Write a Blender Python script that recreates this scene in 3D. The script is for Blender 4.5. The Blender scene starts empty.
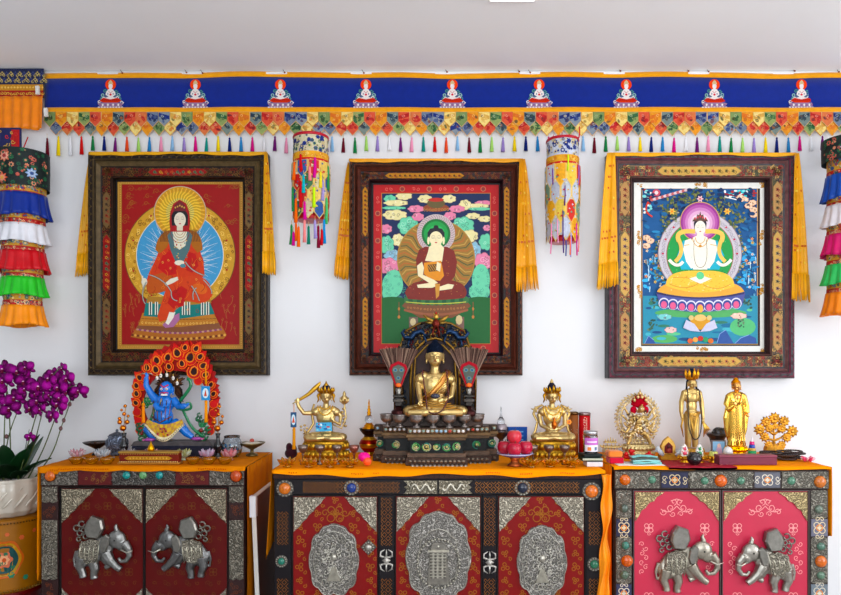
import bpy, bmesh, math, random
from math import sin, cos, pi, radians
from mathutils import Vector, Matrix
random.seed(7)
R = random.random
def U(a, b): return a + (b - a) * random.random()
COL = bpy.context.scene.collection
# ---------------------------------------------------------------- camera geometry
D = 2.77; F = 660.0; HX = 420.5; HY = 365.0; ZC = 1.32; TOP = 0.955
def S(y): return (D + y) / F
def base_row(y, z=TOP): return HY + (ZC - z) / S(y)
def world(px, py, y): return Vector(((px - HX) * S(y), y, ZC + (HY - py) * S(y)))
def lin(c):
    v = [(x / 255 / 12.92 if x / 255 <= 0.04045 else ((x / 255 + 0.055) / 1.055) ** 2.4) ** 1.14 for x in c[:3]]; g = sum(v) / 3
    return tuple(max(0.0, g + (x - g) * 1.08) for x in v) + (1.0,)
def mixc(a, b, t): return tuple(a[i] * (1 - t) + b[i] * t for i in range(3))
def jit(c, k=0.12):
    f = 1 + U(-k, k); return tuple(min(255, x * f) for x in c)
# ---------------------------------------------------------------- materials
MATS = {}
def mat(name, rough=0.5, metal=0.0, bump=0.0, bscale=60, vary=0.0, vscale=20, coat=0.0, sheen=0.0, trans=0.0, ior=1.45,
        kind='noise', crev=0.0, spec=0.5, sss=0.0, coatr=.05):
    m = bpy.data.materials.new(name); m.use_nodes = True; nt = m.node_tree; N = nt.nodes; L = nt.links
    b = N['Principled BSDF']
    at = N.new('ShaderNodeAttribute'); at.attribute_name = 'Col'
    tc = N.new('ShaderNodeTexCoord')
    src = at.outputs['Color']
    if vary > 0:
        n = N.new('ShaderNodeTexNoise'); n.inputs['Scale'].default_value = vscale; n.inputs['Detail'].default_value = 4
        L.new(tc.outputs['Object'], n.inputs['Vector'])
        mr = N.new('ShaderNodeMapRange'); mr.inputs['From Min'].default_value = .3; mr.inputs['From Max'].default_value = .7
        mr.inputs['To Min'].default_value = 1 - vary; mr.inputs['To Max'].default_value = 1 + vary * .6
        L.new(n.outputs['Fac'], mr.inputs['Value'])
        mm = N.new('ShaderNodeVectorMath'); mm.operation = 'SCALE'
        L.new(src, mm.inputs[0]); L.new(mr.outputs['Result'], mm.inputs['Scale']); src = mm.outputs['Vector']
    if bump > 0:
        if kind == 'noise':
            t = N.new('ShaderNodeTexNoise'); t.inputs['Scale'].default_value = bscale; t.inputs['Detail'].default_value = 3
            o = t.outputs['Fac']
        elif kind == 'vor':
            t0 = N.new('ShaderNodeTexNoise'); t0.inputs['Scale'].default_value = bscale * .5
            L.new(tc.outputs['Object'], t0.inputs['Vector'])
            mv = N.new('ShaderNodeMixRGB'); mv.blend_type = 'ADD'; mv.inputs['Fac'].default_value = .02
            L.new(tc.outputs['Object'], mv.inputs[1]); L.new(t0.outputs['Color'], mv.inputs[2])
            t = N.new('ShaderNodeTexVoronoi'); t.feature = 'SMOOTH_F1'; t.inputs['Scale'].default_value = bscale
            L.new(mv.outputs[0], t.inputs['Vector'])
            w = N.new('ShaderNodeMath'); w.operation = 'MULTIPLY'; w.inputs[1].default_value = 26
            L.new(t.outputs['Distance'], w.inputs[0])
            sn = N.new('ShaderNodeMath'); sn.operation = 'SINE'; L.new(w.outputs[0], sn.inputs[0])
            h = N.new('ShaderNodeMath'); h.operation = 'MULTIPLY_ADD'; h.inputs[1].default_value = .5; h.inputs[2].default_value = .5
            L.new(sn.outputs[0], h.inputs[0]); o = h.outputs[0]
        if kind != 'vor': L.new(tc.outputs['Object'], t.inputs['Vector'])
        bp = N.new('ShaderNodeBump'); bp.inputs['Strength'].default_value = bump; bp.inputs['Distance'].default_value = .003
        L.new(o, bp.inputs['Height']); L.new(bp.outputs[0], b.inputs['Normal'])
        if crev > 0:   # tarnish lying in the chased pattern
            mr = N.new('ShaderNodeMapRange'); mr.inputs['From Min'].default_value = .15; mr.inputs['From Max'].default_value = .75
            mr.inputs['To Min'].default_value = 1 - crev; mr.inputs['To Max'].default_value = 1.05
            L.new(o, mr.inputs['Value'])
            mm = N.new('ShaderNodeVectorMath'); mm.operation = 'SCALE'
            L.new(src, mm.inputs[0]); L.new(mr.outputs['Result'], mm.inputs['Scale']); src = mm.outputs['Vector']
    L.new(src, b.inputs['Base Color'])
    b.inputs['Roughness'].default_value = rough; b.inputs['Metallic'].default_value = metal
    b.inputs['Coat Weight'].default_value = coat; b.inputs['Coat Roughness'].default_value = coatr; b.inputs['Sheen Weight'].default_value = sheen
    b.inputs['Transmission Weight'].default_value = trans; b.inputs['IOR'].default_value = ior
    b.inputs['Specular IOR Level'].default_value = spec
    if sss: b.inputs['Subsurface Weight'].default_value = sss; b.inputs['Subsurface Scale'].default_value = .01
    MATS[name] = m; return m
mat('paint', .55, spec=.3, vary=.06, vscale=60)
mat('picture', .5, spec=.35, vary=.05, vscale=90)
mat('matte', .9, spec=.1)
mat('wallpaint', .92, spec=.15, bump=.08, bscale=180, vary=.015, vscale=2)
mat('cloth', .85, bump=.25, bscale=420, vary=.08, vscale=40, sheen=.25, spec=.2)
mat('satin', .36, bump=.12, bscale=90, vary=.10, vscale=25, sheen=.05, spec=.35)
mat('brocade', .6, bump=.35, bscale=260, vary=.14, vscale=110, spec=.4)
mat('thread', .8, vary=.1, vscale=300, bump=.3, bscale=600, spec=.2)
mat('gold', .36, .92, bump=.10, bscale=120, vary=.12, vscale=30)
mat('brightgold', .2, 1.0, bump=.12, bscale=60, vary=.08, vscale=30)
mat('oldgold', .42, .9, bump=.35, bscale=160, vary=.25, vscale=50)
mat('silver', .42, .65, bump=.9, bscale=84, kind='vor', crev=.62)
mat('silverfine', .42, .65, bump=.9, bscale=88, kind='vor', crev=.62)
mat('pewter', .36, .9, bump=.25, bscale=140, vary=.22, vscale=60)
mat('bronze', .4, .85, bump=.3, bscale=140, vary=.3, vscale=70)
mat('darkwood', .45, bump=.35, bscale=120, vary=.35, vscale=45, spec=.25)
mat('lacquer', .45, spec=.25, coat=.06, coatr=.2, vary=.10, vscale=14, bump=.05, bscale=60)
mat('glosslacquer', .45, coat=.4, coatr=.42, spec=.6, vary=.06, vscale=8, bump=.04, bscale=20)
mat('stone', .25, vary=.3, vscale=120, coat=.4)
mat('ceramic', .25, coat=.4, vary=.05, vscale=20)
mat('leaf', .35, vary=.2, vscale=25, spec=.5)
mat('petal', .6, vary=.12, vscale=60, spec=.2)
mat('altarcloth', .9, bump=.2, bscale=300, vary=.06, vscale=30, spec=.08)
mat('crystal', .12, trans=.45, ior=1.35)
mat('glass', .03, trans=1.0, ior=1.45)
mat('amberglass', .06, trans=.75, ior=1.4)
mat('fruit', .35, vary=.2, vscale=40, coat=.2)
mat('plastic', .4)
# ---------------------------------------------------------------- mesh builder (photo-scale units, real metres on build)
class MB:
    def __init__(s, sc, ox=0.0, oy=0.0, oz=0.0): s.sc = sc; s.ox = ox; s.oy = oy; s.oz = oz; s.v = []; s.f = []; s.c = []; s.sm = []; s.lay = 0
    def p(s, x, y, d=0.0):
        s.v.append((x * s.sc + s.ox, d * s.sc + s.oy, s.oz - y * s.sc)); return len(s.v) - 1
    def face(s, idx, col, smooth=False):
        s.f.append(tuple(idx)); s.c.append(col); s.sm.append(smooth)
    # flat drawing
    def L(s, n=1): s.lay += n
    def dd(s):
        s.cnt = getattr(s, 'cnt', 0) + 1; return -s.lay * 0.012 - s.cnt * .0012
    def poly(s, pts, col, d=None):
        d = s.dd() if d is None else d
        s.face([s.p(x, y, d) for x, y in pts], col)
    def rect(s, x0, y0, x1, y1, col, d=None): s.poly([(x0, y0), (x1, y0), (x1, y1), (x0, y1)], col, d)
    def disc(s, cx, cy, rx, ry=None, col=(0, 0, 0), n=24, d=None, a0=0, a1=2 * pi, rot=0):
        ry = rx if ry is None else ry; pts = []
        full = abs(a1 - a0 - 2 * pi) < 1e-6
        for i in range(n if full else n + 1):
            a = a0 + (a1 - a0) * i / n; x, y = rx * cos(a), ry * sin(a)
            pts.append((cx + x * cos(rot) - y * sin(rot), cy + x * sin(rot) + y * cos(rot)))
        s.poly(pts, col, d)
    def ring(s, cx, cy, r0, r1, col, n=32, d=None, col2=None, ky=1.0, a0=0, a1=2 * pi):
        d = s.dd() if d is None else d
        A = [(s.p(cx + r0 * cos(t), cy + r0 * ky * sin(t), d), s.p(cx + r1 * cos(t), cy + r1 * ky * sin(t), d)) for t in [a0 + (a1 - a0) * i / n for i in range(n + 1)]]
        for i in range(n):
            s.face([A[i][0], A[i + 1][0], A[i + 1][1], A[i][1]], col2 if col2 and i % 2 else col)
    def line(s, pts, w, col, d=None, taper=False):
        d = s.dd() if d is None else d
        n = len(pts); prev = None
        for i in range(n):
            a = pts[max(0, i - 1)]; b = pts[min(n - 1, i + 1)]
            dx, dy = b[0] - a[0], b[1] - a[1]; l = math.hypot(dx, dy) or 1
            ww = w * (1 - .85 * i / (n - 1)) if taper else w
            nx, ny = -dy / l * ww / 2, dx / l * ww / 2
            cur = (s.p(pts[i][0] + nx, pts[i][1] + ny, d), s.p(pts[i][0] - nx, pts[i][1] - ny, d))
            if prev: s.face([prev[0], prev[1], cur[1], cur[0]], col)
            prev = cur
    def curl(s, cx, cy, r, col, w=.5, a=0, sgn=1, turns=1.1, d=None, n=9):
        s.line([(cx + r * (1 - .75 * i / n) * cos(a + sgn * 2 * pi * turns * i / n), cy + r * (1 - .75 * i / n) * sin(a + sgn * 2 * pi * turns * i / n)) for i in range(n + 1)], w, col, d)
    def flower(s, cx, cy, r, col, cen, n=6, d=None, rot=0):
        pts = []
        for i in range(n * 4):
            a = rot + 2 * pi * i / (n * 4); rr = r * (.72 + .28 * cos(n * (a - rot))); pts.append((cx + rr * cos(a), cy + rr * sin(a)))
        s.poly(pts, col, d)
        s.disc(cx, cy, r * .33, None, cen, 8, (s.dd() if d is None else d) - .02)
    def cloud(s, cx, cy, rx, ry, col, edge, n=7, seed=None):
        pts = []; xl, xh, yl, yh = getattr(s, 'clip', (-1e9, 1e9, -1e9, 1e9))
        for i in range(n * 4):
            a = 2 * pi * i / (n * 4); k = .86 + .16 * abs(sin(n * a / 2)); pts.append((min(xh, max(xl, cx + rx * k * cos(a))), min(yh, max(yl, cy + ry * k * sin(a)))))
        s.poly([(min(xh, max(xl, cx + (x - cx) * 1.06)), min(yh, max(yl, cy + (y - cy) * 1.08))) for x, y in pts], edge); s.L(); s.poly(pts, col); s.L()
        for i in range(max(3, int(rx * ry / 9))):
            r_ = min(rx, ry) * U(.2, .4); x_, y_ = cx + U(-.62, .62) * rx, cy + U(-.6, .6) * ry
            if xl + r_ < x_ < xh - r_ and yl + r_ < y_ < yh - r_: s.curl(x_, y_, r_, mixc(edge, (40, 60, 60), .25) if i % 3 else mixc(col, (255, 255, 255), .45), .5, U(0, 6), random.choice((-1, 1)))
        s.L()
    # solids
    def box(s, x0, y0, x1, y1, d0, d1, col, bev=0.0):
        if bev <= 0:
            i = [s.p(x, y, d) for d in (d0, d1) for (x, y) in ((x0, y0), (x1, y0), (x1, y1), (x0, y1))]
            for q in ((0, 1, 2, 3), (7, 6, 5, 4), (0, 4, 5, 1), (1, 5, 6, 2), (2, 6, 7, 3), (3, 7, 4, 0)): s.face([i[k] for k in q], col)
            return
        b = bev; a = [(x0 + b, y0), (x1 - b, y0), (x1, y0 + b), (x1, y1 - b), (x1 - b, y1), (x0 + b, y1), (x0, y1 - b), (x0, y0 + b)]
        cx, cy = (x0 + x1) / 2, (y0 + y1) / 2
        def inn(pt): return (pt[0] + (b if pt[0] < cx else -b) * .8, pt[1] + (b if pt[1] < cy else -b) * .8)
        rings = [([inn(q) for q in a], d0), (a, d0 + b), (a, d1 - b), ([inn(q) for q in a], d1)]
        R_ = [[s.p(x, y, d) for x, y in pts] for pts, d in rings]
        s.face(R_[0], col); s.face(R_[3][::-1], col)
        for k in range(3):
            for j in range(8): s.face([R_[k][j], R_[k][(j + 1) % 8], R_[k + 1][(j + 1) % 8], R_[k + 1][j]], col)
    def prism(s, pts, d0, d1, col, side=None, bev=0):
        n = len(pts)
        if bev:
            cx = sum(p[0] for p in pts) / n; cy = sum(p[1] for p in pts) / n
            f = []
            for x, y in pts:
                l = math.hypot(x - cx, y - cy) or 1; k = max(0, 1 - bev / l); f.append((cx + (x - cx) * k, cy + (y - cy) * k))
            A = [s.p(x, y, d0) for x, y in f]; M = [s.p(x, y, d0 + bev * (1 if d1 > d0 else -1)) for x, y in pts]
            for j in range(n): s.face([A[j], A[(j + 1) % n], M[(j + 1) % n], M[j]], side or col)
        else:
            A = [s.p(x, y, d0) for x, y in pts]; M = A
        B = [s.p(x, y, d1) for x, y in pts]
        s.face(A, col); s.face(B[::-1], side or col)
        for j in range(n): s.face([M[j], M[(j + 1) % n], B[(j + 1) % n], B[j]], side or col)
    def lathe(s, cx, prof, d=0, n=20, col=(200, 200, 200), cols=None, lobes=0, lam=0.0, kd=1.0, cap=True):
        rows = []
        for (r, y) in prof:
            rows.append([s.p(cx + r * (1 + (lam * cos(lobes * 2 * pi * j / n) if lobes else 0)) * cos(2 * pi * j / n), y,
                             d + kd * r * (1 + (lam * cos(lobes * 2 * pi * j / n) if lobes else 0)) * sin(2 * pi * j / n)) for j in range(n)])
        for i in range(len(rows) - 1):
            c = cols[i] if cols else col
            for j in range(n): s.face([rows[i][j], rows[i][(j + 1) % n], rows[i + 1][(j + 1) % n], rows[i + 1][j]], c, True)
        if cap:
            s.face(rows[0], cols[0] if cols else col); s.face(rows[-1][::-1], cols[-1] if cols else col)
    def ell(s, x, y, d, rx, ry, rd, col, n=12, m=8, rot=0.0):
        rows = []
        for i in range(1, m):
            t = pi * i / m; row = []
            for j in range(n):
                a = 2 * pi * j / n; ex = rx * sin(t) * cos(a); ed = rd * sin(t) * sin(a); ey = -ry * cos(t)
                row.append(s.p(x + ex * cos(rot) - ey * sin(rot), y + ex * sin(rot) + ey * cos(rot), d + ed))
            rows.append(row)
        tp = s.p(x + ry * sin(rot), y - ry * cos(rot), d); bt = s.p(x - ry * sin(rot), y + ry * cos(rot), d)
        for j in range(n):
            s.face([tp, rows[0][(j + 1) % n], rows[0][j]], col, True); s.face([bt, rows[-1][j], rows[-1][(j + 1) % n]], col, True)
        for i in range(m - 2):
            for j in range(n): s.face([rows[i][j], rows[i][(j + 1) % n], rows[i + 1][(j + 1) % n], rows[i + 1][j]], col, True)
    def tube(s, pts, r, col, n=8, flat=1.0):
        rs = r if isinstance(r, (list, tuple)) else [r] * len(pts)
        P = [Vector((a[0], a[2] if len(a) > 2 else 0, a[1])) for a in pts]; rows = []
        t0 = (P[1] - P[0]).normalized(); up = Vector((0, 1, 0)) if abs(t0.y) < .9 else Vector((1, 0, 0))
        for i, q in enumerate(P):
            t = (P[min(i + 1, len(P) - 1)] - P[max(i - 1, 0)])
            t = t.normalized() if t.length > 1e-9 else t0
            a = t.cross(up)
            if a.length < 1e-4: a = t.cross(Vector((1, 0, .1)))
            a.normalize(); b = t.cross(a).normalized(); row = []
            for j in range(n):
                g = 2 * pi * j / n; w = q + a * (rs[i] * cos(g)) + b * (rs[i] * flat * sin(g)); row.append(s.p(w.x, w.z, w.y))
            rows.append(row)
        for i in range(len(rows) - 1):
            for j in range(n): s.face([rows[i][j], rows[i][(j + 1) % n], rows[i + 1][(j + 1) % n], rows[i + 1][j]], col, True)
        s.face(rows[0][::-1], col); s.face(rows[-1], col)
    def sheet(s, fn, nu, nv, col, thick=0.25, flat=False):
        """fn(u,v)->(x,y,d); a thin closed sheet; col may be a function of (u,v)"""
        cf = col if callable(col) else (lambda u, v: col)
        for side in (0, 1):
            g = []
            for i in range(nu + 1):
                row = []
                for j in range(nv + 1):
                    x, y, d = fn(i / nu, j / nv); row.append(s.p(x, y + side * thick, d) if flat else s.p(x, y, d + side * thick))
                g.append(row)
            for i in range(nu):
                for j in range(nv):
                    q = [g[i][j], g[i + 1][j], g[i + 1][j + 1], g[i][j + 1]]
                    s.face(q if side else q[::-1], cf((i + .5) / nu, (j + .5) / nv), True)
            if side == 0: g0 = g
        for i in range(nu):
            for j in (0, nv): s.face([g0[i][j], g0[i + 1][j], g[i + 1][j], g[i][j]], cf((i + .5) / nu, j / nv))
        for j in range(nv):
            for i in (0, nu): s.face([g0[i][j], g0[i][j + 1], g[i][j + 1], g[i][j]], cf(i / nu, (j + .5) / nv))
    def frame(s, x0, y0, x1, y1, prof, cols):
        """mitred mouldings: prof = [(inset, depth)...]"""
        R_ = []
        for ins, d in prof:
            R_.append([s.p(x0 + ins, y0 + ins, d), s.p(x1 - ins, y0 + ins, d), s.p(x1 - ins, y1 - ins, d), s.p(x0 + ins, y1 - ins, d)])
        for k in range(len(prof) - 1):
            for j in range(4): s.face([R_[k][j], R_[k][(j + 1) % 4], R_[k + 1][(j + 1) % 4], R_[k + 1][j]], cols[k])
    def build(s, name, m, parent=None, fix=True, fuse=0.0, smooth=None, subd=0):
        me = bpy.data.meshes.new(name); me.from_pydata(s.v, [], s.f)
        if not fuse:
            ca = me.color_attributes.new('Col', 'FLOAT_COLOR', 'CORNER'); k = 0; buf = []
            cache = {}
            for f, c in zip(s.f, s.c):
                if c not in cache: cache[c] = lin(c)
                buf.extend(cache[c] * len(f))
            ca.data.foreach_set('color', buf)
            me.polygons.foreach_set('use_smooth', s.sm if smooth is None else [smooth] * len(s.f))
            if fix:
                bm = bmesh.new(); bm.from_mesh(me); bmesh.ops.recalc_face_normals(bm, faces=bm.faces); bm.to_mesh(me); bm.free()
            me.materials.append(MATS[m]); me.update()
            o = bpy.data.objects.new(name, me); COL.objects.link(o)
        else:
            t = bpy.data.objects.new('tmp', me); COL.objects.link(t)
            bm = bmesh.new(); bm.from_mesh(me); bmesh.ops.recalc_face_normals(bm, faces=bm.faces); bm.to_mesh(me); bm.free()
            r = t.modifiers.new('r', 'REMESH'); r.mode = 'VOXEL'; r.voxel_size = fuse * s.sc; r.use_smooth_shade = True
            sm = t.modifiers.new('s', 'SMOOTH'); sm.iterations = 3; sm.factor = .5
            dg = bpy.context.evaluated_depsgraph_get(); me2 = bpy.data.meshes.new_from_object(t.evaluated_get(dg))
            bpy.data.objects.remove(t); bpy.data.meshes.remove(me)
            me2.name = name; me2.materials.clear(); me2.materials.append(MATS[m])
            for a in list(me2.color_attributes): me2.color_attributes.remove(a)
            ca = me2.color_attributes.new('Col', 'FLOAT_COLOR', 'CORNER'); ca.data.foreach_set('color', list(lin(s.c[0])) * len(me2.loops))
            me2.polygons.foreach_set('use_smooth', [True] * len(me2.polygons))
            o = bpy.data.objects.new(name, me2); COL.objects.link(o)
        if parent is not None: o.parent = getattr(parent, 'o', parent)
        return o
class Thing:
    def __init__(s, name, label, cat, ax, y, ay=None, z=TOP, group=None, rz=0):
        s.y = y; s.sc = S(y); s.ax = ax; s.ay = base_row(y, z) if ay is None else ay
        s.o = bpy.data.objects.new(name, None); COL.objects.link(s.o); s.o.empty_display_size = .05
        s.o.location = world(ax, s.ay, y); s.o.rotation_euler = (0, 0, rz)
        s.o['label'] = label; s.o['category'] = cat
        if group: s.o['group'] = group
    def mb(s, y=None):
        y = s.y if y is None else y; sc = S(y); l = s.o.location
        return MB(sc, -HX * sc - l.x, y - l.y, ZC + HY * sc - l.z)
def dup(o, loc, label, group=None, rz=None, scale=None):
    def cp(a, par):
        c = a.copy(); COL.objects.link(c)
        if par: c.parent = par
        for ch in a.children: cp(ch, c)
        return c
    r = cp(o, None); r.location = loc; r['label'] = label
    if rz is not None: r.rotation_euler.z = rz
    if scale: r.scale = (scale,) * 3
    if group: r['group'] = group
    return r
def struct(name, mb, m):
    o = mb.build(name, m); o['kind'] = 'structure'; return o
def WM(): return MB(1.0)     # metres: p(x, -z, y)

def emissive(name, strength):
    m = bpy.data.materials.new(name); m.use_nodes = True; b = m.node_tree.nodes['Principled BSDF']
    b.inputs['Base Color'].default_value = (.9, .9, .9, 1); b.inputs['Emission Color'].default_value = (1, 1, 1, 1); b.inputs['Emission Strength'].default_value = strength; MATS[name] = m
emissive('lamp', 2.2)
# ================================================================ SETTING
m = WM(); m.box(-3.2, 0, 3.4, .1, -4.0, .12, (190, 188, 186)); struct('floor', m, 'paint')
m = WM(); m.box(-3.2, -2.75, 3.4, 0, 0, .12, (238, 238, 240)); struct('wall_back', m, 'wallpaint')
m = WM(); m.box(-3.2, -2.65, 3.4, -2.548, -4.0, 0, (250, 250, 252)); struct('ceiling', m, 'wallpaint')
m = WM(); m.tube([(-3.2, -2.535, -.012), (3.4, -2.535, -.012)], .013, (240, 240, 240), 10); struct('trim_1', m, 'wallpaint')
WC = (222, 222, 222)
m = WM(); m.box(-3.3, -2.65, -3.2, 0, -4.0, .12, WC); struct('wall_left', m, 'wallpaint')
m = WM()      # right wall with the balcony window opening
for (y0, y1, z0, z1) in ((-4.0, -3.6, 0, 2.65), (-1.4, .12, 0, 2.65), (-3.6, -1.4, 0, .55), (-3.6, -1.4, 2.3, 2.65)): m.box(3.4, -z1, 3.5, -z0, y0, y1, WC)
struct('wall_right', m, 'wallpaint')
m = WM()      # front wall behind the camera, with an unseen window opening added for the fill light
for (x0, x1, z0, z1) in ((-3.3, -1.2, 0, 2.65), (1.2, 3.5, 0, 2.65), (-1.2, 1.2, 0, .9), (-1.2, 1.2, 2.2, 2.65)): m.box(x0, -z1, x1, -z0, -4.1, -4.0, WC)
struct('wall_front', m, 'wallpaint')
for i, (a, b_, c_, d_, ax) in enumerate(((-3.6, -1.4, .55, 2.3, 'x'), (-1.2, 1.2, .9, 2.2, 'y'))):
    m = WM()
    for (p0, p1, z0, z1) in ((a, b_, c_, c_ + .06), (a, b_, d_ - .06, d_), (a, a + .06, c_, d_), (b_ - .06, b_, c_, d_), ((a + b_) / 2 - .03, (a + b_) / 2 + .03, c_, d_)):
        if ax == 'x': m.box(3.42, -z1, 3.47, -z0, p0, p1, (236, 236, 236))
        else: m.box(p0, -z1, p1, -z0, -4.07, -4.02, (236, 236, 236))
    struct('window_%d' % (i + 1), m, 'paint')  # the second frame fills the rear opening added for the fill light
# ================================================================ BLUE BANNER
BR = dict(navy=(28, 52, 120), cream=(226, 206, 150), gold=(222, 160, 45), red=(196, 32, 36), green=(48, 110, 62), blue=(34, 66, 150), sage=(150, 170, 110), salmon=(222, 110, 72), grey=(120, 140, 150))
def brocade_fill(b, pts, base, n=5, cols=None, d=None, r=1.6):
    """cloth tab with woven motifs"""
    b.poly(pts, base, d)
    x0 = min(p[0] for p in pts); x1 = max(p[0] for p in pts); y0 = min(p[1] for p in pts); y1 = max(p[1] for p in pts)
    cols = cols or list(BR.values()); dd = (b.dd() if d is None else d) - .05
    for i in range(n):
        c = random.choice(cols); cx = U(x0 + r, x1 - r); cy = U(y0 + r, y1 - r * 2.0)
        k = i % 3
        if k == 0: b.flower(cx, cy, r * U(.6, 1), c, random.choice(cols), 5, dd - .03 * i)
        elif k == 1: b.curl(cx, cy, r * U(.7, 1.1), c, .7, U(0, 6), 1, 1, dd - .03 * i, 7)
        else: b.line([(cx - r, cy + r * .6), (cx, cy - .2), (cx + r, cy - r * .8)], 1.0, c, dd - .03 * i)
T = Thing('hanging_banner', 'long blue banner with yellow borders, embroidered figures and tassels across the wall top', 'banner', 443, -.02, 73)
def wav(x): return .7 * sin(x / 57.0) + .5 * sin(x / 23.0)
b = T.mb(); X0, X1 = 45, 850
b.sheet(lambda u, v: (X0 + u * (X1 - X0), 77 + v * 32 + wav(X0 + u * 805) * (1 - v), -.8 - .5 * sin(u * 60)), 160, 3, (18, 52, 142), .5); b.build('blue_panel', 'cloth', T)
for (y0, y1) in ((73, 78.2), (107.8, 114.5)):
    b = T.mb(); b.sheet(lambda u, v: (X0 + u * 805, y0 + v * (y1 - y0) + wav(X0 + u * 805) * (1 if y0 < 80 else .3), -1.4 - .5 * sin(u * 60)), 160, 2, (238, 170, 44), .5)
    b.build('yellow_border', 'cloth', T)
for fx in (111, 195.7, 280.6, 366, 452.3, 539, 626, 714, 801):
    b = T.mb(); b.lay = 75; w = (236, 228, 226); rd = (206, 66, 48); te = (92, 150, 140); mv = (158, 132, 160)
    b.disc(fx, 85, 5.4, 5.4, (232, 84, 46), 20); b.L(2)
    b.poly([(fx - 5, 94), (fx, 90), (fx + 5, 94), (fx + 8, 100), (fx - 8, 100)], (96, 110, 140)); b.L()
    for sx in (-1, 1):
        b.curl(fx + sx * 5.6, 91.6, 1.9, te, .9, 0, sx); b.curl(fx + sx * 7.6, 95.4, 2.1, (150, 190, 180), .9, 1, -sx); b.curl(fx + sx * 9.2, 99.4, 2.3, te, .9, 2, sx); b.curl(fx + sx * 11.2, 102.4, 1.9, w, .8, 0, sx); b.curl(fx + sx * 7, 98.4, 1.8, w, .8, 3, sx)
        b.poly([(fx + sx * 2.4, 90.6), (fx + sx * 4.4, 92), (fx + sx * 5, 95), (fx + sx * 2.4, 97), (fx + sx * 2, 95.8), (fx + sx * 3.4, 94.4), (fx + sx * 2.4, 93)], w)
    b.L(2); b.poly([(fx - 3.2, 90.4), (fx - 1, 89), (fx + 1, 89), (fx + 3.2, 90.4), (fx + 2.2, 94), (fx + 2.6, 98.4), (fx - 2.6, 98.4), (fx - 2.2, 94)], w)
    b.L(2); b.disc(fx, 86.6, 2.1, 2.9, w, 12); b.poly([(fx - 2.6, 84.6), (fx - 1.6, 82), (fx, 80.4), (fx + 1.6, 82), (fx + 2.6, 84.6)], (214, 190, 150))
    b.line([(fx - 2, 91.5), (fx, 93.5), (fx + 2, 91.5)], .5, (190, 60, 60)); b.disc(fx, 95, 1.3, 1.1, (214, 70, 90), 8)
    b.L(2); b.poly([(fx - 11, 101.5), (fx - 8, 98.6), (fx - 3, 98), (fx + 3, 98), (fx + 8, 98.6), (fx + 11, 101.5), (fx + 6, 103.2), (fx - 6, 103.2)], rd)
    b.L(); [b.disc(fx + q, 100.4 + .5 * (int(q) % 2), 1.1, .6, (240, 190, 170) if int(q) % 2 else (170, 40, 40), 6) for q in (-8, -6, -4, -2, 0, 2, 4, 6, 8)]; b.poly([(fx - 6, 98.4), (fx, 96.8), (fx + 6, 98.4), (fx, 99.8)], (236, 226, 222))
    b.L(); b.poly([(fx - 13, 104), (fx - 10, 103), (fx + 10, 103), (fx + 13, 104), (fx + 10, 107.5), (fx - 10, 107.5)], mv); b.L()
    for q in range(-4, 5): b.disc(fx + q * 2.6, 105.2, .9, 1.3, w if q % 2 else (150, 110, 150), 6); b.disc(fx + q * 2.9, 107.6, 1.2, .7, (226, 220, 226), 6)
    b.build('embroidered_figure', 'thread', T)
tabc = ['navy', 'cream', 'red', 'green', 'gold', 'blue', 'sage', 'salmon', 'gold', 'grey', 'cream', 'red']
for k in range(70):
    x = 45 + k * 11.4
    for row, (off, y0, ys, yt) in enumerate(((5.7, 113, 129.5, 136.4), (0, 112.5, 121.5, 127.6))):
        b = T.mb(); xx = x + off + U(-.3, .3); nm = tabc[(k * (5 if row else 7) + row * 3) % len(tabc)]
        dk = -.6 - row * 1.0; base = mixc(BR[nm], BR['cream'], .12)
        pts = [(xx, y0), (xx + 11.7, y0), (xx + 11.9, ys), (xx + 5.85, yt + U(-.5, .5)), (xx - .2, ys)]
        b.prism(pts, dk - .3, dk, mixc(BR['cream'], BR['salmon'], .25) if nm != 'cream' else BR['gold'])
        cx = xx + 5.7; cy = (y0 + ys) / 2
        LT = dict(navy=((120, 132, 150), (20, 40, 110)), blue=((140, 150, 160), (24, 50, 126)), red=((214, 96, 70), (180, 14, 34)), green=((130, 150, 96), (22, 80, 44)), gold=((226, 156, 50), (214, 120, 40)), sage=((150, 164, 104), (46, 100, 60)), salmon=((214, 124, 80), (190, 30, 44)), grey=((126, 140, 134), (34, 60, 80)), cream=((236, 212, 140), (214, 170, 90)))[nm]
        b.poly([(cx + (px - cx) * .93, cy + (py - cy) * .95) for px, py in pts], LT[0], dk - .36)
        yA = U(y0 + 1, ys - 8); fl_ = random.choice((-1, 1)); xa, xb = (cx - 5.2, cx + 5.2) if fl_ > 0 else (cx + 5.2, cx - 5.2)
        if k % 4: b.poly([(xa, yA), (xb, yA + 4.6), (xb, yA + 10), (xa, yA + 5.6)] if row == 0 else [(xa, y0 + 1), (xb, y0 + 4), (xb, y0 + 7.6), (xa, y0 + 4.8)], LT[1], dk - .38)
        for q in range(5): b.disc(cx + U(-3.4, 3.4), U(ys - 5.5, ys + 1), U(1.2, 2.7), U(1.0, 2.0), mixc(LT[1], random.choice([LT[0], LT[0], (60, 80, 60), (214, 120, 60), (236, 206, 130)]), U(.1, .7)), 7, dk - .40 - q * .01, rot=U(0, 3))
        b.curl(cx + U(-2, 2), ys - 2, 2.2, LT[1], .6, U(0, 6), fl_, 1, dk - .46, 7); b.curl(cx + U(-2.6, 2.6), ys - 5, 1.7, mixc(LT[0], (255, 255, 255), .35), .5, U(0, 6), fl_, 1, dk - .48, 7)
        b.build('lower_tab' if row == 0 else 'upper_tab', 'brocade', T)
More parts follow.
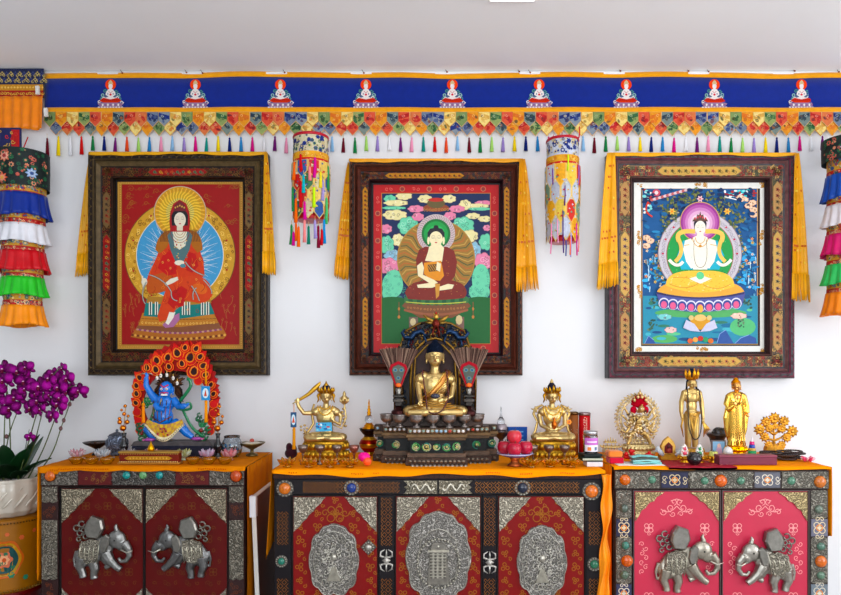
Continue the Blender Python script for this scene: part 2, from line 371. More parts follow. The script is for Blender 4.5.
TC = [(110, 22, 42), (240, 214, 40), (236, 236, 240), (206, 24, 44), (36, 132, 76), (24, 44, 120), (120, 40, 120), (226, 92, 60), (170, 214, 120), (62, 140, 196), (238, 160, 190), (150, 190, 225), (160, 140, 200), (214, 36, 140), (40, 150, 140)]
for k in range(70):
    x = 47.8 + k * 11.38; c = TC[(k * (1 if k < 15 else 4)) % 15] if k < 15 else TC[(k * 4 + k // 15) % 15]
    y0 = 133 + U(-1, 1); ln = 15.5 + U(-.8, .8) + (4.0 if k < 4 else 0); b = T.mb(); sw = U(-.4, .4)
    b.tube([(x, y0, -1.4), (x + sw * .3, y0 + 5, -1.4)], .22, (220, 200, 170), 5)
    b.tube([(x + sw * .3, y0 + 4.4, -1.4), (x + sw * .3, y0 + 5.6, -1.4), (x + sw * .4, y0 + 6.4, -1.4), (x + sw * .6, y0 + 9, -1.4), (x + sw, y0 + ln + 3.5, -1.4)], [.5, 1.1, .8, 1.3, 2.1], c, 7, .6)
    for q in range(5): b.tube([(x + sw + (q - 2) * .7, y0 + ln + 1, -1.9), (x + sw + (q - 2) * .85, y0 + ln + U(4, 5), -1.8)], [.35, .15], jit(c, .2), 4)
    b.build('tassel', 'thread', T)
for hx, hy in ((123, 73), (187, 72.5), (203, 73), (285, 72.5), (364, 73), (447, 72), (519, 71.5), (530, 72.5), (620, 71), (688, 71), (708, 71.5), (794, 71), (838, 72)):
    b = T.mb(); b.ell(hx, hy + .6, -1.5, 1.0, .8, .9, (150, 70, 50), 6, 5); b.tube([(hx - .5, hy, -1), (hx - 2.5, hy - 3.5, -1.5), (hx - 1.2, hy - 5, -1.3), (hx + .6, hy - 3.6, -1)], .3, (140, 136, 130), 5); b.build('hook', 'pewter', T)
# short pelmet in the left corner
T = Thing('valance', 'short brocade valance with orange pleats in the top left corner', 'valance', 20, -.04, 69)
b = T.mb(); b.prism([(-30, 69), (44, 69), (44, 98), (-30, 98)], -1, 0, (34, 44, 84))
for k in range(34):
    x = -28 + (k % 17) * 4.4 + (2.2 if k > 16 else 0); y = 74 if k < 17 else 80
    b.flower(x, y, 2.5, (196, 176, 110) if k % 2 else (74, 84, 130), (30, 40, 90), 4, -1.08); b.curl(x + 1.8, y + 2, 1.6, (210, 190, 120), .5, U(0, 6), 1, 1, -1.2)
b.rect(-30, 85, 44, 91, (206, 150, 60), -1.3); b.rect(-30, 91, 44, 98, (170, 36, 28), -1.3)
for k in range(24): b.curl(-28 + k * 3.1, 94.2, 1.7, (232, 190, 90), .6, U(0, 6), 1, 1, -1.4); b.disc(-28 + k * 3.1, 88, 1.1, 1.1, (236, 196, 110), 6, -1.4)
b.build('brocade_band', 'brocade', T)
b = T.mb()
def pl(u, v):
    ph = (u * 6) % 1.0; return (-30 + u * 74, 97 + v * (33.5 + .8 * sin(u * 30)), -1.6 - (1.2 + 1.6 * v) * (.5 + .5 * cos(2 * pi * u * 8)) - .4 * v * sin(u * 47))
b.sheet(pl, 96, 6, (244, 148, 20), .3); b.build('pleated_skirt', 'satin', T)
for cx, cy in ((39.3, 91.5), (47.6, 113.5)):
    b = T.mb(-.045 if cx > 45 else -.045); b.prism([(cx - 1.8, cy - 4), (cx + 1.4, cy - 4.4), (cx + 1.9, cy + 4), (cx - 1.2, cy + 4.4)], -4.6, -1.8, (228, 226, 222), bev=.5); b.build('clip', 'plastic', T)

# ================================================================ TIERED HANGINGS (cylinders with satin flounces)
def drum_brocade(b, cx, d, r, y0, y1, base, cols, n, kd=1.0):
    b.lathe(cx, [(r, y0), (r * 1.01, (y0 + y1) / 2), (r, y1)], d, 28, base, kd=kd, cap=False)
    for i in range(n):
        a = U(pi, 2 * pi); y = U(y0 + 1.5, y1 - 1.5); rr = U(1.2, 3.0) * min(1, (y1 - y0) / 14 + .3)
        c = random.choice(cols); k = 7; pts = []
        for q in range(k * 2):
            g = 2 * pi * q / (k * 2); w = rr * (1 if q % 2 else .65); pts.append((a + w * cos(g) / r, min(max(y + w * sin(g), y0 + .1), y1 - .1)))
        b.face([b.p(cx + (r * 1.015 + .06 + i * .002) * cos(t), yy, d + kd * (r * 1.015 + .06 + i * .002) * sin(t)) for t, yy in pts], c)
        pts2 = [(a + rr * .4 * cos(2 * pi * q / 6) / r, min(max(y + rr * .4 * sin(2 * pi * q / 6), y0 + .1), y1 - .1)) for q in range(6)]
        b.face([b.p(cx + (r * 1.02 + .1 + i * .002) * cos(t), yy, d + kd * (r * 1.02 + .1 + i * .002) * sin(t)) for t, yy in pts2], random.choice(cols))
def flounce(b, cx, d, r, y0, y1, col, flare=4.5, n=14, ph=0.0):
    rows = []; nn = n * 8
    for side in (0, 1):
        rr_ = []
        for i in range(7):
            v = i / 6; row = []
            for j in range(nn):
                a = 2 * pi * j / nn; k = .5 + .5 * cos(n * a + ph); k = k ** .7
                rr = r + .5 - side * .3 + flare * v * (.35 + .65 * v) + (.7 + 2.4 * v) * (k - .5)
                row.append(b.p(cx + rr * cos(a), y0 + v * (y1 - y0) + 1.2 * v * sin(a * 3 + ph), d + rr * sin(a)))
            rr_.append(row)
        rows.append(rr_)
        for i in range(6):
            for j in range(nn): b.face([rr_[i][j], rr_[i][(j + 1) % nn], rr_[i + 1][(j + 1) % nn], rr_[i + 1][j]], col, True)
    for i in (0, 6):
        for j in range(nn): b.face([rows[0][i][j], rows[0][i][(j + 1) % nn], rows[1][i][(j + 1) % nn], rows[1][i][j]], col)
for (cx, dy, oy, lab, skirts, top) in (
    (23, 0, 0, 'tiered cloth hanging with satin flounces, the red one third, at the left edge', ((25, 60, 150), (232, 232, 238), (205, 24, 52), (60, 196, 60), (246, 158, 28)), True),
    (847, -14, -10, 'tiered cloth hanging with a magenta flounce, cut by the right edge', ((30, 88, 176), (238, 232, 236), (216, 36, 120), (70, 200, 110), (250, 150, 60)), False)):
    yy = -.16; T = Thing('tiered_hanging', lab, 'wall hanging', cx, yy, 150 + oy)
    b = T.mb()
    if top:
        b.prism([(-4, 128), (21, 128), (21.5, 156), (-4, 156)], -1, 1, (36, 42, 96)); b.rect(12, 130, 20, 154, (190, 40, 44), -1.1)
        for i in range(12): b.curl(U(0, 19), U(132, 153), U(1.5, 2.6), random.choice([(206, 170, 90), (40, 110, 80), (200, 60, 60)]), .8, U(0, 6), 1, 1, -1.3)
        b.build('top_flap', 'brocade', T)
        b = T.mb(); b.tube([(28, 137, 0), (25, 148, -2), (24, 156, -3)], .6, (190, 20, 40), 6); b.build('cord', 'thread', T)
    else:
        b.tube([(847, 100, 0), (847, 141, 0)], .6, (190, 60, 60), 6); b.build('cord', 'thread', T)
    R0 = 22.5 if top else 21; b = T.mb(); y0, y1 = (154, 190) if top else (140, 163)
    drum_brocade(b, cx, 0, R0 + 1.2, y0, y1, (22, 40, 40), [(44, 110, 74), (34, 96, 70), (34, 96, 70), (206, 110, 96), (216, 150, 120), (24, 70, 60)], 110)
    for a, y, r, c, c2 in ((-pi / 2 + (-.15 if top else -.55), (y0 + 9 if top else 152), 6, (214, 130, 100) if top else (160, 190, 220), (170, 60, 60)), (-pi / 2 + .85, y0 + 24, 5.5, (150, 176, 214), (60, 90, 150)), (-pi / 2 - .25, y0 + 30, 5.5, (214, 96, 66), (230, 180, 90))):
        if not top and y > 160: continue
        for k in range(3):
            pts = []; rr = r * (1 - .3 * k)
            for q in range(32):
                g = 2 * pi * q / 32; w = rr * (.8 + .2 * cos(8 * g)); pts.append((a + w * cos(g) / R0, y + w * sin(g)))
            b.face([b.p(cx + (R0 + 1.8 + .1 * k) * cos(t), yy2, (R0 + 1.8 + .1 * k) * sin(t)) for t, yy2 in pts], (c, mixc(c, (255, 255, 255), .4), c2)[k])
    b.build('flowered_drum', 'brocade', T)
    bands = ((189, 199), (212, 229), (240, 255), (266, 281), (292, 308)); sk = ((196, 218), (226, 244), (252, 271), (278, 296), (306, 325))
    if not top: bands = ((163, 179), (196, 209), (222, 238), (252, 268), (280, 296)); sk = ((176, 200), (206, 226), (235, 255), (265, 284), (293, 314))
    for (p0, p1), (q0, q1), c in zip(bands, sk, skirts):
        rr = (22.5 - (p0 - 189) * .035) if top else 19.5
        b = T.mb(); drum_brocade(b, cx, 0, rr - 2, p0 - 2, (p0 + p1) / 2 + 1, (206, 160, 70), [(196, 60, 50), (206, 150, 60), (60, 90, 140), (80, 120, 90), (236, 210, 150), (150, 160, 150)], 90); drum_brocade(b, cx, 0, rr - 1.8, (p0 + p1) / 2 + 1, p1, (180, 30, 36), [(206, 60, 60), (226, 190, 150), (60, 90, 100), (206, 140, 110)], 70); b.build('brocade_band', 'brocade', T)
        b = T.mb(); flounce(b, cx, 0, rr - 1.5, q0, q1 + 1, c, 4.0, 15, U(0, 6)); b.build('flounce', 'satin', T)

# ================================================================ BROCADE LANTERN BANNERS
def lantern(cx, r, y0, y1, lab, pal, tips, mode):
    T = Thing('victory_banner', lab, 'hanging banner', cx, -.14, y0)
    b = T.mb()
    for k in (-1, 1, 0): b.tube([(cx + k * r * .5, y0 - 10 + abs(k) * 2, 3), (cx + k * r * .8, y0 + 1, 0)], .3, (200, 40, 60), 5)
    b.build('cord', 'thread', T)
    b = T.mb(); b.lathe(cx, [(r + .4, y0 - 1), (r + .9, y0), (r + .9, y0 + 1.4), (r + .3, y0 + 1.8)], 0, 28, (190, 24, 60)); b.build('rim', 'satin', T)
    b = T.mb(); drum_brocade(b, cx, 0, r, y0 + 1, y0 + 19, mixc(pal[0], (255, 255, 255), .15), [(30, 54, 130), (30, 54, 130), (206, 190, 150), pal[4]], 60)
    drum_brocade(b, cx, 0, r + .5, y0 + 18, y0 + 25, (226, 170, 60), [(240, 200, 110), (214, 140, 40)], 26)
    drum_brocade(b, cx, 0, r + .6, y0 + 24.5, y0 + 30, (206, 40, 44), [(230, 190, 150), (180, 24, 30), (226, 120, 90)], 30)
    b.build('brocade_drum', 'brocade', T)
    nt = 10; rows = 4; H = y1 - (y0 + 26)
    for rw in range(rows):
        ys = y0 + 27 + (rows - 1 - rw) * H / rows * .92; ye = ys + H / rows * 1.25
        for k in range(nt):
            a0 = 2 * pi * (k + (rw % 2) * .5) / nt; a1 = a0 + 2 * pi / nt * 1.0; am = (a0 + a1) / 2
            if sin(am) > .35: continue
            rr = r + .2 + rw * .5; c = pal[(k * 3 + rw * 2) % len(pal)]; b = T.mb()
            def P(a, y, e=0): return b.p(cx + (rr + e + (y - ys) / H * 1.2) * cos(a), y, (rr + e + (y - ys) / H * 1.2) * sin(a))
            def tabp(f, e, col):
                aa0 = am - (am - a0) * f; aa1 = am + (a1 - am) * f; yb = ys + (ye - ys) * .62; yt = ys + (ye - ys) * (.62 + .38 * f); q = (aa0 * 2 + am) / 3; q2 = (aa1 * 2 + am) / 3
                mids = [aa0 + (aa1 - aa0) * t / 4 for t in range(5)]
                bot = [yb, (yb + yt) / 2, yt, (yb + yt) / 2, yb]
                for t in range(4): b.face([P(mids[t], ys + (1 - f) * 2, e), P(mids[t + 1], ys + (1 - f) * 2, e), P(mids[t + 1], bot[t + 1], e), P(mids[t], bot[t], e)], col)
            tabp(1, 0, mixc((236, 200, 120), c, .15)); tabp(1, .25, mixc((236, 200, 120), c, .15)); tabp(.8, .32, c)
            for i in range(6):
                a = U(a0 + .08, a1 - .08); y = U(ys + 2, ys + (ye - ys) * .7); rr2 = U(.9, 1.7); g0 = U(0, 6)
                b.face([P(a + rr2 * cos(g0 + t * 1.05) * (1 if t % 2 else .6) / r, y + rr2 * sin(g0 + t * 1.05) * (1 if t % 2 else .6), .4 + i * .02) for t in range(6)], random.choice(pal))
            b.build('pointed_tab', 'brocade', T)
    b = T.mb(); b.lathe(cx, [(r * .8, y1 - 6), (r * .86, y1 - .5), (r * .8, y1), (r * .3, y1 - .4)], 0, 24, (190, 20, 50)); b.build('lining', 'satin', T)
    for (tx, ty, tl, c) in tips:
        q = max(-.98, min(.98, (tx - cx) / (r + 2))); dz = -(r + 2.2) * math.sqrt(1 - q * q) - .8
        if mode == 'in' and ty > y1 - 6: dz *= .6
        b = T.mb(); b.tube([(tx, ty - 4, dz + .5), (tx, ty + 1, dz)], .25, (214, 180, 120), 5)
        b.tube([(tx, ty, dz), (tx, ty + 1.5, dz), (tx + .1, ty + tl * .5, dz), (tx + U(-.8, .8), ty + tl, dz)], [.5, 1.2, 1.4, 1.9] if mode != 'thin' else [.3, .6, .6, .7], c, 7, .5)
        b.build('tassel', 'thread', T)
    return T
OR, PK, GR, TE, YG, MG, LI, RD, BL = (246, 120, 50), (244, 150, 150), (60, 150, 90), (40, 180, 190), (200, 240, 40), (220, 30, 160), (176, 160, 214), (206, 30, 50), (30, 60, 170)
lantern(311, 17.2, 138, 221, 'round brocade lantern banner covered in bright tassels, left of the centre picture', [(206, 196, 160), (206, 40, 44), (226, 196, 110), (60, 96, 160), (70, 120, 80), (226, 206, 170), (200, 60, 60)],
        [(297, 166, 18, OR), (307, 180, 18, TE), (318, 163, 20, MG), (295, 190, 24, GR), (304, 186, 26, RD), (317, 192, 20, YG), (325, 184, 20, LI), (308, 206, 18, MG), (299, 202, 24, OR), (313, 172, 14, PK), (329, 168, 24, GR), (328, 200, 26, (90, 190, 120)), (293, 226, 20, GR), (296, 234, 14, MG), (299, 226, 18, OR), (302, 230, 20, OR), (308, 224, 22, PK), (312, 230, 18, (40, 130, 110)), (318, 224, 18, LI), (321, 229, 22, (140, 24, 60)), (324, 232, 16, RD), (326, 222, 24, (30, 150, 210)), (304, 160, 16, RD), (323, 176, 16, (240, 220, 80))], 'out')
lantern(562.5, 15.6, 141, 243, 'round brocade lantern banner with grey tabs and thin ribbons, right of centre picture', [(196, 200, 214), (186, 188, 200), (206, 60, 50), (230, 170, 50), (196, 200, 206), (120, 150, 130), (226, 196, 90)],
        [(550, 172, 16, (120, 60, 150)), (564, 160, 16, YG), (576, 168, 20, (150, 120, 190)), (549, 226, 30, (240, 150, 190)), (554, 222, 24, (240, 170, 200)), (559, 214, 42, (90, 50, 130)), (566, 240, 18, OR), (567, 236, 24, LI), (573, 226, 32, MG), (576, 238, 16, PK), (561, 190, 20, (110, 50, 130)), (562, 243, 16, (60, 80, 150)), (577, 130, 12, (206, 30, 60))], 'thin')
# ================================================================ FRAMED PICTURES
def bez(p0, p1, p2, n=10):
    return [((1 - t) ** 2 * p0[0] + 2 * t * (1 - t) * p1[0] + t * t * p2[0], (1 - t) ** 2 * p0[1] + 2 * t * (1 - t) * p1[1] + t * t * p2[1]) for t in [i / n for i in range(n + 1)]]
def mir(pts, cx): return pts + [(2 * cx - x, y) for x, y in pts[::-1]]
def face_(b, cx, cy, rx, ry, skin, ink=(90, 60, 50), hair=(30, 30, 40)):
    b.L(); b.disc(cx, cy, rx, ry, skin, 22); b.L()
    for k in (-1, 1):
        b.line(bez((cx + k * rx * .2, cy - ry * .12), (cx + k * rx * .45, cy - ry * .02), (cx + k * rx * .72, cy - ry * .14), 5), .35, ink)
        b.line(bez((cx + k * rx * .15, cy - ry * .33), (cx + k * rx * .45, cy - ry * .48), (cx + k * rx * .75, cy - ry * .32), 5), .22, ink)
    b.line([(cx, cy - ry * .2), (cx - .25, cy + ry * .25), (cx + .4, cy + ry * .27)], .2, (180, 140, 110))
    b.disc(cx, cy + ry * .52, rx * .2, ry * .08, (190, 40, 50), 8)
def frame_(T, x0, y0, x1, y1, ins, c_out, c_ridge, c_band, c_lip, carve):
    """outer moulding, painted band and inner lip, insets in ins = (outer, ridge, band0, band1, lip)"""
    o, r, b0, b1, l = ins
    b = T.mb(); b.frame(x0, y0, x1, y1, [(0, 14), (0, 3), (1.2, .6), (3, 0), (o - 1, 0), (o, 1.5), (o + .6, 2), ((o + r) / 2, -.6), (r, 2.2), (b0, 3)], [c_out, c_out, carve, c_out, carve, c_out, c_ridge, c_ridge, c_out])
    w, h = x1 - x0, y1 - y0
    for L_, fn in ((w, lambda t, e: (x0 + t, y0 + e)), (w, lambda t, e: (x0 + t, y1 - e)), (h, lambda t, e: (x0 + e, y0 + t)), (h, lambda t, e: (x1 - e, y0 + t))):
        n = int(L_ / 7.5)
        for k in range(1, n):
            t = k * L_ / n; a, c_ = fn(t - 2.6, 2.0), fn(t + 2.6, 2.0); m_, e_ = fn(t, o - 1.2), fn(t, 4.2)
            i = [b.p(*a, 0), b.p(*m_, -.1), b.p(*c_, 0), b.p(*e_, -1.2)]
            b.face([i[0], i[1], i[3]], carve); b.face([i[1], i[2], i[3]], carve); b.face([i[0], i[3], i[2]], c_out)
    b.build('outer_moulding', 'darkwood', T)
    b = T.mb(); b.frame(x0, y0, x1, y1, [(b0 - .3, 2.8), (b1 + .3, 3.6)], [c_band]); return b
def lip_(T, x0, y0, x1, y1, b1, l, c1, c2):
    b = T.mb(); b.frame(x0, y0, x1, y1, [(b1, 3.2), (b1 + .8, 2.4), ((b1 + l) / 2, 3.4), (l - .6, 5), (l - .3, 9), (l + 1, 9.3)], [c1, c2, c1, c1, c1]); b.build('inner_lip', 'darkwood', T)
def bandart(b, x0, y0, x1, y1, e0, e1, cart, cartc, lines, seed, dens=1.0):
    """scrolls along the painted band, with long cartouches at mid side (cart = fraction range)"""
    random.seed(seed); d0 = 2.5
    for side in range(4):
        L_ = (x1 - x0) if side < 2 else (y1 - y0)
        def q(t, e): return [(x0 + t, y0 + e), (x0 + t, y1 - e), (x0 + e, y0 + t), (x1 - e, y0 + t)][side]
        w = e1 - e0; n = int((L_ - 2 * e0) / (w * .3) * dens)
        for k in range(n):
            t = e0 + (k + .5) * (L_ - 2 * e0) / n
            for z in (.2, .5, .8):
                cx, cy = q(t, e0 + w * z); b.curl(cx, cy, w * U(.16, .25), random.choice(lines), .8, U(0, 6), random.choice((-1, 1)), U(.8, 1.2), d0, 7)
        for (f0, f1, colr, mot) in cart[0 if side < 2 else 1]:
            a0, a1 = f0 * L_, f1 * L_; m_ = w * .55
            pts = [q(a0, e0 + w / 2), q(a0 + m_, e0 + .9), q(a1 - m_, e0 + .9), q(a1, e0 + w / 2), q(a1 - m_, e1 - .9), q(a0 + m_, e1 - .9)]
            b.poly(pts, cartc, d0 - .1); cx, cy = q((a0 + a1) / 2, e0 + w / 2)
            b.poly([(cx + (x - cx) * (1 - .03), cy + (y - cy) * (.96 if (side < 2) == (abs(x - cx) > w) else .8)) for x, y in pts], colr, d0 - .2)
            nn = int((a1 - a0) / (w * .75))
            for k in range(nn):
                cx, cy = q(a0 + m_ + (k + .5) * (a1 - a0 - 2 * m_) / nn, e0 + w / 2)
                b.flower(cx, cy, w * .22, random.choice(mot), (60, 40, 30), 5, d0 - .28); b.curl(cx + w * .2, cy + w * .15, w * .16, random.choice(mot), .5, U(0, 6), 1, 1, d0 - .3, 6)
# ---------------------------------------------------------------- left picture
X0, Y0, X1, Y1 = 86.5, 152.5, 267, 375.5
T = Thing('framed_painting', 'dark framed red painting of a seated figure with blue aureole and yellow halo', 'painting', 177, -.06, 375)
b = frame_(T, X0, Y0, X1, Y1, (7, 13, 14.5, 23.2, 26), (44, 34, 30), (104, 88, 62), (40, 26, 20), (30, 22, 22), (92, 76, 50))
bandart(b, X0, Y0, X1, Y1, 14.5, 23.2, ([(.33, .67, (150, 24, 22), [(206, 150, 60), (70, 120, 90), (200, 90, 50)])], [(.36, .63, (150, 24, 22), [(206, 150, 60), (70, 120, 90), (200, 90, 50)]), (.17, .34, (120, 96, 60), [(60, 40, 30), (150, 40, 30)]), (.65, .82, (120, 96, 60), [(60, 40, 30), (150, 40, 30)])]), (110, 80, 40), [(120, 84, 40), (96, 60, 30), (120, 40, 26)], 3)
b.build('painted_band', 'paint', T)
lip_(T, X0, Y0, X1, Y1, 23.2, 25.7, (26, 20, 20), (70, 50, 40))
b = T.mb(-.018); random.seed(11)
b.box(112, 176, 248, 355, 0, 3.5, (30, 24, 22)); b.L()
b.rect(117.6, 180.5, 243.8, 349.5, (206, 160, 84)); b.L(); b.rect(118.8, 181.7, 242.6, 348.3, (190, 140, 66)); b.L()
for k in range(70):
    for (x, y) in ((119.6 + k * 1.77, 183), (119.6 + k * 1.77, 347)): b.disc(x, y, .5, .5, (226, 184, 104), 5)
    y = 184 + k * 2.33; b.disc(120.3, y, .5, .5, (226, 184, 104), 5); b.disc(241.2, y, .5, .5, (226, 184, 104), 5)
b.L(); b.rect(122, 184.5, 239.5, 344.5, (160, 6, 18)); b.L()
for k in range(90):   # gold cloud scrolls in the red ground
    x = U(124, 237); y = U(186, 262)
    if math.hypot(x - 180.5, y - 255) < 58 or math.hypot(x - 180.5, y - 211) < 29: continue
    b.curl(x, y, U(2, 3.6), (168, 110, 44), .4, U(0, 6), random.choice((-1, 1))); b.line(bez((x - 4, y + 2), (x, y - 2), (x + 5, y + 1), 6), .35, (150, 90, 36))
for k in range(26):
    x = random.choice((U(123, 140), U(215, 237))); y = U(285, 330)
    b.line(bez((x, y), (x + U(-3, 3), y + 4), (x + U(-2, 2), y + 8), 6), .4, (176, 116, 60)); b.curl(x, y, 1.6, (176, 110, 56), .35, U(0, 6))
b.L(); cx, cy = 180.2, 255.5
b.disc(cx, cy, 55.6, 55.6, (120, 80, 40), 64); b.L(); b.disc(cx, cy, 54.8, 54.8, (206, 160, 66), 64); b.L()
for k in range(120):
    a = 2 * pi * k / 120 + U(-.03, .03); rr = U(45.5, 52.5); b.curl(cx + rr * cos(a), cy + rr * sin(a), U(1.4, 2.6), random.choice([(240, 206, 120), (140, 96, 34), (140, 96, 34), (226, 184, 90)]), .7, U(0, 6), random.choice((-1, 1)))
for k in range(10): b.disc(cx + 49 * cos(k * .63 + .3), cy + 49 * sin(k * .63 + .3), 1, 1, (180, 50, 50), 8)
b.L(); b.disc(cx, cy, 43.8, 43.8, (230, 220, 196), 60); b.L(); b.disc(cx, cy, 43.1, 43.1, (84, 158, 200), 60); b.L()
for k in range(110):
    a = 2 * pi * k / 110; w = .08 * sin(k * 2.1)
    b.line([(cx + 14 * cos(a), cy + 4 + 14 * sin(a)), (cx + 25 * cos(a + w), cy + 3 + 25 * sin(a + w)), (cx + (36 + 5 * sin(k * 1.7)) * cos(a - w * .3), cy + (36 + 5 * sin(k * 1.7)) * sin(a - w * .3))], 1.2, (206, 218, 226) if k % 3 else (150, 186, 206), taper=True)
b.L(2); hx, hy = 180.4, 212.5
b.disc(hx, hy, 26.2, 26.2, (200, 180, 160), 50); b.L(); b.disc(hx, hy, 25.4, 25.4, (214, 156, 40), 50); b.L(); b.disc(hx, hy, 21, 21, (226, 180, 50), 50); b.L(); b.disc(hx, hy, 14, 14, (206, 190, 110), 40); b.L()
for k in range(72):
    a = 2 * pi * k / 72; b.line([(hx + r * cos(a + .1 * sin(r / 3.0)), hy + r * sin(a + .1 * sin(r / 3.0))) for r in (9, 13, 17, 21, 24.6)], .5, (166, 150, 70) if k % 2 else (240, 214, 110))
b.L(2)
# throne
b.poly([(131, 337), (138, 326), (222, 326), (227, 335), (224, 339), (182, 341), (150, 340.5)], (178, 112, 50)); b.L()
b.poly([(136, 330), (140, 322), (219, 322), (222, 330), (180, 333)], (140, 90, 60)); b.L()
for k in range(34): t = k / 33; b.disc(138 + 83 * t, 329.5 + 3.6 * sin(pi * t), 1.5, 1.1, (150, 80, 120) if k % 2 else (196, 150, 130), 7); b.disc(133 + 92 * t, 335 + 4 * sin(pi * t), 1.3, 1.3, (220, 170, 90) if k % 2 else (120, 60, 30), 7)
b.L(); b.poly([(139, 325.5), (143, 313), (214, 313), (219, 323), (180, 327)], (190, 130, 56)); b.L()
for k in range(22): b.curl(143 + k * 3.4, 322.5 + 1.6 * sin(pi * k / 21), 1.3, (230, 190, 110), .5, U(0, 6)); b.line([(142 + k * 3.4, 318.6 + sin(pi * k / 21)), (145 + k * 3.4, 318.8 + sin(pi * k / 21))], .5, (80, 50, 30))
b.L(); b.poly([(144, 316), (147, 299), (209, 299), (215, 314), (180, 319)], (30, 128, 124)); b.L()
b.poly([(147, 303), (148, 297), (210, 297), (212, 303), (180, 306)], (176, 130, 56)); b.L()
for x in (151, 157, 184, 189, 203, 208):
    b.rect(x - 1.6, 302, x + 1.6, 315, (226, 226, 214)); b.L(); b.rect(x - .6, 302, x + .6, 315, (40, 60, 70)); b.lay -= 1
b.L(2)
# robe
OR_, RD_, OC = (206, 74, 30), (198, 30, 26), (176, 110, 34)
b.poly([(166, 243), (160, 250), (155, 262), (150, 272), (147, 281), (150, 290), (160, 291), (168, 286), (180, 290), (193, 284), (205, 276), (204, 262), (200, 250), (193, 243)], OR_); b.L()
b.poly(bez((152, 276), (143, 286), (150, 294)) + bez((160, 293), (170, 290), (176, 288)) + [(178, 280), (166, 272)], (190, 96, 30)); b.L()
b.poly([(168, 284)] + bez((178, 280), (200, 270), (210, 284)) + bez((213, 295), (208, 304), (198, 303)) + bez((188, 301), (180, 300), (176, 310)) + [(170, 319), (160, 322), (158, 316), (163, 300)], (208, 80, 32)); b.L()
b.poly([(172, 292), (182, 286), (188, 290), (184, 306), (174, 309), (168, 303)], (190, 40, 26)); b.disc(200, 289, 8, 5, (214, 110, 44), 14, rot=.3); b.L()
b.poly([(163, 256), (171, 250), (178, 262), (177, 274), (168, 276), (158, 268)], (196, 24, 26)); b.poly([(189, 252), (196, 254), (199, 266), (193, 273), (186, 270)], (190, 40, 30)); b.L()
for k in range(26):
    x = U(152, 204); y = U(250, 300); b.line(bez((x, y), (x + U(-5, 5), y + 4), (x + U(-4, 4), y + U(6, 11)), 6), .4, random.choice([(150, 30, 24), (226, 120, 50), (176, 50, 24)]))
for k in range(30):
    x = U(150, 205); y = U(246, 312); a = U(0, 6)
    if 160 < x < 200 or y < 298: b.curl(x, y, U(1.2, 2.4), random.choice([(226, 130, 60), (150, 36, 26), (230, 170, 90)]), .4, a, random.choice((-1, 1)))
b.L(); b.poly(bez((165, 232), (157, 238), (156, 250)) + [(160, 254), (167, 248), (171, 240), (172, 230)], OC); b.poly(bez((196, 232), (203, 237), (203, 250)) + [(198, 253), (193, 247), (190, 240), (189, 230)], OC); b.L()
for k in range(7): b.line([(162 + k * 1.4, 230 + abs(3 - k) * .5), (161 + k * 1.3, 242)], .5, (40, 30, 34)); b.line([(190 + k * 1.4, 230), (191 + k * 1.5, 242)], .5, (40, 30, 34))
b.L(); b.poly([(168, 236), (174, 228), (187, 228), (193, 236), (190, 250), (184, 262), (176, 262), (171, 250)], (90, 120, 124)); b.L()
b.poly([(173, 232), (177, 227), (184, 227), (188, 232), (186, 246), (180, 250), (175, 246)], (226, 220, 200)); b.L()
for r in (4.5, 7, 9.5, 12): b.line([(180.4 + r * .8 * cos(t), 231 + r * sin(t)) for t in [pi * q / 10 for q in range(11)]], .5, random.choice([(150, 50, 50), (90, 110, 110), (170, 130, 60)]))
for k in range(20): b.disc(180.4 + U(-7, 7), U(240, 260), .7, .7, random.choice([(60, 140, 140), (180, 50, 50), (214, 180, 100)]), 6)
b.L(); b.disc(180, 263, 5, 2.6, (232, 224, 206), 12); b.disc(183.5, 266, 3, 2, (90, 140, 150), 10); b.L()
b.poly([(165, 284), (171, 279), (178, 277), (179, 280), (174, 283), (167, 286)], (230, 224, 206)); b.line([(146, 280), (144, 288), (143, 276)], 1.6, (226, 220, 200)); b.disc(145, 282, 3, 4, (226, 220, 200), 10)
b.poly([(167, 321), (170, 312), (176, 313), (172, 319), (169, 325)], (232, 226, 210)); b.poly([(163, 325), (170, 318), (180, 313), (180, 320), (174, 327), (166, 328)], (178, 120, 160)); b.L(); b.poly([(166, 323), (170, 314), (176, 312), (174, 318), (169, 325)], (236, 230, 216)); b.L()
for pts in (bez((150, 275), (165, 279), (172, 292)), bez((172, 292), (171, 300), (178, 301)), bez((192, 286), (197, 292), (200, 301)), bez((204, 280), (214, 290), (212, 294)), bez((186, 262), (192, 272), (206, 276)), bez((147, 282), (140, 296), (146, 304)), bez((197, 288), (192, 292), (194, 300))):
    b.line(pts, 1.2, (110, 120, 120)); b.line(pts, .5, (186, 190, 180), b.dd() - .02)
b.L(2)
# head with hood and crown
b.poly(mir([(171, 232), (170, 222), (171, 212), (174, 204), (180.4, 200)], 180.4), (170, 40, 44)); b.L(); b.poly(mir([(172.4, 226), (172, 216), (174, 212), (180.4, 210)], 180.4), (34, 30, 38)); b.L()
b.poly(mir([(174, 211.5), (175, 206), (178, 202.5), (180.4, 201.5)], 180.4), (120, 44, 50)); [b.disc(180.4 + q * 2.2, 206 + abs(q), .8, 1, (206, 170, 90), 6) for q in (-2, -1, 0, 1, 2)]
b.rect(177.5, 225, 183.4, 231, (222, 210, 190)); face_(b, 180.6, 220.2, 5.8, 7.4, (228, 218, 200)); b.build('picture', 'picture', T)

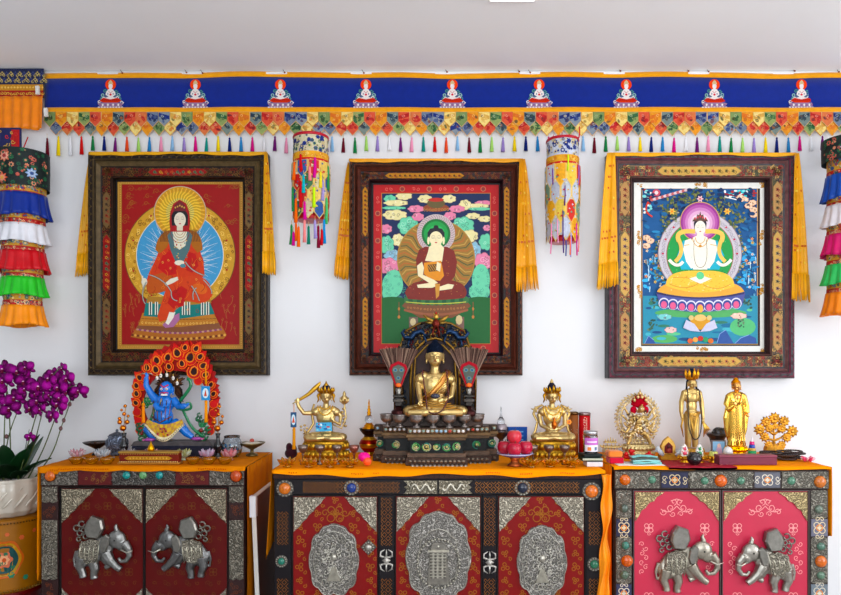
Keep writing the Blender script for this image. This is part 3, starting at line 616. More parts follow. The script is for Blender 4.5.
# ---------------------------------------------------------------- centre picture
X0, Y0, X1, Y1 = 349, 159, 523, 375.5
T = Thing('framed_painting', 'reddish brown framed painting of a seated figure between pastel clouds and green hills', 'painting', 436, -.06, 375)
b = frame_(T, X0, Y0, X1, Y1, (6, 11.5, 12.5, 19.4, 22), (46, 34, 32), (90, 46, 34), (70, 36, 26), (30, 22, 22), (110, 66, 48))
bandart(b, X0, Y0, X1, Y1, 12.5, 19.4, ([(.2, .67, (186, 130, 44), [(90, 60, 30), (150, 60, 30)])], [(.12, .36, (186, 130, 44), [(90, 70, 40), (150, 60, 30)]), (.4, .6, (150, 90, 50), [(90, 60, 30), (60, 60, 50)]), (.63, .88, (186, 130, 44), [(90, 70, 40), (150, 60, 30)])]), (90, 50, 30), [(130, 80, 40), (110, 50, 40), (60, 60, 60)], 5)
b.build('painted_band', 'paint', T)
lip_(T, X0, Y0, X1, Y1, 19.4, 22.2, (28, 18, 24), (60, 34, 40))
b = T.mb(-.018); random.seed(21)
b.box(370, 180, 503, 357, 0, 3.5, (40, 16, 20)); b.L(); b.rect(373.6, 184.6, 499, 352.6, (190, 18, 44)); b.L()
for sd in range(4):
    for k in range(8 if sd < 2 else 11):
        t = (k + .5) / (8 if sd < 2 else 11)
        x, y = [(382 + 108 * t, 189), (382 + 108 * t, 348.3), (377.8, 193 + 150 * t), (494.5, 193 + 150 * t)][sd]
        if k % 2: b.disc(x, y, 2.7, 2.7, (196, 120, 90), 14); b.L(); b.disc(x, y, 1.9, 1.9, (150, 60, 60), 12); b.lay -= 1
        else: b.curl(x - (2 if sd < 2 else 0), y - (0 if sd < 2 else 2), 1.8, (222, 120, 110), .5, U(0, 6)); b.curl(x + (2.5 if sd < 2 else 0), y + (0 if sd < 2 else 2.5), 1.8, (222, 120, 110), .5, U(0, 6), -1)
b.L(2); b.rect(381.4, 192.9, 490.6, 344, (200, 140, 70)); b.L(); b.rect(382, 193.5, 490, 343.4, (18, 44, 92)); b.L(); b.clip = (382.2, 489.8, 193.7, 343)
MI, CR, PI_, LB = (120, 206, 170), (232, 222, 170), (226, 140, 170), (146, 190, 210)
def cl(x, y, rx, ry, c):
    b.cloud(x, y, rx, ry, c, mixc(c, (60, 120, 110) if c == MI else (150, 110, 90), .45)); b.lay -= 2
for q in ((390, 199, 6, 4, MI), (396, 203, 12, 3, CR), (394, 208, 12, 1.6, MI), (395, 215, 12, 5, CR), (404, 196, 8, 4, CR), (484, 203, 9, 2.4, PI_), (477, 206, 12, 2.4, CR), (480, 209, 12, 1.6, MI), (473, 216, 7, 3, CR), (485, 219, 7, 3, CR), (487, 228, 4, 3, PI_), (386, 229, 6, 4.5, PI_), (408, 226, 10, 9, MI), (463, 226, 11, 9, MI), (398, 240, 6, 6, CR), (470, 236, 8, 6, CR), (387, 245, 7, 9, MI), (486, 242, 7, 8, MI), (393, 256, 9, 6, LB), (474, 252, 7, 10, LB), (418, 217, 6, 4, PI_), (450, 216, 6, 4, PI_), (388, 266, 11, 8, PI_), (483, 262, 9, 9, PI_), (465, 205, 6, 5, CR), (416, 209, 8, 3.5, PI_), (457, 209, 8, 3.5, PI_), (425, 199, 7, 4, CR), (449, 199, 7, 4, CR)): cl(*q)
b.L(4); b.disc(436, 208, 13, 4, (150, 80, 50), 20); b.disc(436, 203.5, 9, 5, (110, 96, 60), 18); b.L(); b.disc(436, 200, 8, 2, (190, 60, 50), 14)
for k in range(9): b.curl(424 + k * 3, 210, 1.6, (190, 140, 80), .5, U(0, 6), -1)
b.L()
for (x, y, rx, ry) in ((390, 285, 14, 13), (484, 280, 12, 16), (394, 278, 11, 8), (480, 292, 14, 9), (387, 293, 9, 8)):
    b.disc(min(489.8 - rx * .75, max(x, 382.2 + rx * .75)), y, rx * .75, ry, MI, 18); b.L()
for k in range(60):
    x = U(383, 406) if k % 2 else U(468, 489); b.curl(x, U(268, 300), U(1, 2.2), (80, 160, 140), .4, U(0, 6), random.choice((-1, 1)))
b.L(); b.poly([(382, 343.4), (382, 298)] + bez((382, 298), (398, 294), (414, 303)) + [(420, 343.4)], (24, 104, 48)); b.poly([(490, 343.4), (490, 298)] + bez((490, 298), (474, 294), (456, 303)) + [(450, 343.4)], (24, 104, 48)); b.rect(414, 303, 458, 343.4, (24, 104, 48)); b.L(2)
cx, cy = 436, 259; b.disc(cx, cy, 39, 39.5, (180, 140, 70), 56); b.L(); b.disc(cx, cy, 38, 38.5, (160, 124, 60), 56); b.L()
for k in range(56):
    a = 2 * pi * k / 56; b.line([(cx + r * cos(a + .09 * sin(r / 4.0)), cy + r * sin(a + .09 * sin(r / 4.0))) for r in (12, 17, 22, 27, 32, 37.4)], 1.0, [(196, 160, 90), (84, 96, 60), (190, 110, 60)][k % 3])
b.L(); b.disc(436, 234, 19, 19.5, (206, 190, 190), 40); b.L()
for k in range(44): a = 2 * pi * k / 44; b.line([(436 + 13 * cos(a), 234 + 13 * sin(a)), (436 + 16 * cos(a + .12), 234 + 16 * sin(a + .12)), (436 + 18.6 * cos(a), 234 + 18.6 * sin(a))], .5, (140, 110, 120))
b.L(); b.disc(436, 234, 14.4, 14.8, (18, 120, 60), 40); b.L(); b.disc(436, 234, 12, 12.4, (40, 160, 80), 40); b.L(); b.disc(436, 235, 9, 9.4, (60, 180, 100), 30); b.L()
b.poly([(402, 306), (407, 300), (465, 300), (471, 306), (463, 312), (452, 318), (420, 318), (410, 312)], (130, 84, 54)); b.L(); b.poly([(404, 309)] + bez((404, 309), (436, 318), (468, 309)) + [(468, 311)] + bez((468, 311), (436, 321), (404, 311)), (160, 100, 70)); b.L()
for k in range(15): x = 407 + k * 4.2; b.disc(x, 300 + 2.2 * sin(pi * k / 14), 3, 3.6, (30, 96, 60) if k % 2 else (60, 120, 70), 9)
b.L(); b.line(bez((406, 302), (436, 305.5), (466, 302)), .8, (206, 206, 90))
for k in range(18): b.curl(408 + k * 3.3, 307.5 + 2 * sin(pi * k / 17), 1.2, (190, 130, 80), .45, U(0, 6))
for sx in (399, 473): b.line([(sx, 302), (sx, 318)], .6, (150, 90, 60)); b.disc(sx, 309, 1.1, 1.8, (190, 130, 70), 6); b.disc(sx, 317, 1.4, 1.8, (190, 130, 70), 6)
b.rect(409, 317, 418, 330, (120, 100, 90)); b.rect(456, 317, 464, 330, (130, 100, 90)); b.disc(413, 322, 3, 4, (206, 190, 150), 8); b.disc(459, 320, 3.4, 5, (214, 196, 150), 8); b.L(2)
MR = (132, 44, 32)
b.poly(bez((405, 293), (408, 282), (424, 281)) + bez((424, 281), (445, 276), (462, 284)) + bez((462, 284), (470, 292), (464, 298)) + bez((464, 298), (436, 302), (408, 299)), MR); b.L()
b.poly([(419, 250), (425, 247), (447, 247), (454, 251), (457, 262), (455, 276), (450, 282), (424, 282), (417, 272), (416, 260)], MR); b.L()
for k in range(110):
    x = U(408, 464); y = U(250, 298)
    if y < 280 and not (419 < x < 428 or 446 < x < 454): continue
    b.disc(x, y, .6, .45, random.choice([(190, 96, 50), (96, 30, 26), (176, 120, 60)]), 5)
SK = (240, 228, 190)
b.L(); b.poly([(429, 247), (434, 244), (440, 244), (444, 248), (442, 262), (434, 262), (425, 261), (428, 252)], SK); b.L()
b.poly([(424, 263), (441, 261), (444, 276), (440, 281), (430, 280), (424, 274)], (222, 150, 30)); b.L(); b.poly([(427, 265), (438, 264), (439, 271), (429, 272)], (100, 72, 40)); [b.line([(427 + k * 2.4, 265), (431 + k * 2.4, 271)], .5, (220, 160, 60)) for k in range(4)]; b.L()
b.poly([(417, 266), (422, 262), (424, 268), (423, 275), (434, 280), (438, 283), (432, 285), (418, 276)], SK); b.poly([(437, 262), (441, 264), (440, 272), (436, 270)], SK)
b.poly([(417, 285), (430, 283), (440, 285), (432, 288), (418, 288)], SK); b.poly([(436, 288), (448, 284), (454, 285), (452, 289), (438, 291)], SK); b.poly([(435, 284), (440, 284), (439, 296), (436, 299)], (206, 150, 70)); b.L()
b.poly(mir([(431, 246), (431, 240), (436, 239)], 436), SK); b.L()
b.poly(mir([(427.6, 240), (427.4, 233), (430, 229), (433.4, 228.4), (434, 226), (436, 225.4)], 436), (36, 34, 46)); b.disc(428.4, 241, 1.2, 4, SK, 8); b.disc(443.6, 241, 1.2, 4, SK, 8); face_(b, 436, 239, 6.6, 7.4, SK); b.build('picture', 'picture', T)

# ---------------------------------------------------------------- right picture
X0, Y0, X1, Y1 = 608.5, 153, 796, 378.5
T = Thing('framed_painting', 'carved frame with white mount and blue painting of white figure in yellow skirt', 'painting', 702, -.06, 378)
b = frame_(T, X0, Y0, X1, Y1, (6, 10, 12, 22.4, 26), (82, 80, 84), (128, 92, 92), (150, 124, 96), (60, 40, 44), (130, 66, 84))
bandart(b, X0, Y0, X1, Y1, 12, 22.4, ([(.26, .72, (206, 168, 96), [(120, 110, 60), (190, 110, 80)])], [(.12, .28, (190, 150, 100), [(110, 100, 70), (150, 70, 60)]), (.34, .64, (210, 172, 104), [(120, 90, 110), (170, 80, 80), (110, 110, 90)]), (.7, .88, (190, 150, 100), [(110, 100, 70), (150, 70, 60)])]), (150, 130, 90), [(96, 106, 84), (164, 66, 66), (90, 84, 84), (214, 176, 112), (164, 66, 66)], 9, 1.25)
b.build('painted_band', 'paint', T)
lip_(T, X0, Y0, X1, Y1, 22.4, 26, (60, 36, 38), (110, 80, 76))
b = T.mb(-.018); b.box(632, 177, 770, 358, 0, 3.5, (60, 40, 40)); b.L(); b.frame(634, 181.5, 767, 353, [(0, -.05), (7, -.05)], [(240, 238, 232)]); b.L(2)
GD = (196, 140, 56)
for x, y, h in ((639, 184.5, 0), (763, 184.5, 0), (639, 350, 0), (763, 350, 0), (700, 184.8, 1), (700, 349.5, 1), (639.5, 238, 2), (762, 238, 2), (639.5, 292, 2), (762, 292, 2)):
    for k in range(7):
        u, v = (U(-7, 7), U(-1.6, 1.6)) if h == 1 else ((U(-1.6, 1.6), U(-7, 7)) if h == 2 else (U(-2, 2.5), U(-2, 2.5)))
        b.curl(x + u, y + v, 1.8, GD, .7, U(0, 6), random.choice((-1, 1))); b.disc(x + u, y + v, .8, .8, (206, 160, 80), 6)
b.build('mount', 'paint', T)
b = T.mb(-.018); random.seed(31); b.lay = 3; b.clip = (642.8, 756.6, 189.2, 343.4)
b.rect(641.6, 188, 757.8, 344.6, (200, 160, 100)); b.L(); b.rect(642.4, 188.8, 757, 343.8, (16, 96, 150)); b.L()
for k in range(420):
    x = U(644, 755); y = U(190, 290); t = (y - 190) / 90 - .15 * (abs(x - 699) < 30); c = mixc((10, 50, 96), (84, 190, 240), min(1, max(0, t + U(-.3, .3)))); b.disc(x, y, U(1.5, 5), U(.8, 2.2), c, 9, b.dd() - k * .002, rot=U(-.6, .6))
b.L(20)
def tree(x, y, n, c): 
    for k in range(n): b.disc(x + U(-5, 5), y + U(-5, 5), U(.8, 2), U(.7, 1.4), random.choice(c), 6, b.dd() - k * .003, rot=U(0, 3))
GLs = [(112, 120, 70), (90, 110, 60), (140, 140, 86)]
for x, y in ((683, 196), (697, 192), (711, 196), (722, 202), (672, 202), (663, 210), (733, 208), (740, 218), (664, 222), (735, 226), (690, 198), (717, 208), (676, 214)): tree(x, y, 16, GLs)
for (x0, y0, x1, y1, c) in ((642.6, 189, 652, 214, (60, 190, 190)), (722, 189, 756.8, 198, (60, 196, 204))):
    for k in range(24): b.disc(U(x0 + 1, x1 - 1), U(y0 + 1, y1 - 1), U(1, 2.4), U(.8, 1.6), random.choice([c, mixc(c, (255, 255, 255), .4), (180, 60, 60), (236, 240, 240)]), 7, b.dd() - k * .003)
b.L(5)
for k in range(14): b.disc(652 + k * 2.6, 200 - k * .75, 2.4, 1.5, (226, 200, 206) if k % 2 else (200, 110, 110), 8, rot=-.3)
b.line(bez((648, 202), (642, 212), (652, 217)), 1.6, (210, 70, 50)); b.disc(656, 193, 4, 3.6, (206, 90, 110), 10); b.L(); b.disc(656, 193, 2, 2, (236, 220, 220), 8); b.line([(724, 194), (738, 197), (744, 194)], 1.6, (160, 40, 60)); b.line([(724, 197), (736, 200)], 1, (240, 240, 240))
for k in range(9):
    x, y = ((744, 200), (748, 206), (754, 210), (646, 238), (650, 241), (754, 215), (646, 246), (740, 198), (752, 203))[k]
    b.cloud(min(x, 753), max(x and y, 192), 4, 2.8, (240, 206, 176), (206, 140, 110)); b.lay -= 3
b.L(3)
for k in range(38):
    x = U(644, 664) if k % 2 else U(737, 755); y = U(236, 288); c = random.choice([(240, 220, 190), (230, 170, 130), (240, 236, 226), (206, 190, 110)]); b.flower(x, y, U(1, 2.1), c, (200, 120, 60), 5)
for k in range(34):
    x = U(644, 655) if k % 2 else U(746, 755); y = U(255, 295); b.line([(x, y), (x + U(-1, 1), y + U(5, 9))], .7, random.choice([(200, 230, 240), (30, 80, 120), (120, 180, 210)]))
b.L()
# landscape below
b.rect(642.4, 296, 757, 343.8, (60, 150, 176)); b.L()
for k in range(46):
    x = U(646, 753); y = U(297, 341); c = random.choice([(40, 120, 160), (90, 186, 200), (110, 200, 150), (60, 130, 110), (36, 92, 140)]); b.disc(x, y, U(3, 8) if 652 < x < 748 else 3, U(.8, 2.2), c, 10, b.dd() - k * .004)
b.L(8); b.disc(700, 313, 46, 5, (96, 176, 110), 24); b.L(); b.disc(664, 339, 13, 4, (100, 180, 110), 14); b.disc(742, 327, 13, 9, (100, 190, 130), 14); b.L()
for x, y in ((655, 303), (653, 325), (746, 303), (739, 323)): tree(x, y, 14, [(70, 110, 90), (110, 140, 110), (50, 90, 80)])
b.L(2)
for pts in ([(716, 343.6), (719, 334), (725, 330), (733, 343.6)], [(734, 343.6), (740, 338), (748, 335), (755, 338), (756, 343.6)], [(644, 343.6), (648, 336), (653, 340), (655, 343.6)]): b.poly(pts, (60, 96, 160)); b.line(pts[:3], .7, (140, 170, 220), b.dd() - .02)
for x, y, rx, c in ((664, 317, 7, (130, 206, 206)), (670, 330, 6, (236, 200, 196)), (738, 316, 8, (240, 206, 190))): b.cloud(x, y, rx, 3, c, mixc(c, (160, 70, 70), .5)); b.lay -= 3
b.L(2); tree(700, 268, 90, GLs + [(150, 150, 130)])
for k in range(150):
    a = U(0, 2 * pi); rr = U(40, 47); b.disc(699 + rr * cos(a), 258 + rr * 1.12 * sin(a), U(.9, 1.8), U(.7, 1.2), random.choice(GLs + [(160, 160, 140)]), 6, b.dd() - k * .002) if 258 + rr * 1.12 * sin(a) < 300 else None
b.L(10); b.disc(699, 254, 42, 42.5, (150, 130, 140), 54); b.L(); b.disc(699, 254, 41.2, 41.7, (206, 200, 206), 54); b.L()
for k in range(70): a = 2 * pi * k / 70; b.curl(699 + 37 * cos(a), 254 + 37.4 * sin(a), 2, (160, 150, 165), .5, U(0, 6), random.choice((-1, 1)))
for k in range(9): a = pi + pi * k / 8; b.disc(699 + 37 * cos(a), 254 + 37 * sin(a), 1.2, 1, (206, 60, 90), 7, b.dd() - .03)
b.L(); b.disc(699, 255, 33.6, 34.4, (160, 100, 80), 50); b.L(); b.disc(699, 255, 32.8, 33.6, (44, 160, 84), 50); b.L()
for k in range(130): a = U(0, 2 * pi); r = U(6, 32); b.disc(699 + r * cos(a), 255 + r * sin(a), .8, .6, random.choice([(90, 200, 110), (30, 130, 70)]), 5)
b.L(); b.disc(699, 222.5, 20.2, 20.2, (206, 170, 110), 40); b.L()
for r, c in ((19.4, (160, 70, 150)), (17.4, (186, 100, 170)), (15, (206, 140, 190)), (12.4, (226, 180, 210)), (9.6, (240, 216, 226))): b.disc(699, 222.5 + (19.4 - r) * .15, r, r, c, 36); b.L()
b.flower(699, 199.5, 3.6, (240, 200, 206), (206, 110, 110), 6); b.flower(671, 212, 3.8, (240, 196, 96), (230, 140, 60), 6); b.flower(726, 212, 3.8, (240, 196, 96), (230, 140, 60), 6); b.L()
# lotus seat
b.poly(bez((655, 293), (699, 302), (744, 293)) + bez((741, 306), (699, 318), (660, 307)), (90, 96, 160)); b.L()
for k in range(9):
    x = 663 + k * 9; y = 303.5 + 3 * sin(pi * k / 8); b.disc(x, y, 5.4, 5.6, (226, 226, 240), 14); b.L(); b.disc(x, y + .5, 4.5, 4.8, (70, 80, 150), 14); b.L(); b.disc(x, y + 1.4, 3, 3.6, (226, 110, 150), 12); b.lay -= 2
b.L(4); b.line(bez((656, 293.5), (699, 303), (743, 293.5)), 1.6, (60, 60, 110)); b.L()
b.poly(bez((656, 292), (662, 280), (690, 282)) + bez((706, 282), (738, 280), (743, 292)) + bez((743, 292), (699, 303), (656, 292)), (230, 176, 84)); b.L()
b.poly(bez((665, 286), (664, 272), (690, 271)) + bez((708, 271), (734, 272), (733, 287)) + bez((733, 287), (699, 299), (665, 286)), (246, 200, 90)); b.L()
for k in range(90): b.disc(U(669, 729), U(274, 292), .8, .5, random.choice([(250, 224, 150), (236, 176, 70)]), 5)
for pts in (bez((668, 284), (684, 292), (697, 284)), bez((730, 284), (716, 293), (702, 285)), bez((672, 278), (690, 276), (697, 284))): b.line(pts, .6, (210, 150, 70))
b.L(); WH = (246, 240, 224); YS = (240, 200, 110); CY = (40, 180, 200)
b.poly([(682, 241), (676, 256), (680, 270), (718, 270), (723, 256), (716, 241)], CY); b.L()
for k in (-1, 1):
    X = lambda x: 699 + k * (x - 699)
    b.line([(X(x), y) for x, y in bez((704, 232), (726, 230), (720, 242))], 4.5, YS); b.line([(X(x), y) for x, y in bez((720, 241), (714, 254), (724, 262))], 3.8, YS); b.line([(X(x), y) for x, y in bez((716, 262), (722, 270), (730, 260))], 3, WH)
    b.L(); b.poly([(X(708), 239), (X(714), 241), (X(716), 250), (X(713), 262), (X(708), 269), (X(703), 267), (X(708), 258), (X(708), 250)], WH); b.line([(X(709), 245), (X(715), 246)], .7, (220, 170, 80), b.dd() - .02)
b.L(); b.poly(mir([(699, 270), (692, 270), (690, 256), (688, 244), (692, 238), (696, 236)], 699), WH); b.L(); b.poly(mir([(699, 284), (694, 282), (688, 279), (694, 277)], 699), WH); b.disc(699, 276, 4, 4, (110, 206, 150), 10); b.L()
for r in (6, 9.5): b.line([(699 + r * .8 * cos(t), 238 + r * sin(t)) for t in [pi * q / 10 for q in range(11)]], .7, (214, 160, 80))
b.line(bez((693, 240), (691, 268), (699, 268)), .5, (120, 100, 80)); b.line(bez((705, 240), (708, 268), (699, 268)), .5, (120, 100, 80)); b.disc(699, 246.5, 1.6, 1.6, (206, 150, 60), 8); b.poly([(696, 234), (702, 234), (703, 240), (695, 240)], WH); b.L()
b.poly(mir([(693.4, 230), (692.6, 224), (694, 220), (699, 219)], 699), (40, 40, 60)); b.L(); b.poly(mir([(691, 222), (693, 219), (695, 220), (696, 215), (698, 216), (699, 212)], 699), (110, 80, 70)); [b.disc(699 + q * 2.6, 219.5 - (2.4 - abs(q)), .9, 1.2, (206, 80, 90), 7, b.dd() - .03) for q in (-2, -1, 0, 1, 2)]; face_(b, 699, 228.4, 5.4, 7, WH)
b.L(2); b.poly(mir([(699, 330), (693, 328), (689, 322), (690, 318), (699, 316)], 699), (214, 160, 60)); b.disc(699, 318, 6, 3.4, (230, 196, 130), 12); b.disc(699, 309, 3, 4, (240, 180, 90), 10)
for k in (-1, 1): b.poly([(699 + k * 6, 324), (699 + k * 14, 320), (699 + k * 17, 328), (699 + k * 10, 331), (699, 332)], (206, 206, 226)); b.disc(699 + k * 9, 318, 2.6, 2.6, (220, 200, 140), 10)
for k in range(5): b.disc(689 + k * 5.1, 341 - (2 - abs(k - 2)) * 1.2, 2.8, 2.6, [(214, 110, 70), (230, 170, 90), (200, 60, 50), (60, 160, 110), (214, 120, 60)][k], 10, b.dd() - .03 * k)
b.build('picture', 'picture', T)
random.seed(77)
# ================================================================ YELLOW SILK SCARVES OVER THE FRAMES
def scarf(lab, x0, x1, ytop, tails, col):
    T = Thing('silk_scarf', lab, 'scarf', (x0 + x1) / 2, -.06, ytop)
    b = T.mb()
    def fn(u, v):
        w = 1.0 * sin(u * 37) * .4
        if v < .6: return (x0 - 1 + u * (x1 - x0 + 2), ytop - 1.4 - .3 * sin(u * 23), 13 - v / .6 * 14)
        return (x0 - 1 + u * (x1 - x0 + 2), ytop - 1.4 + (v - .6) / .4 * (3.2 + w + .8 * sin(u * 9)), -1.0)
    b.sheet(fn, 60, 8, col, .3); b.build('draped_band', 'satin', T)
    for (tx0, tx1, bx0, bx1, ty, yb0, yb1, d) in tails:
        b = T.mb()
        def ft(u, v):
            e = v ** .8; l = tx0 + (bx0 - tx0) * e; r = tx1 + (bx1 - tx1) * e; yb = yb0 + (yb1 - yb0) * u
            return (l + (r - l) * u, ty + (yb - ty) * v, d - 1.5 * (.5 + .7 * v) * sin(u * 2 * pi * 1.15 + 1.0 + .9 * v) - .5 * (.3 + v) * sin(u * 19 + v * 3))
        vf = .84
        b.sheet(lambda u, v: ft(u, v * vf), 22, 16, col, .3)
        for k in range(9):   # woven motifs
            for q in range(4):
                u, v = .2 + .2 * q, .1 + .085 * k
                if random.random() < .45: continue
                x, y, dd = ft(u, v * .95); b.poly([(x - .8, y - 1.3), (x + .9, y - .8), (x + .7, y + 1.2), (x - .7, y + .7)], random.choice([(214, 120, 40), (196, 84, 40), (246, 214, 96), (236, 190, 60)]), dd - .22)
        for q in range(5):
            x, y, dd = ft(.12 + .19 * q, .63); b.poly([(x - 1.2, y - 1.2), (x + 1.2, y - 1), (x + 1.2, y + 1), (x - 1.2, y + .8)], (206, 110, 36), dd - .25)
        o = b.build('tail', 'satin', T); f = T.mb()
        for k in range(18):
            u = (k + .5) / 18; p0 = ft(u, vf - .02); p1 = ft(u, 1.0); f.tube([(p0[0], p0[1], p0[2]), ((p0[0] + p1[0]) / 2 + U(-.3, .3), (p0[1] + p1[1]) / 2, p0[2] + .2), (p1[0] + U(-.4, .4), p1[1] + U(-1.5, 1), p1[2] + U(-.3, .3))], [.7, .75, .45], jit(col, .14), 5)
        f.build('fringe', 'satin', o)
scarf('yellow silk scarf draped over the left picture frame with the red painting', 90, 266, 153.2, [(86, 92, 71.5, 88.5, 153, 276, 272, 8), (265, 268, 263.5, 277, 153, 274, 275, -3)], (228, 172, 18))
scarf('yellow silk scarf draped over the centre picture frame above the throne', 350, 522, 160, [(347, 352, 333, 348, 160, 276, 279, 8), (519, 524.5, 515, 538, 160, 292, 290, -3)], (232, 166, 30))
scarf('yellow silk scarf draped over the right picture frame with the white mount', 610, 795, 154, [(606, 614, 595.5, 617, 154, 290, 286, -3), (793, 797, 789, 808, 154, 300, 302, -3)], (240, 178, 52))
# ================================================================ CABINETS
def scroll_panel(b, x0, y0, x1, y1, c, n, r0, r1, w=.55, keep=None, motif=None):
    for k in range(n):
        x = U(x0 + r1, x1 - r1); y = U(y0 + r1, y1 - r1)
        if keep and not keep(x, y): continue
        b.curl(x, y, U(r0, r1), c, w, U(0, 6), random.choice((-1, 1)))
def trefoil(b, x, y, r, c, w, rot=0):
    for k in range(3):
        a = rot + 2 * pi * k / 3; b.ring(x + r * .62 * cos(a), y + r * .62 * sin(a), r * .5 - w, r * .5, c, 10)
def quatre(b, x, y, r, c, w):
    for k in range(4):
        a = pi / 4 + pi / 2 * k; b.ring(x + r * .62 * cos(a), y + r * .62 * sin(a), r * .5 - w, r * .5, c, 10)
    b.disc(x, y, r * .22, None, c, 6)
def fret(b, x0, y0, x1, y1, c, s=3.0, w=.5):
    nx = int((x1 - x0) / s); ny = max(1, int((y1 - y0) / s)); ox = (x1 - x0 - nx * s) / 2; oy = (y1 - y0 - ny * s) / 2
    for i in range(nx):
        for j in range(ny):
            x = x0 + ox + i * s; y = y0 + oy + j * s; k = (i + j) % 2; e = s * .12
            f = lambda u, v: (x + s * u, y + s * (v if k else 1 - v))
            b.line([f(.02, .52), f(.52, .02)], w, c); b.line([f(.3, 1), f(1, .3)], w, c)
            if (i * 7 + j * 3) % 3 == 0: b.line([f(.02, .52), f(.3, 1)], w, c)
def stone(T, x, y, r, c, bez=True, scal=False, par=None, name=None):
    nm = name or ('amber_stone' if c[0] > 150 and c[1] > 80 and c[2] < 100 else ('turquoise_stone' if c[1] > c[0] and c[1] > 90 else 'blue_stone'))
    b = T.mb(); n = 8; rows = []
    b.lathe(0, [], 0) if False else None
    def dome(b, r, h, z, col, n=18, m=5):
        rows = [[b.p(x + r * cos(t * pi / 2 / m) * cos(a), y + r * cos(t * pi / 2 / m) * sin(a), z - h * sin(t * pi / 2 / m)) for a in [2 * pi * j / n for j in range(n)]] for t in range(m)]
        for i in range(m - 1):
            for j in range(n): b.face([rows[i][j], rows[i][(j + 1) % n], rows[i + 1][(j + 1) % n], rows[i + 1][j]], col, True)
        tp = b.p(x, y, z - h)
        for j in range(n): b.face([rows[-1][j], rows[-1][(j + 1) % n], tp], col, True)
        b.face(rows[0], col)
    dome(b, r, r * .7, -1.2, c); o = b.build(nm, 'stone', par or T)
    if bez:
        b = T.mb(); R2 = r + (2.4 if scal else 1.0); A = []
        for j in range(24):
            a = 2 * pi * j / 24; rr = R2 * (1 + (.07 * (j % 2) if scal else 0)); A.append((x + rr * cos(a), y + rr * sin(a)))
        b.prism(A, -1.5, -.3, (120, 116, 108), bev=.5)
        if scal:
            for j in range(14): a = 2 * pi * j / 14; b.ell(x + (r + 1.4) * cos(a), y + (r + 1.4) * sin(a), -1.9, .75, .75, .6, (190, 186, 176), 6, 5)
        b.build('bezel', 'pewter', o)
def corner(T, par, x, y, sx, sy, w, h, c, mt='silver', curved=False):
    b = T.mb(); pts = [(x, y), (x + sx * w, y)]
    if curved:
        pts += [(x + sx * w * q, y + sy * h * v) for q, v in ((.93, .06), (.86, .10), (.74, .16), (.66, .30), (.52, .34), (.42, .44), (.34, .56), (.20, .64), (.14, .78), (.08, .88))]
    else:
        n = 9
        for k in range(n):
            t = (k + .5) / n; e = .012 if k % 2 else -.006
            pts.append((x + sx * w * (1 - t + e), y + sy * h * (t + e)))
    pts.append((x, y + sy * h)); b.prism(pts, -1.1, .2, c, bev=.35); b.build('corner_plate', mt, par)
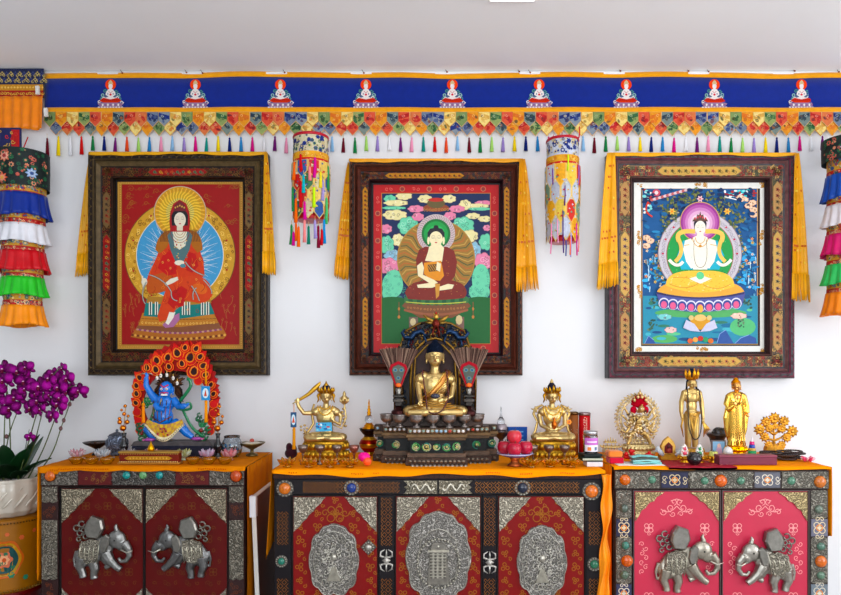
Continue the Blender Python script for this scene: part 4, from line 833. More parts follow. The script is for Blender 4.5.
def elephant(T, par, cx, cy, flip, k, col):
    def X(x): return cx + flip * (x - 102) * k
    def Y(y): return cy + (y - 549) * k
    b = T.mb()
    def E(x, y, d, rx, ry, rd, rot=0): b.ell(X(x), Y(y), d * k, rx * k, ry * k, rd * k, col, 14, 10, rot * flip)
    def Tb(p, r): b.tube([(X(x), Y(y), d * k) for x, y, d in p], [q * k for q in r], col, 9)
    E(92, 553, -1.5, 15, 11.5, 5.5, -.25); E(103, 547, -1.8, 11, 10.5, 5.5); E(84, 558, -1.5, 9, 10, 5)
    E(117, 540, -3, 9.4, 9, 5.2); E(122, 545, -3, 6, 6.5, 4.5)
    Tb([(125, 543, -4), (129.5, 549, -4.5), (130.5, 556, -4.5), (127, 561, -4.5), (122, 561.5, -4.5), (119.5, 558, -4.5)], [4.6, 3.6, 2.8, 2.3, 1.9, 1.5])
    Tb([(83, 558, -2.5), (80.5, 568, -2.5), (83, 574, -2.5), (83.5, 578, -2.5)], [6, 4.4, 3.4, 3.8]); Tb([(92, 560, -1.5), (95, 570, -1.5), (93.5, 576, -1.5), (94, 579.5, -1.5)], [6, 4.4, 3.4, 3.8])
    Tb([(106, 553, -3), (111, 561, -3.6), (117, 567, -3.6), (121.5, 570, -3.6)], [6, 4.6, 3.5, 3.2]); Tb([(103, 556, -1), (107, 563, -1), (110, 566, -1), (105, 568.5, -1)], [5, 4, 3.2, 2.8])
    Tb([(76, 552, -1.5), (73.6, 560, -1.5), (75, 568, -1.5)], [1.4, 1.1, 1.2])
    Tb([(118, 531.5, -4), (116.5, 527, -4), (117.5, 524.5, -4)], [2.6, 1.8, .8])
    o = b.build('elephant_relief', 'pewter', par, fuse=.55 * k)
    e = T.mb(); pts = [(104, 538), (108, 534), (112, 537), (111, 545), (108, 552), (104, 552), (102, 546)]
    e.prism([(X(x), Y(y)) for x, y in pts], -8.6 * k, -5 * k, (150, 148, 142), bev=1.2 * k); e.build('ear', 'pewter', o)
    e = T.mb(); e.tube([(X(123), Y(549), -7 * k), (X(129), Y(552), -8 * k), (X(135), Y(550), -8 * k)], [.9 * k, .7 * k, .3 * k], (206, 202, 190), 6); e.build('tusk', 'pewter', o)
    e = T.mb(); e.disc(X(117), Y(540), .9 * k, .9 * k, (40, 40, 40), 8, -8.2 * k)
    e.build('eye', 'paint', o)
    e = T.mb(); rug = [(82, 543), (92, 539), (102, 541), (101, 552), (97, 562), (88, 564), (80, 556)]
    e.prism([(X(x), Y(y)) for x, y in rug], -7.2 * k, -4.5 * k, (170, 164, 150), bev=1.0 * k); e.build('saddle_cloth', 'silverfine', o)
    e = T.mb()
    for q in range(5): e.tube([(X(84 + q * 4.4), Y(541 - (q > 1)), -6 * k), (X(82 + q * 4.6), Y(552), -7.4 * k), (X(85 + q * 3.4), Y(563), -6.4 * k)], .55 * k, (190, 186, 170), 5)
    e.build('harness', 'pewter', o)
    e = T.mb(); e.prism([(X(x), Y(y)) for x, y in ((88, 523), (93, 516.5), (103, 520), (105, 529), (100, 539), (89, 538), (86, 530))], -7.5 * k, -1, (156, 154, 148), bev=1.6 * k)
    for q in range(4): e.tube([(X(88 + q * 4), Y(534), -5 * k), (X(89 + q * 4.3), Y(531), -7 * k), (X(90.5 + q * 3.8), Y(534), -6 * k)], .8 * k, (170, 168, 160), 6)
    e.build('jewel_load', 'pewter', o)
    e = T.mb()
    for (x, y, r) in ((82, 525, 3), (77, 529, 3), (80, 534, 2.6), (84, 531, 2.2), (86, 537, 2.6), (79, 540, 2)):
        e.tube([(X(x + r * cos(t)), Y(y + r * sin(t)), -2.6 * k) for t in [q * .7 for q in range(9)]], .8 * k, (140, 138, 130), 6)
    e.build('ribbon', 'pewter', o)
def medallion(T, par, cx, cy, rx, ry, kind):
    b = T.mb(); pts = []
    for i in range(96):
        a = 2 * pi * i / 96; k = 1 + .085 * abs(sin(5 * (a + pi / 2))) - .055
        if abs((a - 1.5 * pi)) < .2: k += .12 * (1 - abs(a - 1.5 * pi) / .2)
        ex = 2.4; pts.append((cx + rx * k * math.copysign(abs(cos(a)) ** (2 / ex), cos(a)), cy + ry * k * math.copysign(abs(sin(a)) ** (2 / ex), sin(a))))
    b.prism(pts, -2.2, .1, (172, 168, 162), bev=1.4); o = b.build('medallion', 'silverfine', par)
    b = T.mb()
    for f in (.97, .62 if kind else .8):
        L_ = [(cx + (x - cx) * f, cy + (y - cy) * f, -2.4) for x, y in pts[::2]]; b.tube(L_ + [L_[0]], .45, (190, 186, 176), 5)
    if kind:
        for i in range(40): a = 2 * pi * i / 40; b.ell(cx + rx * .66 * cos(a), cy + 6 + ry * .56 * sin(a), -2.8, 1.3, 1.3, .9, (176, 172, 160), 7, 5)
        b.build('beading', 'pewter', o); b = T.mb()
        x0, x1, y0, y1 = cx - 11, cx + 11, 547, 584
        b.prism([(x0 + 3, y0), (x0 + 5, y0 - 5), (x1 - 5, y0 - 5), (x1 - 3, y0), (x1, y1 - 6), (x1, y1), (x0, y1), (x0, y1 - 6)], -3.6, -1.6, (150, 146, 138), bev=.6)
        for k in range(7): b.box(x0 + 3 + k * 2.3, 552, x0 + 4 + k * 2.3, 577, -4.4, -3.3, (200, 196, 184) if k % 2 else (110, 106, 100))
        for k in range(8): b.box(x0 + 2.6, 553 + k * 3.1, x1 - 3.4, 553.8 + k * 3.1, -4.6, -3.3, (186, 182, 170))
        b.box(x0 + .5, 549, x1 - .5, 551, -4.8, -3.3, (206, 200, 186)); b.ell(cx, 545.5, -3.8, 1, 1, .7, (230, 226, 214), 7, 5); b.build('plaque', 'pewter', o)
    else:
        b.build('beading', 'pewter', o); b = T.mb()
        for i in range(26):
            a = 2 * pi * i / 26; r = .68; x, y = cx + rx * r * cos(a), cy + ry * r * sin(a)
            b.tube([(x + 2.6 * (1 - .1 * q) * cos(q * .8 + a), y + 2.6 * (1 - .1 * q) * sin(q * .8 + a), -2.7) for q in range(7)], .5, (186, 182, 172), 5)
        for i in range(34):
            x, y = cx + U(-.42, .42) * rx, cy + U(-.5, .5) * ry; b.tube([(x + U(1.5, 2.4) * cos(q * .9), y + 2 * sin(q * .9), -2.7) for q in range(6)], .5, (200, 196, 186), 5)
        b.ell(cx, cy - 4, -3, 3, 3.6, 2, (190, 186, 176)); b.prism([(cx - 7, cy + 20), (cx - 2, cy + 6), (cx + 2, cy + 6), (cx + 7, cy + 20)], -3.2, -2, (176, 172, 160), bev=.4)
        b.build('chased_figure', 'pewter', o)
SIL = (186, 180, 168); AMB = (206, 110, 30); TUR = (44, 150, 140)
def framed_door(T, x0, y0, x1, y1, col, mt, par, name='door', frame=(28, 22, 22)):  # dark raised edging round a plain door board
    b = T.mb(); b.frame(x0 - 1, y0 - 1, x1 + 1, y1 + 1, [(0, .5), (0, -.9), (.9, -.9), (1.6, .3)], [frame] * 3)
    b.box(x0 + .4, y0 + .4, x1 - .4, y1 - .4, .2, 3, col); return b
# ---------------------------------------------------------------- left cabinet
def carcass(T, x0, x1, y0, y1, depth, col, fl):
    b = T.mb(); b.box(x0 + .6, y0 + .3, x1 - .6, y1, .4 + 2.4, depth, col); b.box(x0, y1 - 2, x1, y1 + 6, -1, depth, mixc(col, (0, 0, 0), .2), bev=.8); b.build('carcass', 'darkwood', T)
    for x in (x0 + 1, x1 - 13):
        b = T.mb(); b.prism([(x, y1 + 6), (x + 12, y1 + 6), (x + 11, fl - 12), (x + 13 if x < 400 else x + 12, fl), (x, fl), (x + 1, fl - 12)], 0, 12, col); b.build('leg', 'darkwood', T)
        b = T.mb(); b.box(x, y1 + 6, x + 12, fl, depth - 13, depth - 1, col, bev=1); b.build('leg', 'darkwood', T)
T = Thing('altar_cabinet', 'left altar cabinet with two dark red doors, each bearing a pewter elephant', 'cabinet', 143, -.42, None, 0.0)
fl = T.ay; dp = .40 / T.sc
carcass(T, 40.5, 245.5, 468.8, 632, dp, (56, 30, 26), fl)
b = T.mb(); b.box(41, 469.5, 245, 485.5, -1, 3, (60, 16, 18), bev=.5); b.L(50)
for (x0, x1) in ((79, 112), (176, 209)):
    b.rect(x0, 471, x1, 484.5, (96, 14, 18), -1.06)
    for k in range(16): b.curl(U(x0 + 3, x1 - 3), U(473, 482.5), U(1.4, 2.4), (130, 90, 44), .6, U(0, 6), random.choice((-1, 1)), 1, -1.1 - k * .01)
b.build('top_rail', 'brocade', T)
for (x0, x1) in ((42, 78), (113, 175), (210, 244)):
    b = T.mb(); e = 2.6; b.prism([(x0, 470.6), (x1, 470.6), (x1 - e * .2, 472.5), (x1 + e * .6, 474.5), (x1 - e * .1, 477.5), (x1 + e * .6, 480.5), (x1 - e * .2, 483), (x1, 485), (x0, 485), (x0 + e * .2, 483), (x0 - e * .6, 480.5), (x0 + e * .1, 477.5), (x0 - e * .6, 474.5), (x0 + e * .2, 472.5)] if x0 > 50 and x1 < 240 else [(x0, 470.6), (x1, 470.6), (x1, 485), (x0, 485)], -1.5, -.9, (112, 108, 104) if x0 > 50 and x1 < 200 else (140, 134, 126), bev=.3); b.build('silver_plate', 'silver', T)
for x, c, r in ((51, AMB, 5.4), (127, (30, 140, 136), 4), (143.5, (110, 160, 110), 4), (160, (30, 140, 140), 4), (236.5, (190, 84, 18), 6)): stone(T, x, 475.8 if r > 5 else 475, r, c, r > 5)
for px0, px1 in ((41.5, 58.5), (228.5, 244.5)):
    b = T.mb(); b.box(px0, 485.6, px1, 631, -.6, 3, (52, 22, 22), bev=.5)
    for y0, y1 in ((504, 519), (581, 600)):
        for k in range(10): b.curl(U(px0 + 3, px1 - 3), U(y0 + 2, y1 - 2), 2, (110, 56, 30), .6, U(0, 6), 1, 1, -.66 - k * .01)
    o = b.build('post', 'brocade', T)
    for y0, y1 in ((486.4, 503), (520, 580), (601, 629)):
        b = T.mb(); w = px1 - px0; cx = (px0 + px1) / 2
        b.prism([(px0 + .8, y0), (px1 - .8, y0), (px1 - .8, y1 - 1.5), (cx + 3, y1), (cx, y1 - 1.6), (cx - 3, y1), (px0 + .8, y1 - 1.5)], -1.2, -.5, (150, 144, 132), bev=.3); b.build('silver_plate', 'silver', o)
for (x0, x1, fl_) in ((61, 143.4, 1), (145.2, 227.4, -1)):
    b = framed_door(T, x0, 488, x1, 629, (98, 4, 14), 'lacquer', T); random.seed(41); b.lay = -10; b.cnt = 0
    cx = (x0 + x1) / 2
    for j in range(12):
        for i in range(7):
            x = x0 + 9 + i * 10.8 + (5 if j % 2 else 0); y = 495 + j * 11
            if x > x1 - 5: continue
            if j % 3 == 1 and i % 2: quatre(b, x, y, 4.2, (110, 66, 28), .6)
            elif (i + j) % 2: b.curl(x, y, 2.8, (104, 56, 26), .7, U(0, 6)); b.curl(x + 3, y + 1.5, 2.4, (104, 56, 26), .7, U(0, 6), -1)
            else: b.curl(x, y, 2.3, (112, 70, 30), .6, U(0, 6), -1)
    o = b.build('door', 'lacquer', T)
    for sx, x in ((1, x0 + 1), (-1, x1 - 1)):
        corner(T, o, x, 489, sx, 1, 33, 34, (176, 166, 146)); corner(T, o, x, 628, sx, -1, 33, 40, (176, 170, 156))
    if fl_ > 0: elephant(T, o, 103, 547.5, 1, 1.0, (150, 150, 148))
    else: elephant(T, o, 183.5, 547.5, -1, .98, (128, 128, 128))
# ---------------------------------------------------------------- centre cabinet
T = Thing('altar_cabinet', 'centre altar cabinet with gold fretwork frame and silver medallions on three red doors', 'cabinet', 438, -.5, None, 0.0)
fl = T.ay; dp = .48 / T.sc
carcass(T, 273, 604.5, 473.2, 650, dp, (44, 26, 22), fl)
b = T.mb(); b.box(273, 473.6, 604, 479, -1.0, 3, (52, 28, 24), bev=.5)
for k in range(66): b.box(275 + k * 5, 475.4, 278.6 + k * 5, 477.8, -1.3, -.9, (70, 40, 30))
b.build('cornice', 'darkwood', T)
b = T.mb(); b.box(274.5, 479, 603, 494.6, -1, 3, (26, 20, 26), bev=.5); b.lay = 130; fret(b, 302, 481, 401, 493, (160, 106, 52), 3.7, .42); fret(b, 474, 481, 580, 493, (166, 112, 56), 3.7, .42); b.build('top_rail', 'lacquer', T)
for s_ in (-1, 1):
    b = T.mb(); X = lambda x: 438 + s_ * x
    b.prism([(X(x), y) for x, y in ((.8, 480.4), (30, 480.4), (34.5, 480.4), (30.5, 484.5), (34, 487), (30.5, 489.6), (34.5, 493.6), (.8, 493.6))], -2.0, -.9, (176, 168, 150), bev=.6); o = b.build('dragon_plate', 'silver', T)
    b = T.mb(); b.tube([(X(4 + 1.7 * k), 487 + 3.4 * sin(k * .95), -2.4) for k in range(15)], [1.6] * 13 + [1, .5], (196, 190, 176), 7)
    for k in range(7): b.tube([(X(5 + 3.8 * k), 487, -2.4), (X(6 + 3.8 * k), 484 + 6 * (k % 2), -2.8)], .7, (206, 200, 186), 5)
    b.build('dragon', 'pewter', o)
for (x0, x1) in ((274.5, 291.5), (378.8, 394.4), (482.2, 496.8), (585.6, 602.6)):
    b = T.mb(); b.box(x0, 494.8, x1, 648, -.8, 3, (24, 18, 24), bev=.5); b.lay = 110; fret(b, x0 + 1.6, 510 if x1 - x0 > 16 else 497, x1 - 1.6, 546, (150, 98, 48), 3.7, .42); fret(b, x0 + 1.6, 577, x1 - 1.6, 646, (150, 98, 48), 3.7, .42)
    b.build('post', 'lacquer', T)
for x, y, r, c in ((285, 488.3, 6, (206, 120, 40)), (351.6, 487.6, 5, (30, 60, 130)), (522.3, 487.6, 5.4, (24, 34, 60)), (591.3, 491, 6.6, (216, 120, 36)), (281.6, 561, 3.6, (40, 130, 110)), (594, 564, 4.4, (50, 120, 90))): stone(T, x, y, r, c, True, True)
for vx, vy in ((386.4, 560), (489.5, 562)):
    b = T.mb(); b.ell(vx, vy, -2.2, 3, 3, 1.8, (206, 202, 196), 10, 8); b.ell(vx, vy, -1.6, 4.4, 1.6, 1.2, (206, 202, 196), 10, 6)
    for s_ in (-1, 1):
        for q in (-1, 0, 1): b.tube([(vx, vy + s_ * 2.5, -1.6), (vx + q * 6, vy + s_ * 4.5, -1.6), (vx + q * 5.6, vy + s_ * 8.5, -1.6), (vx + q * 1.6, vy + s_ * 11, -1.6)], [1.1, 1.1, .9, .4], (206, 202, 196), 6)
    b.ell(vx, vy, -3.6, 1.4, 1.4, 1, (226, 222, 214), 8, 6)
    for s_ in (-1, 1): b.tube([(vx - 4.4, vy + s_ * 3, -2), (vx, vy + s_ * 3.6, -2.4), (vx + 4.4, vy + s_ * 3, -2)], .8, (206, 202, 196), 6); b.tube([(vx, vy + s_ * 3, -2), (vx, vy + s_ * 11, -2)], [1.2, .4], (206, 202, 196), 6)
    b.build('vajra_ornament', 'pewter', T)
for di, (x0, x1, mx, my, rx, ry) in enumerate(((292.8, 377.6, 334, 560.5, 24.5, 35), (395.6, 481, 438.3, 557, 32, 43.5), (498, 584.4, 541.8, 562, 24.5, 35))):
    b = framed_door(T, x0, 496, x1, 646, (132, 6, 24), 'lacquer', T); random.seed(51 + di); b.lay = -8; b.cnt = 0; cx = (x0 + x1) / 2; gc = (160, 104, 40)
    rows = [(501, 4), (509, 8)] + [(518 + 13 * k, 0) for k in range(10)]
    for j in range(11):
        y = 500 + j * 13.4
        for i in range(5):
            x = x0 + 7 + i * 17.6 + (0 if j % 2 else 0)
            if x > x1 - 4: continue
            if math.hypot((x - mx) / rx, (y - my) / ry) < .95: continue
            trefoil(b, x, y, 4.2 if (i + j) % 2 else 3.4, gc, .75, U(0, 2)); b.curl(x + 5, y + 5.5, 2.2, gc, .7, U(0, 6), random.choice((-1, 1)))
    if mx != 438.3:
        for q in (-1, 1): b.ring(cx + q * 4, 510, 3, 3.8, gc, 12); b.ring(cx + q * 4.4, 518, 3.4, 4.2, gc, 12); b.curl(cx + q * 10, 513, 4, gc, .8, 0, q)
        b.disc(cx, 514, 1.6, None, gc, 8)
    o = b.build('door', 'lacquer', T)
    for sx, x in ((1, x0 + 1), (-1, x1 - 1)): corner(T, o, x, 497, sx, 1, 32, 35, (190, 182, 166)); corner(T, o, x, 645, sx, -1, 32, 35, (190, 182, 166))
    medallion(T, o, mx, my, rx, ry, mx == 438.3)
    if di == 0:
        b = T.mb(); b.prism([(368.6, 539), (376.6, 547), (368.6, 555), (360.6, 547)], -1.4, .2, (120, 116, 110), bev=.5); b.ell(368.6, 547, -2.6, 4, 4, 2.6, (180, 176, 168), 12, 8)
        for q in range(12): a = 2 * pi * q / 12; b.ell(368.6 + 5 * cos(a), 547 + 5 * sin(a), -1.7, .8, .8, .6, (200, 196, 186), 6, 5)
        b.build('knob', 'pewter', o)
# ---------------------------------------------------------------- right cabinet
T = Thing('altar_cabinet', 'right altar cabinet with magenta doors, grey metal frame studded with amber and green stones', 'cabinet', 721, -.42, None, 0.0)
fl = T.ay; dp = .40 / T.sc
carcass(T, 613.5, 829, 469.6, 650, dp, (70, 44, 40), fl)
b = T.mb(); b.box(614, 470.2, 828.5, 489, -1, 3, (70, 60, 58), bev=.5); b.build('top_rail', 'darkwood', T)
NV = (52, 54, 82)
def brocade_block(x0, y0, x1, y1, par, c=NV, c2=(206, 190, 160)):
    b = T.mb(); b.prism([(x0, y0), (x1, y0), (x1, y1), (x0, y1)], -1.35, -.7, c, bev=.2); cx, cy = (x0 + x1) / 2, (y0 + y1) / 2
    b.lay = 118; r = min(x1 - x0, y1 - y0) * .3; quatre(b, cx, cy, r * 1.3, c2, .9); b.ring(cx, cy, r * .5, r * .7, (230, 150, 70), 12)
    for s_ in (-1, 1):
        if x1 - x0 > y1 - y0: b.curl(cx + s_ * r * 2.2, cy - 1.5, r * .6, c2, .7, 0, s_); b.curl(cx + s_ * r * 2.2, cy + 2.4, r * .5, c2, .7, 3, -s_)
        else: b.curl(cx - 2, cy + s_ * r * 1.7, r * .5, c2, .7, 0, s_); b.curl(cx + 2.4, cy + s_ * r * 1.7, r * .5, c2, .7, 3, -s_)
    b.build('brocade_inlay', 'brocade', par)
G2 = (150, 146, 136)
for x0, x1 in ((615, 659), (689, 752), (781, 827.6)):
    b = T.mb(); b.prism([(x0, 471.4), (x1, 471.4), (x1 + 1.5, 474), (x1 - .5, 477), (x1 + 1.5, 480), (x1 - .5, 484), (x1, 488), (x0, 488), (x0 + .5, 484), (x0 - 1.5, 480), (x0 + .5, 477), (x0 - 1.5, 474)] if 620 < x0 and x1 < 820 else [(x0, 471.4), (x1, 471.4), (x1, 488), (x0, 488)], -1.6, -.9, G2, bev=.3); b.build('silver_plate', 'silver', T)
brocade_block(661, 472, 687.5, 487.5, T); brocade_block(754, 472, 779.5, 487.5, T, (110, 110, 120), (222, 214, 200))
GR_ = (92, 140, 116)
for x, y, r, c in ((624.5, 479.5, 5.6, (206, 112, 44)), (651.5, 479.5, 4, GR_), (704, 480.5, 4, GR_), (720, 480.5, 6.4, (214, 108, 36)), (740, 480.5, 4, GR_), (790.4, 480.5, 4.2, GR_), (819, 481.5, 6.2, (206, 124, 60)), (623.5, 508, 4.2, (96, 110, 100)), (625, 545, 4, (70, 130, 116)), (626.5, 560.5, 6, (206, 104, 36)), (624, 574.5, 4.4, (96, 116, 100)), (818, 509, 4.4, (110, 124, 110)), (820, 546, 4.2, (90, 126, 110)), (820, 561, 6, (214, 116, 44)), (820, 575, 4.2, (100, 130, 110))): stone(T, x, y, r, c, True)
for px0, px1 in ((615, 632), (809.6, 827.8)):
    b = T.mb(); b.box(px0, 489.2, px1, 648, -.6, 3, (70, 60, 58), bev=.5); o = b.build('post', 'darkwood', T)
    brocade_block(px0 + .8, 519, px1 - .8, 536, o, NV if px0 < 700 else (120, 120, 136), (222, 206, 176)); brocade_block(px0 + .8, 584, px1 - .8, 602, o, (60, 64, 96) if px0 < 700 else (120, 130, 140), (214, 206, 190))
    for y0, y1 in ((490, 518), (537, 583), (603, 646)):
        b = T.mb(); b.prism([(px0 + .8, y0 + 1.5), (px0 + 3, y0), (px1 - 3, y0), (px1 - .8, y0 + 1.5), (px1 - .8, y1 - 1.5), (px1 - 3, y1), (px0 + 3, y1), (px0 + .8, y1 - 1.5)], -1.2, -.5, G2, bev=.3); b.build('silver_plate', 'silver', o)
for di, (x0, x1) in enumerate(((634, 719.6), (722.6, 808))):
    b = framed_door(T, x0, 491, x1, 646, (196, 6, 78), 'glosslacquer', T, frame=(70, 52, 52)); b.lay = -8; b.cnt = 0; cx = (x0 + x1) / 2; pc = (236, 160, 160)
    for s_ in (-1, 1):
        b.curl(cx + s_ * 3, 502, 3.4, pc, .8, 1.5, s_); b.curl(cx + s_ * 6, 508, 4, pc, .8, 1.5, -s_); b.curl(cx + s_ * 13, 512, 3.6, pc, .8, 3, s_); b.line(bez((cx, 506), (cx + s_ * 8, 516), (cx + s_ * 16, 509)), .8, pc); b.curl(cx + s_ * 4, 514, 3, pc, .7, 3, s_); b.line([(cx, 499), (cx + s_ * 6, 501)], .8, pc)
        for yy in (528, 597): quatre(b, cx + s_ * 28, yy, 5, pc, .8); b.curl(cx + s_ * 28, yy + 5.5, 2, pc, .6)
        for k in range(7): b.curl(cx + s_ * (35 - (k % 2) * 4), 544 + k * 4.6, 2.8, pc, .7, U(0, 6), random.choice((-1, 1)))
    o = b.build('door', 'glosslacquer', T)
    for sx, x in ((1, x0 + 1), (-1, x1 - 1)): corner(T, o, x, 492, sx, 1, 29, 29, (206, 188, 146), 'silver', True); corner(T, o, x, 645, sx, -1, 29, 29, (206, 188, 146), 'silver', True)
    if di == 0: elephant(T, o, 685, 559, 1, 1.06, (176, 170, 158))
    else: elephant(T, o, 765, 560.5, -1, 1.02, (176, 172, 164))
# ================================================================ ALTAR CLOTHS
def cloth(lab, x0, x1, y, depth, lh, rh, lip, col, marks=(), lflare=5, seed=1):
    T = Thing('altar_cloth', lab, 'cloth', (x0 + x1) / 2, y, None, TOP + .001); dp = depth / T.sc; ty = T.ay - .45
    b = T.mb(); x0 -= .3; x1 += .3
    b.sheet(lambda u, v: (x0 + u * (x1 - x0), ty - .12 * sin(u * 40) * sin(v * 6), -1.5 + v * dp), 60, 10, col, .2, True)
    # front lip with scallops
    b.sheet(lambda u, v: (x0 + u * (x1 - x0), ty - .15 + v * lip(x0 + u * (x1 - x0)), -1.6 - 1.1 * v - .5 * v * sin(u * 55 + seed)), 110, 4, col, .35)
    for (xx, h, s_) in ((x0, lh, -1), (x1, rh, 1)):
        if not h: continue
        b.sheet(lambda u, v: (xx + s_ * (1.0 + (.8 + .8 * v) * (.5 + .5 * sin(u * 26 + v * 2 + seed)) + (lflare if s_ < 0 else 1.5) * .3 * v), ty + v * (h - 5 * sin(u * 14 + seed) * v), -1.5 + u * (dp + .5)), 40, 14, col, .35)
    for (mx, w, c) in marks:
        for k in range(int(w / 2.2)): b.curl(mx + k * 2.2, ty + .42 * lip(mx + k * 2.2) + U(-.3, .3), .7, c, .4, U(0, 6), 1, 1, -3.3)
    b.build('cloth_sheet', 'altarcloth', T); return T
OC_ = (236, 146, 24)
cloth('orange altar cloth on the left cabinet with a scalloped front edge', 40.5, 245.5, -.42, .40, 118, 160, lambda x: 3.2 + 1.6 * abs(sin((x - 40) * pi / 42)) + (2.5 if x < 60 else 0), (214, 134, 22), ((52, 60, (190, 90, 20)), (200, 30, (170, 40, 20))), 4, 2)
TC2 = cloth('orange altar cloth on the centre cabinet below the dark throne', 273, 604.5, -.5, .48, 84, 170, lambda x: 5.0 + 1.5 * sin(x / 26.0) + .8 * sin(x / 9.0), (250, 160, 36), ((290, 10, (190, 90, 40)), (352, 14, (200, 90, 50)), (374, 8, (200, 90, 50)), (486, 16, (220, 90, 60)), (520, 14, (214, 80, 60)), (560, 16, (214, 90, 60))), 14, 5)
cloth('orange altar cloth on the right cabinet under the small ornaments', 613.5, 829, -.42, .40, 140, 74, lambda x: 2.6 + .5 * sin(x / 15.0), (250, 158, 60), (), 2, 8)
b = TC2.mb()
b.sheet(lambda u, v: (600.5 + u * (9 + 2 * sin(v * 9)) - 4.5 * max(0, v - .5) * 2 + 1.2 * sin(v * 17 + u * 3), 474 + v * 122, -3.2 - 1.6 * sin(u * 9 + v * 6) - 1.0 * sin(v * 21) - 2.5 * v), 14, 40, (246, 156, 36), .35)
b.build('gathered_end', 'satin', TC2)
# folded board between the cabinets
T = Thing('folding_table', 'brown folded table top with white edge leaning in the gap left of centre', 'table', 262, -.25, None, 0.0)
b = WM(); lo = T.o.location
def PP(x, y, z): return b.p(x - lo.x, -(z - lo.z), y - lo.y)
def slab(xa, xb, th, y0, y1, z0, z1, c):
    i = [PP(x, y, z) for z, xo in ((z0, xb), (z1, xa)) for x, y in ((xo, y0), (xo + th, y0), (xo + th, y1), (xo, y1))]
    for q in ((0, 1, 2, 3), (7, 6, 5, 4), (0, 4, 5, 1), (1, 5, 6, 2), (2, 6, 7, 3), (3, 7, 4, 0)): b.face([i[k] for k in q], c)
slab(-.607, -.572, .012, -.395, -.10, 0, .84, (110, 62, 44)); b.build('board', 'lacquer', T)
b = WM(); slab(-.608, -.573, .015, -.402, -.3945, 0, .843, (226, 222, 216)); slab(-.6085, -.608, .015, -.402, -.098, .843, .8475, (226, 222, 216)); b.build('edging', 'plastic', T)
b = WM(); slab(-.612, -.611, .022, -.41, -.385, .775, .85, (232, 232, 236)); b.build('corner_cap', 'plastic', T)
# ================================================================ STATUES
def lotus_base(T, cx, y0, y1, rx, rd, col, m='gold', par=None, name='lotus_base', d=0, n=12, waist=.86):
    b = T.mb(); h = y1 - y0
    def ring_(r, y): return (r, y)
    prof = [(1.0, y1), (1.02, y1 - h * .08), (.96, y1 - h * .12), (.97, y1 - h * .42), (waist, y1 - h * .48), (waist, y1 - h * .56), (.94, y1 - h * .6), (.98, y1 - h * .9), (.96, y0 + h * .04), (.9, y0), (.3, y0)]
    b.lathe(cx, [(r * rx, y) for r, y in prof], d, 28, col, kd=rd / rx)
    for k in range(n * 2):
        a = 2 * pi * k / (n * 2)
        for s_, yy in ((1, y1 - h * .30), (-1, y1 - h * .72)):
            b.ell(cx + rx * .97 * cos(a), yy, d + rd * .97 * sin(a), rx * 2.0 / n * (abs(sin(a)) * .75 + .3), h * .17, rx * .05, col, 8, 6)
    for k in range(36):
        a = 2 * pi * k / 36; b.ell(cx + rx * .93 * cos(a), y0 + h * .03, d + rd * .93 * sin(a), .55, .55, .55, col, 5, 4)
    return b.build(name, m, par or T)
def hand(b, x, y, d, dx, dy, dd, col, s=1.0, spread=.5):
    """palm, four unequal bent fingers and a thumb leaving its side; (dx,dy,dd) = pointing direction"""
    l = math.sqrt(dx * dx + dy * dy + dd * dd); dx, dy, dd = dx / l, dy / l, dd / l
    px, py = -dy, dx
    if abs(px) + abs(py) < .2: px, py = 1, 0
    b.ell(x + dx * 1.3 * s, y + dy * 1.3 * s, d + dd * 1.3 * s, 1.5 * s, 1.5 * s, 1.1 * s, col, 8, 6)
    for k, ln in enumerate((3.0, 3.5, 3.3, 2.6)):
        o = (k - 1.5) * .75 * s
        b.tube([(x + px * o + dx * 1.5 * s, y + py * o + dy * 1.5 * s, d + dd * 1.5 * s), (x + px * o * 1.2 + dx * (1.5 + ln * .5) * s, y + py * o * 1.2 + dy * (1.5 + ln * .5) * s, d + dd * (1.5 + ln * .5) * s - .35 * s), (x + px * o * 1.2 + dx * (1.5 + ln) * s, y + py * o * 1.2 + dy * (1.5 + ln) * s, d + dd * (1.5 + ln) * s + .3 * s)], [.5 * s, .45 * s, .32 * s], col, 6)
    b.tube([(x + px * 1.1 * s, y + py * 1.1 * s, d), (x + px * 2.1 * s + dx * 1.2 * s, y + py * 2.1 * s + dy * 1.2 * s, d - .4 * s), (x + px * 1.8 * s + dx * 2.6 * s, y + py * 1.8 * s + dy * 2.6 * s, d - .6 * s)], [.6 * s, .5 * s, .34 * s], col, 6)
def head(b, cx, cy, d, r, col, ears=True):
    """r = half width; face features are added by facials()"""
    b.ell(cx, cy - r * .15, d, r, r * 1.18, r * 1.05, col, 18, 14); b.ell(cx, cy + r * .55, d - r * .25, r * .76, r * .64, r * .74, col, 14, 10)
    b.ell(cx, cy + r * .12, d - r * 1.02, r * .17, r * .32, r * .22, col, 8, 6); b.ell(cx, cy + r * .55, d - r * .93, r * .26, r * .1, r * .1, col, 8, 5)
    for k in (-1, 1):
        b.ell(cx + k * r * .38, cy - r * .06, d - r * .86, r * .27, r * .11, r * .14, col, 8, 6)
        if ears: b.ell(cx + k * r * 1.02, cy + r * .05, d + .1 * r, r * .16, r * .5, r * .3, col, 8, 8); b.ell(cx + k * r * 1.04, cy + r * .62, d, r * .13, r * .3, r * .2, col, 8, 6)
    b.tube([(cx, cy + r * .7, d + r * .1), (cx, cy + r * 1.5, d + r * .15), (cx, cy + r * 2.0, d + r * .2), (cx, cy + r * 2.6, d + r * .2)], [r * .52, r * .52, r * .7, r * 1.1], col, 14)
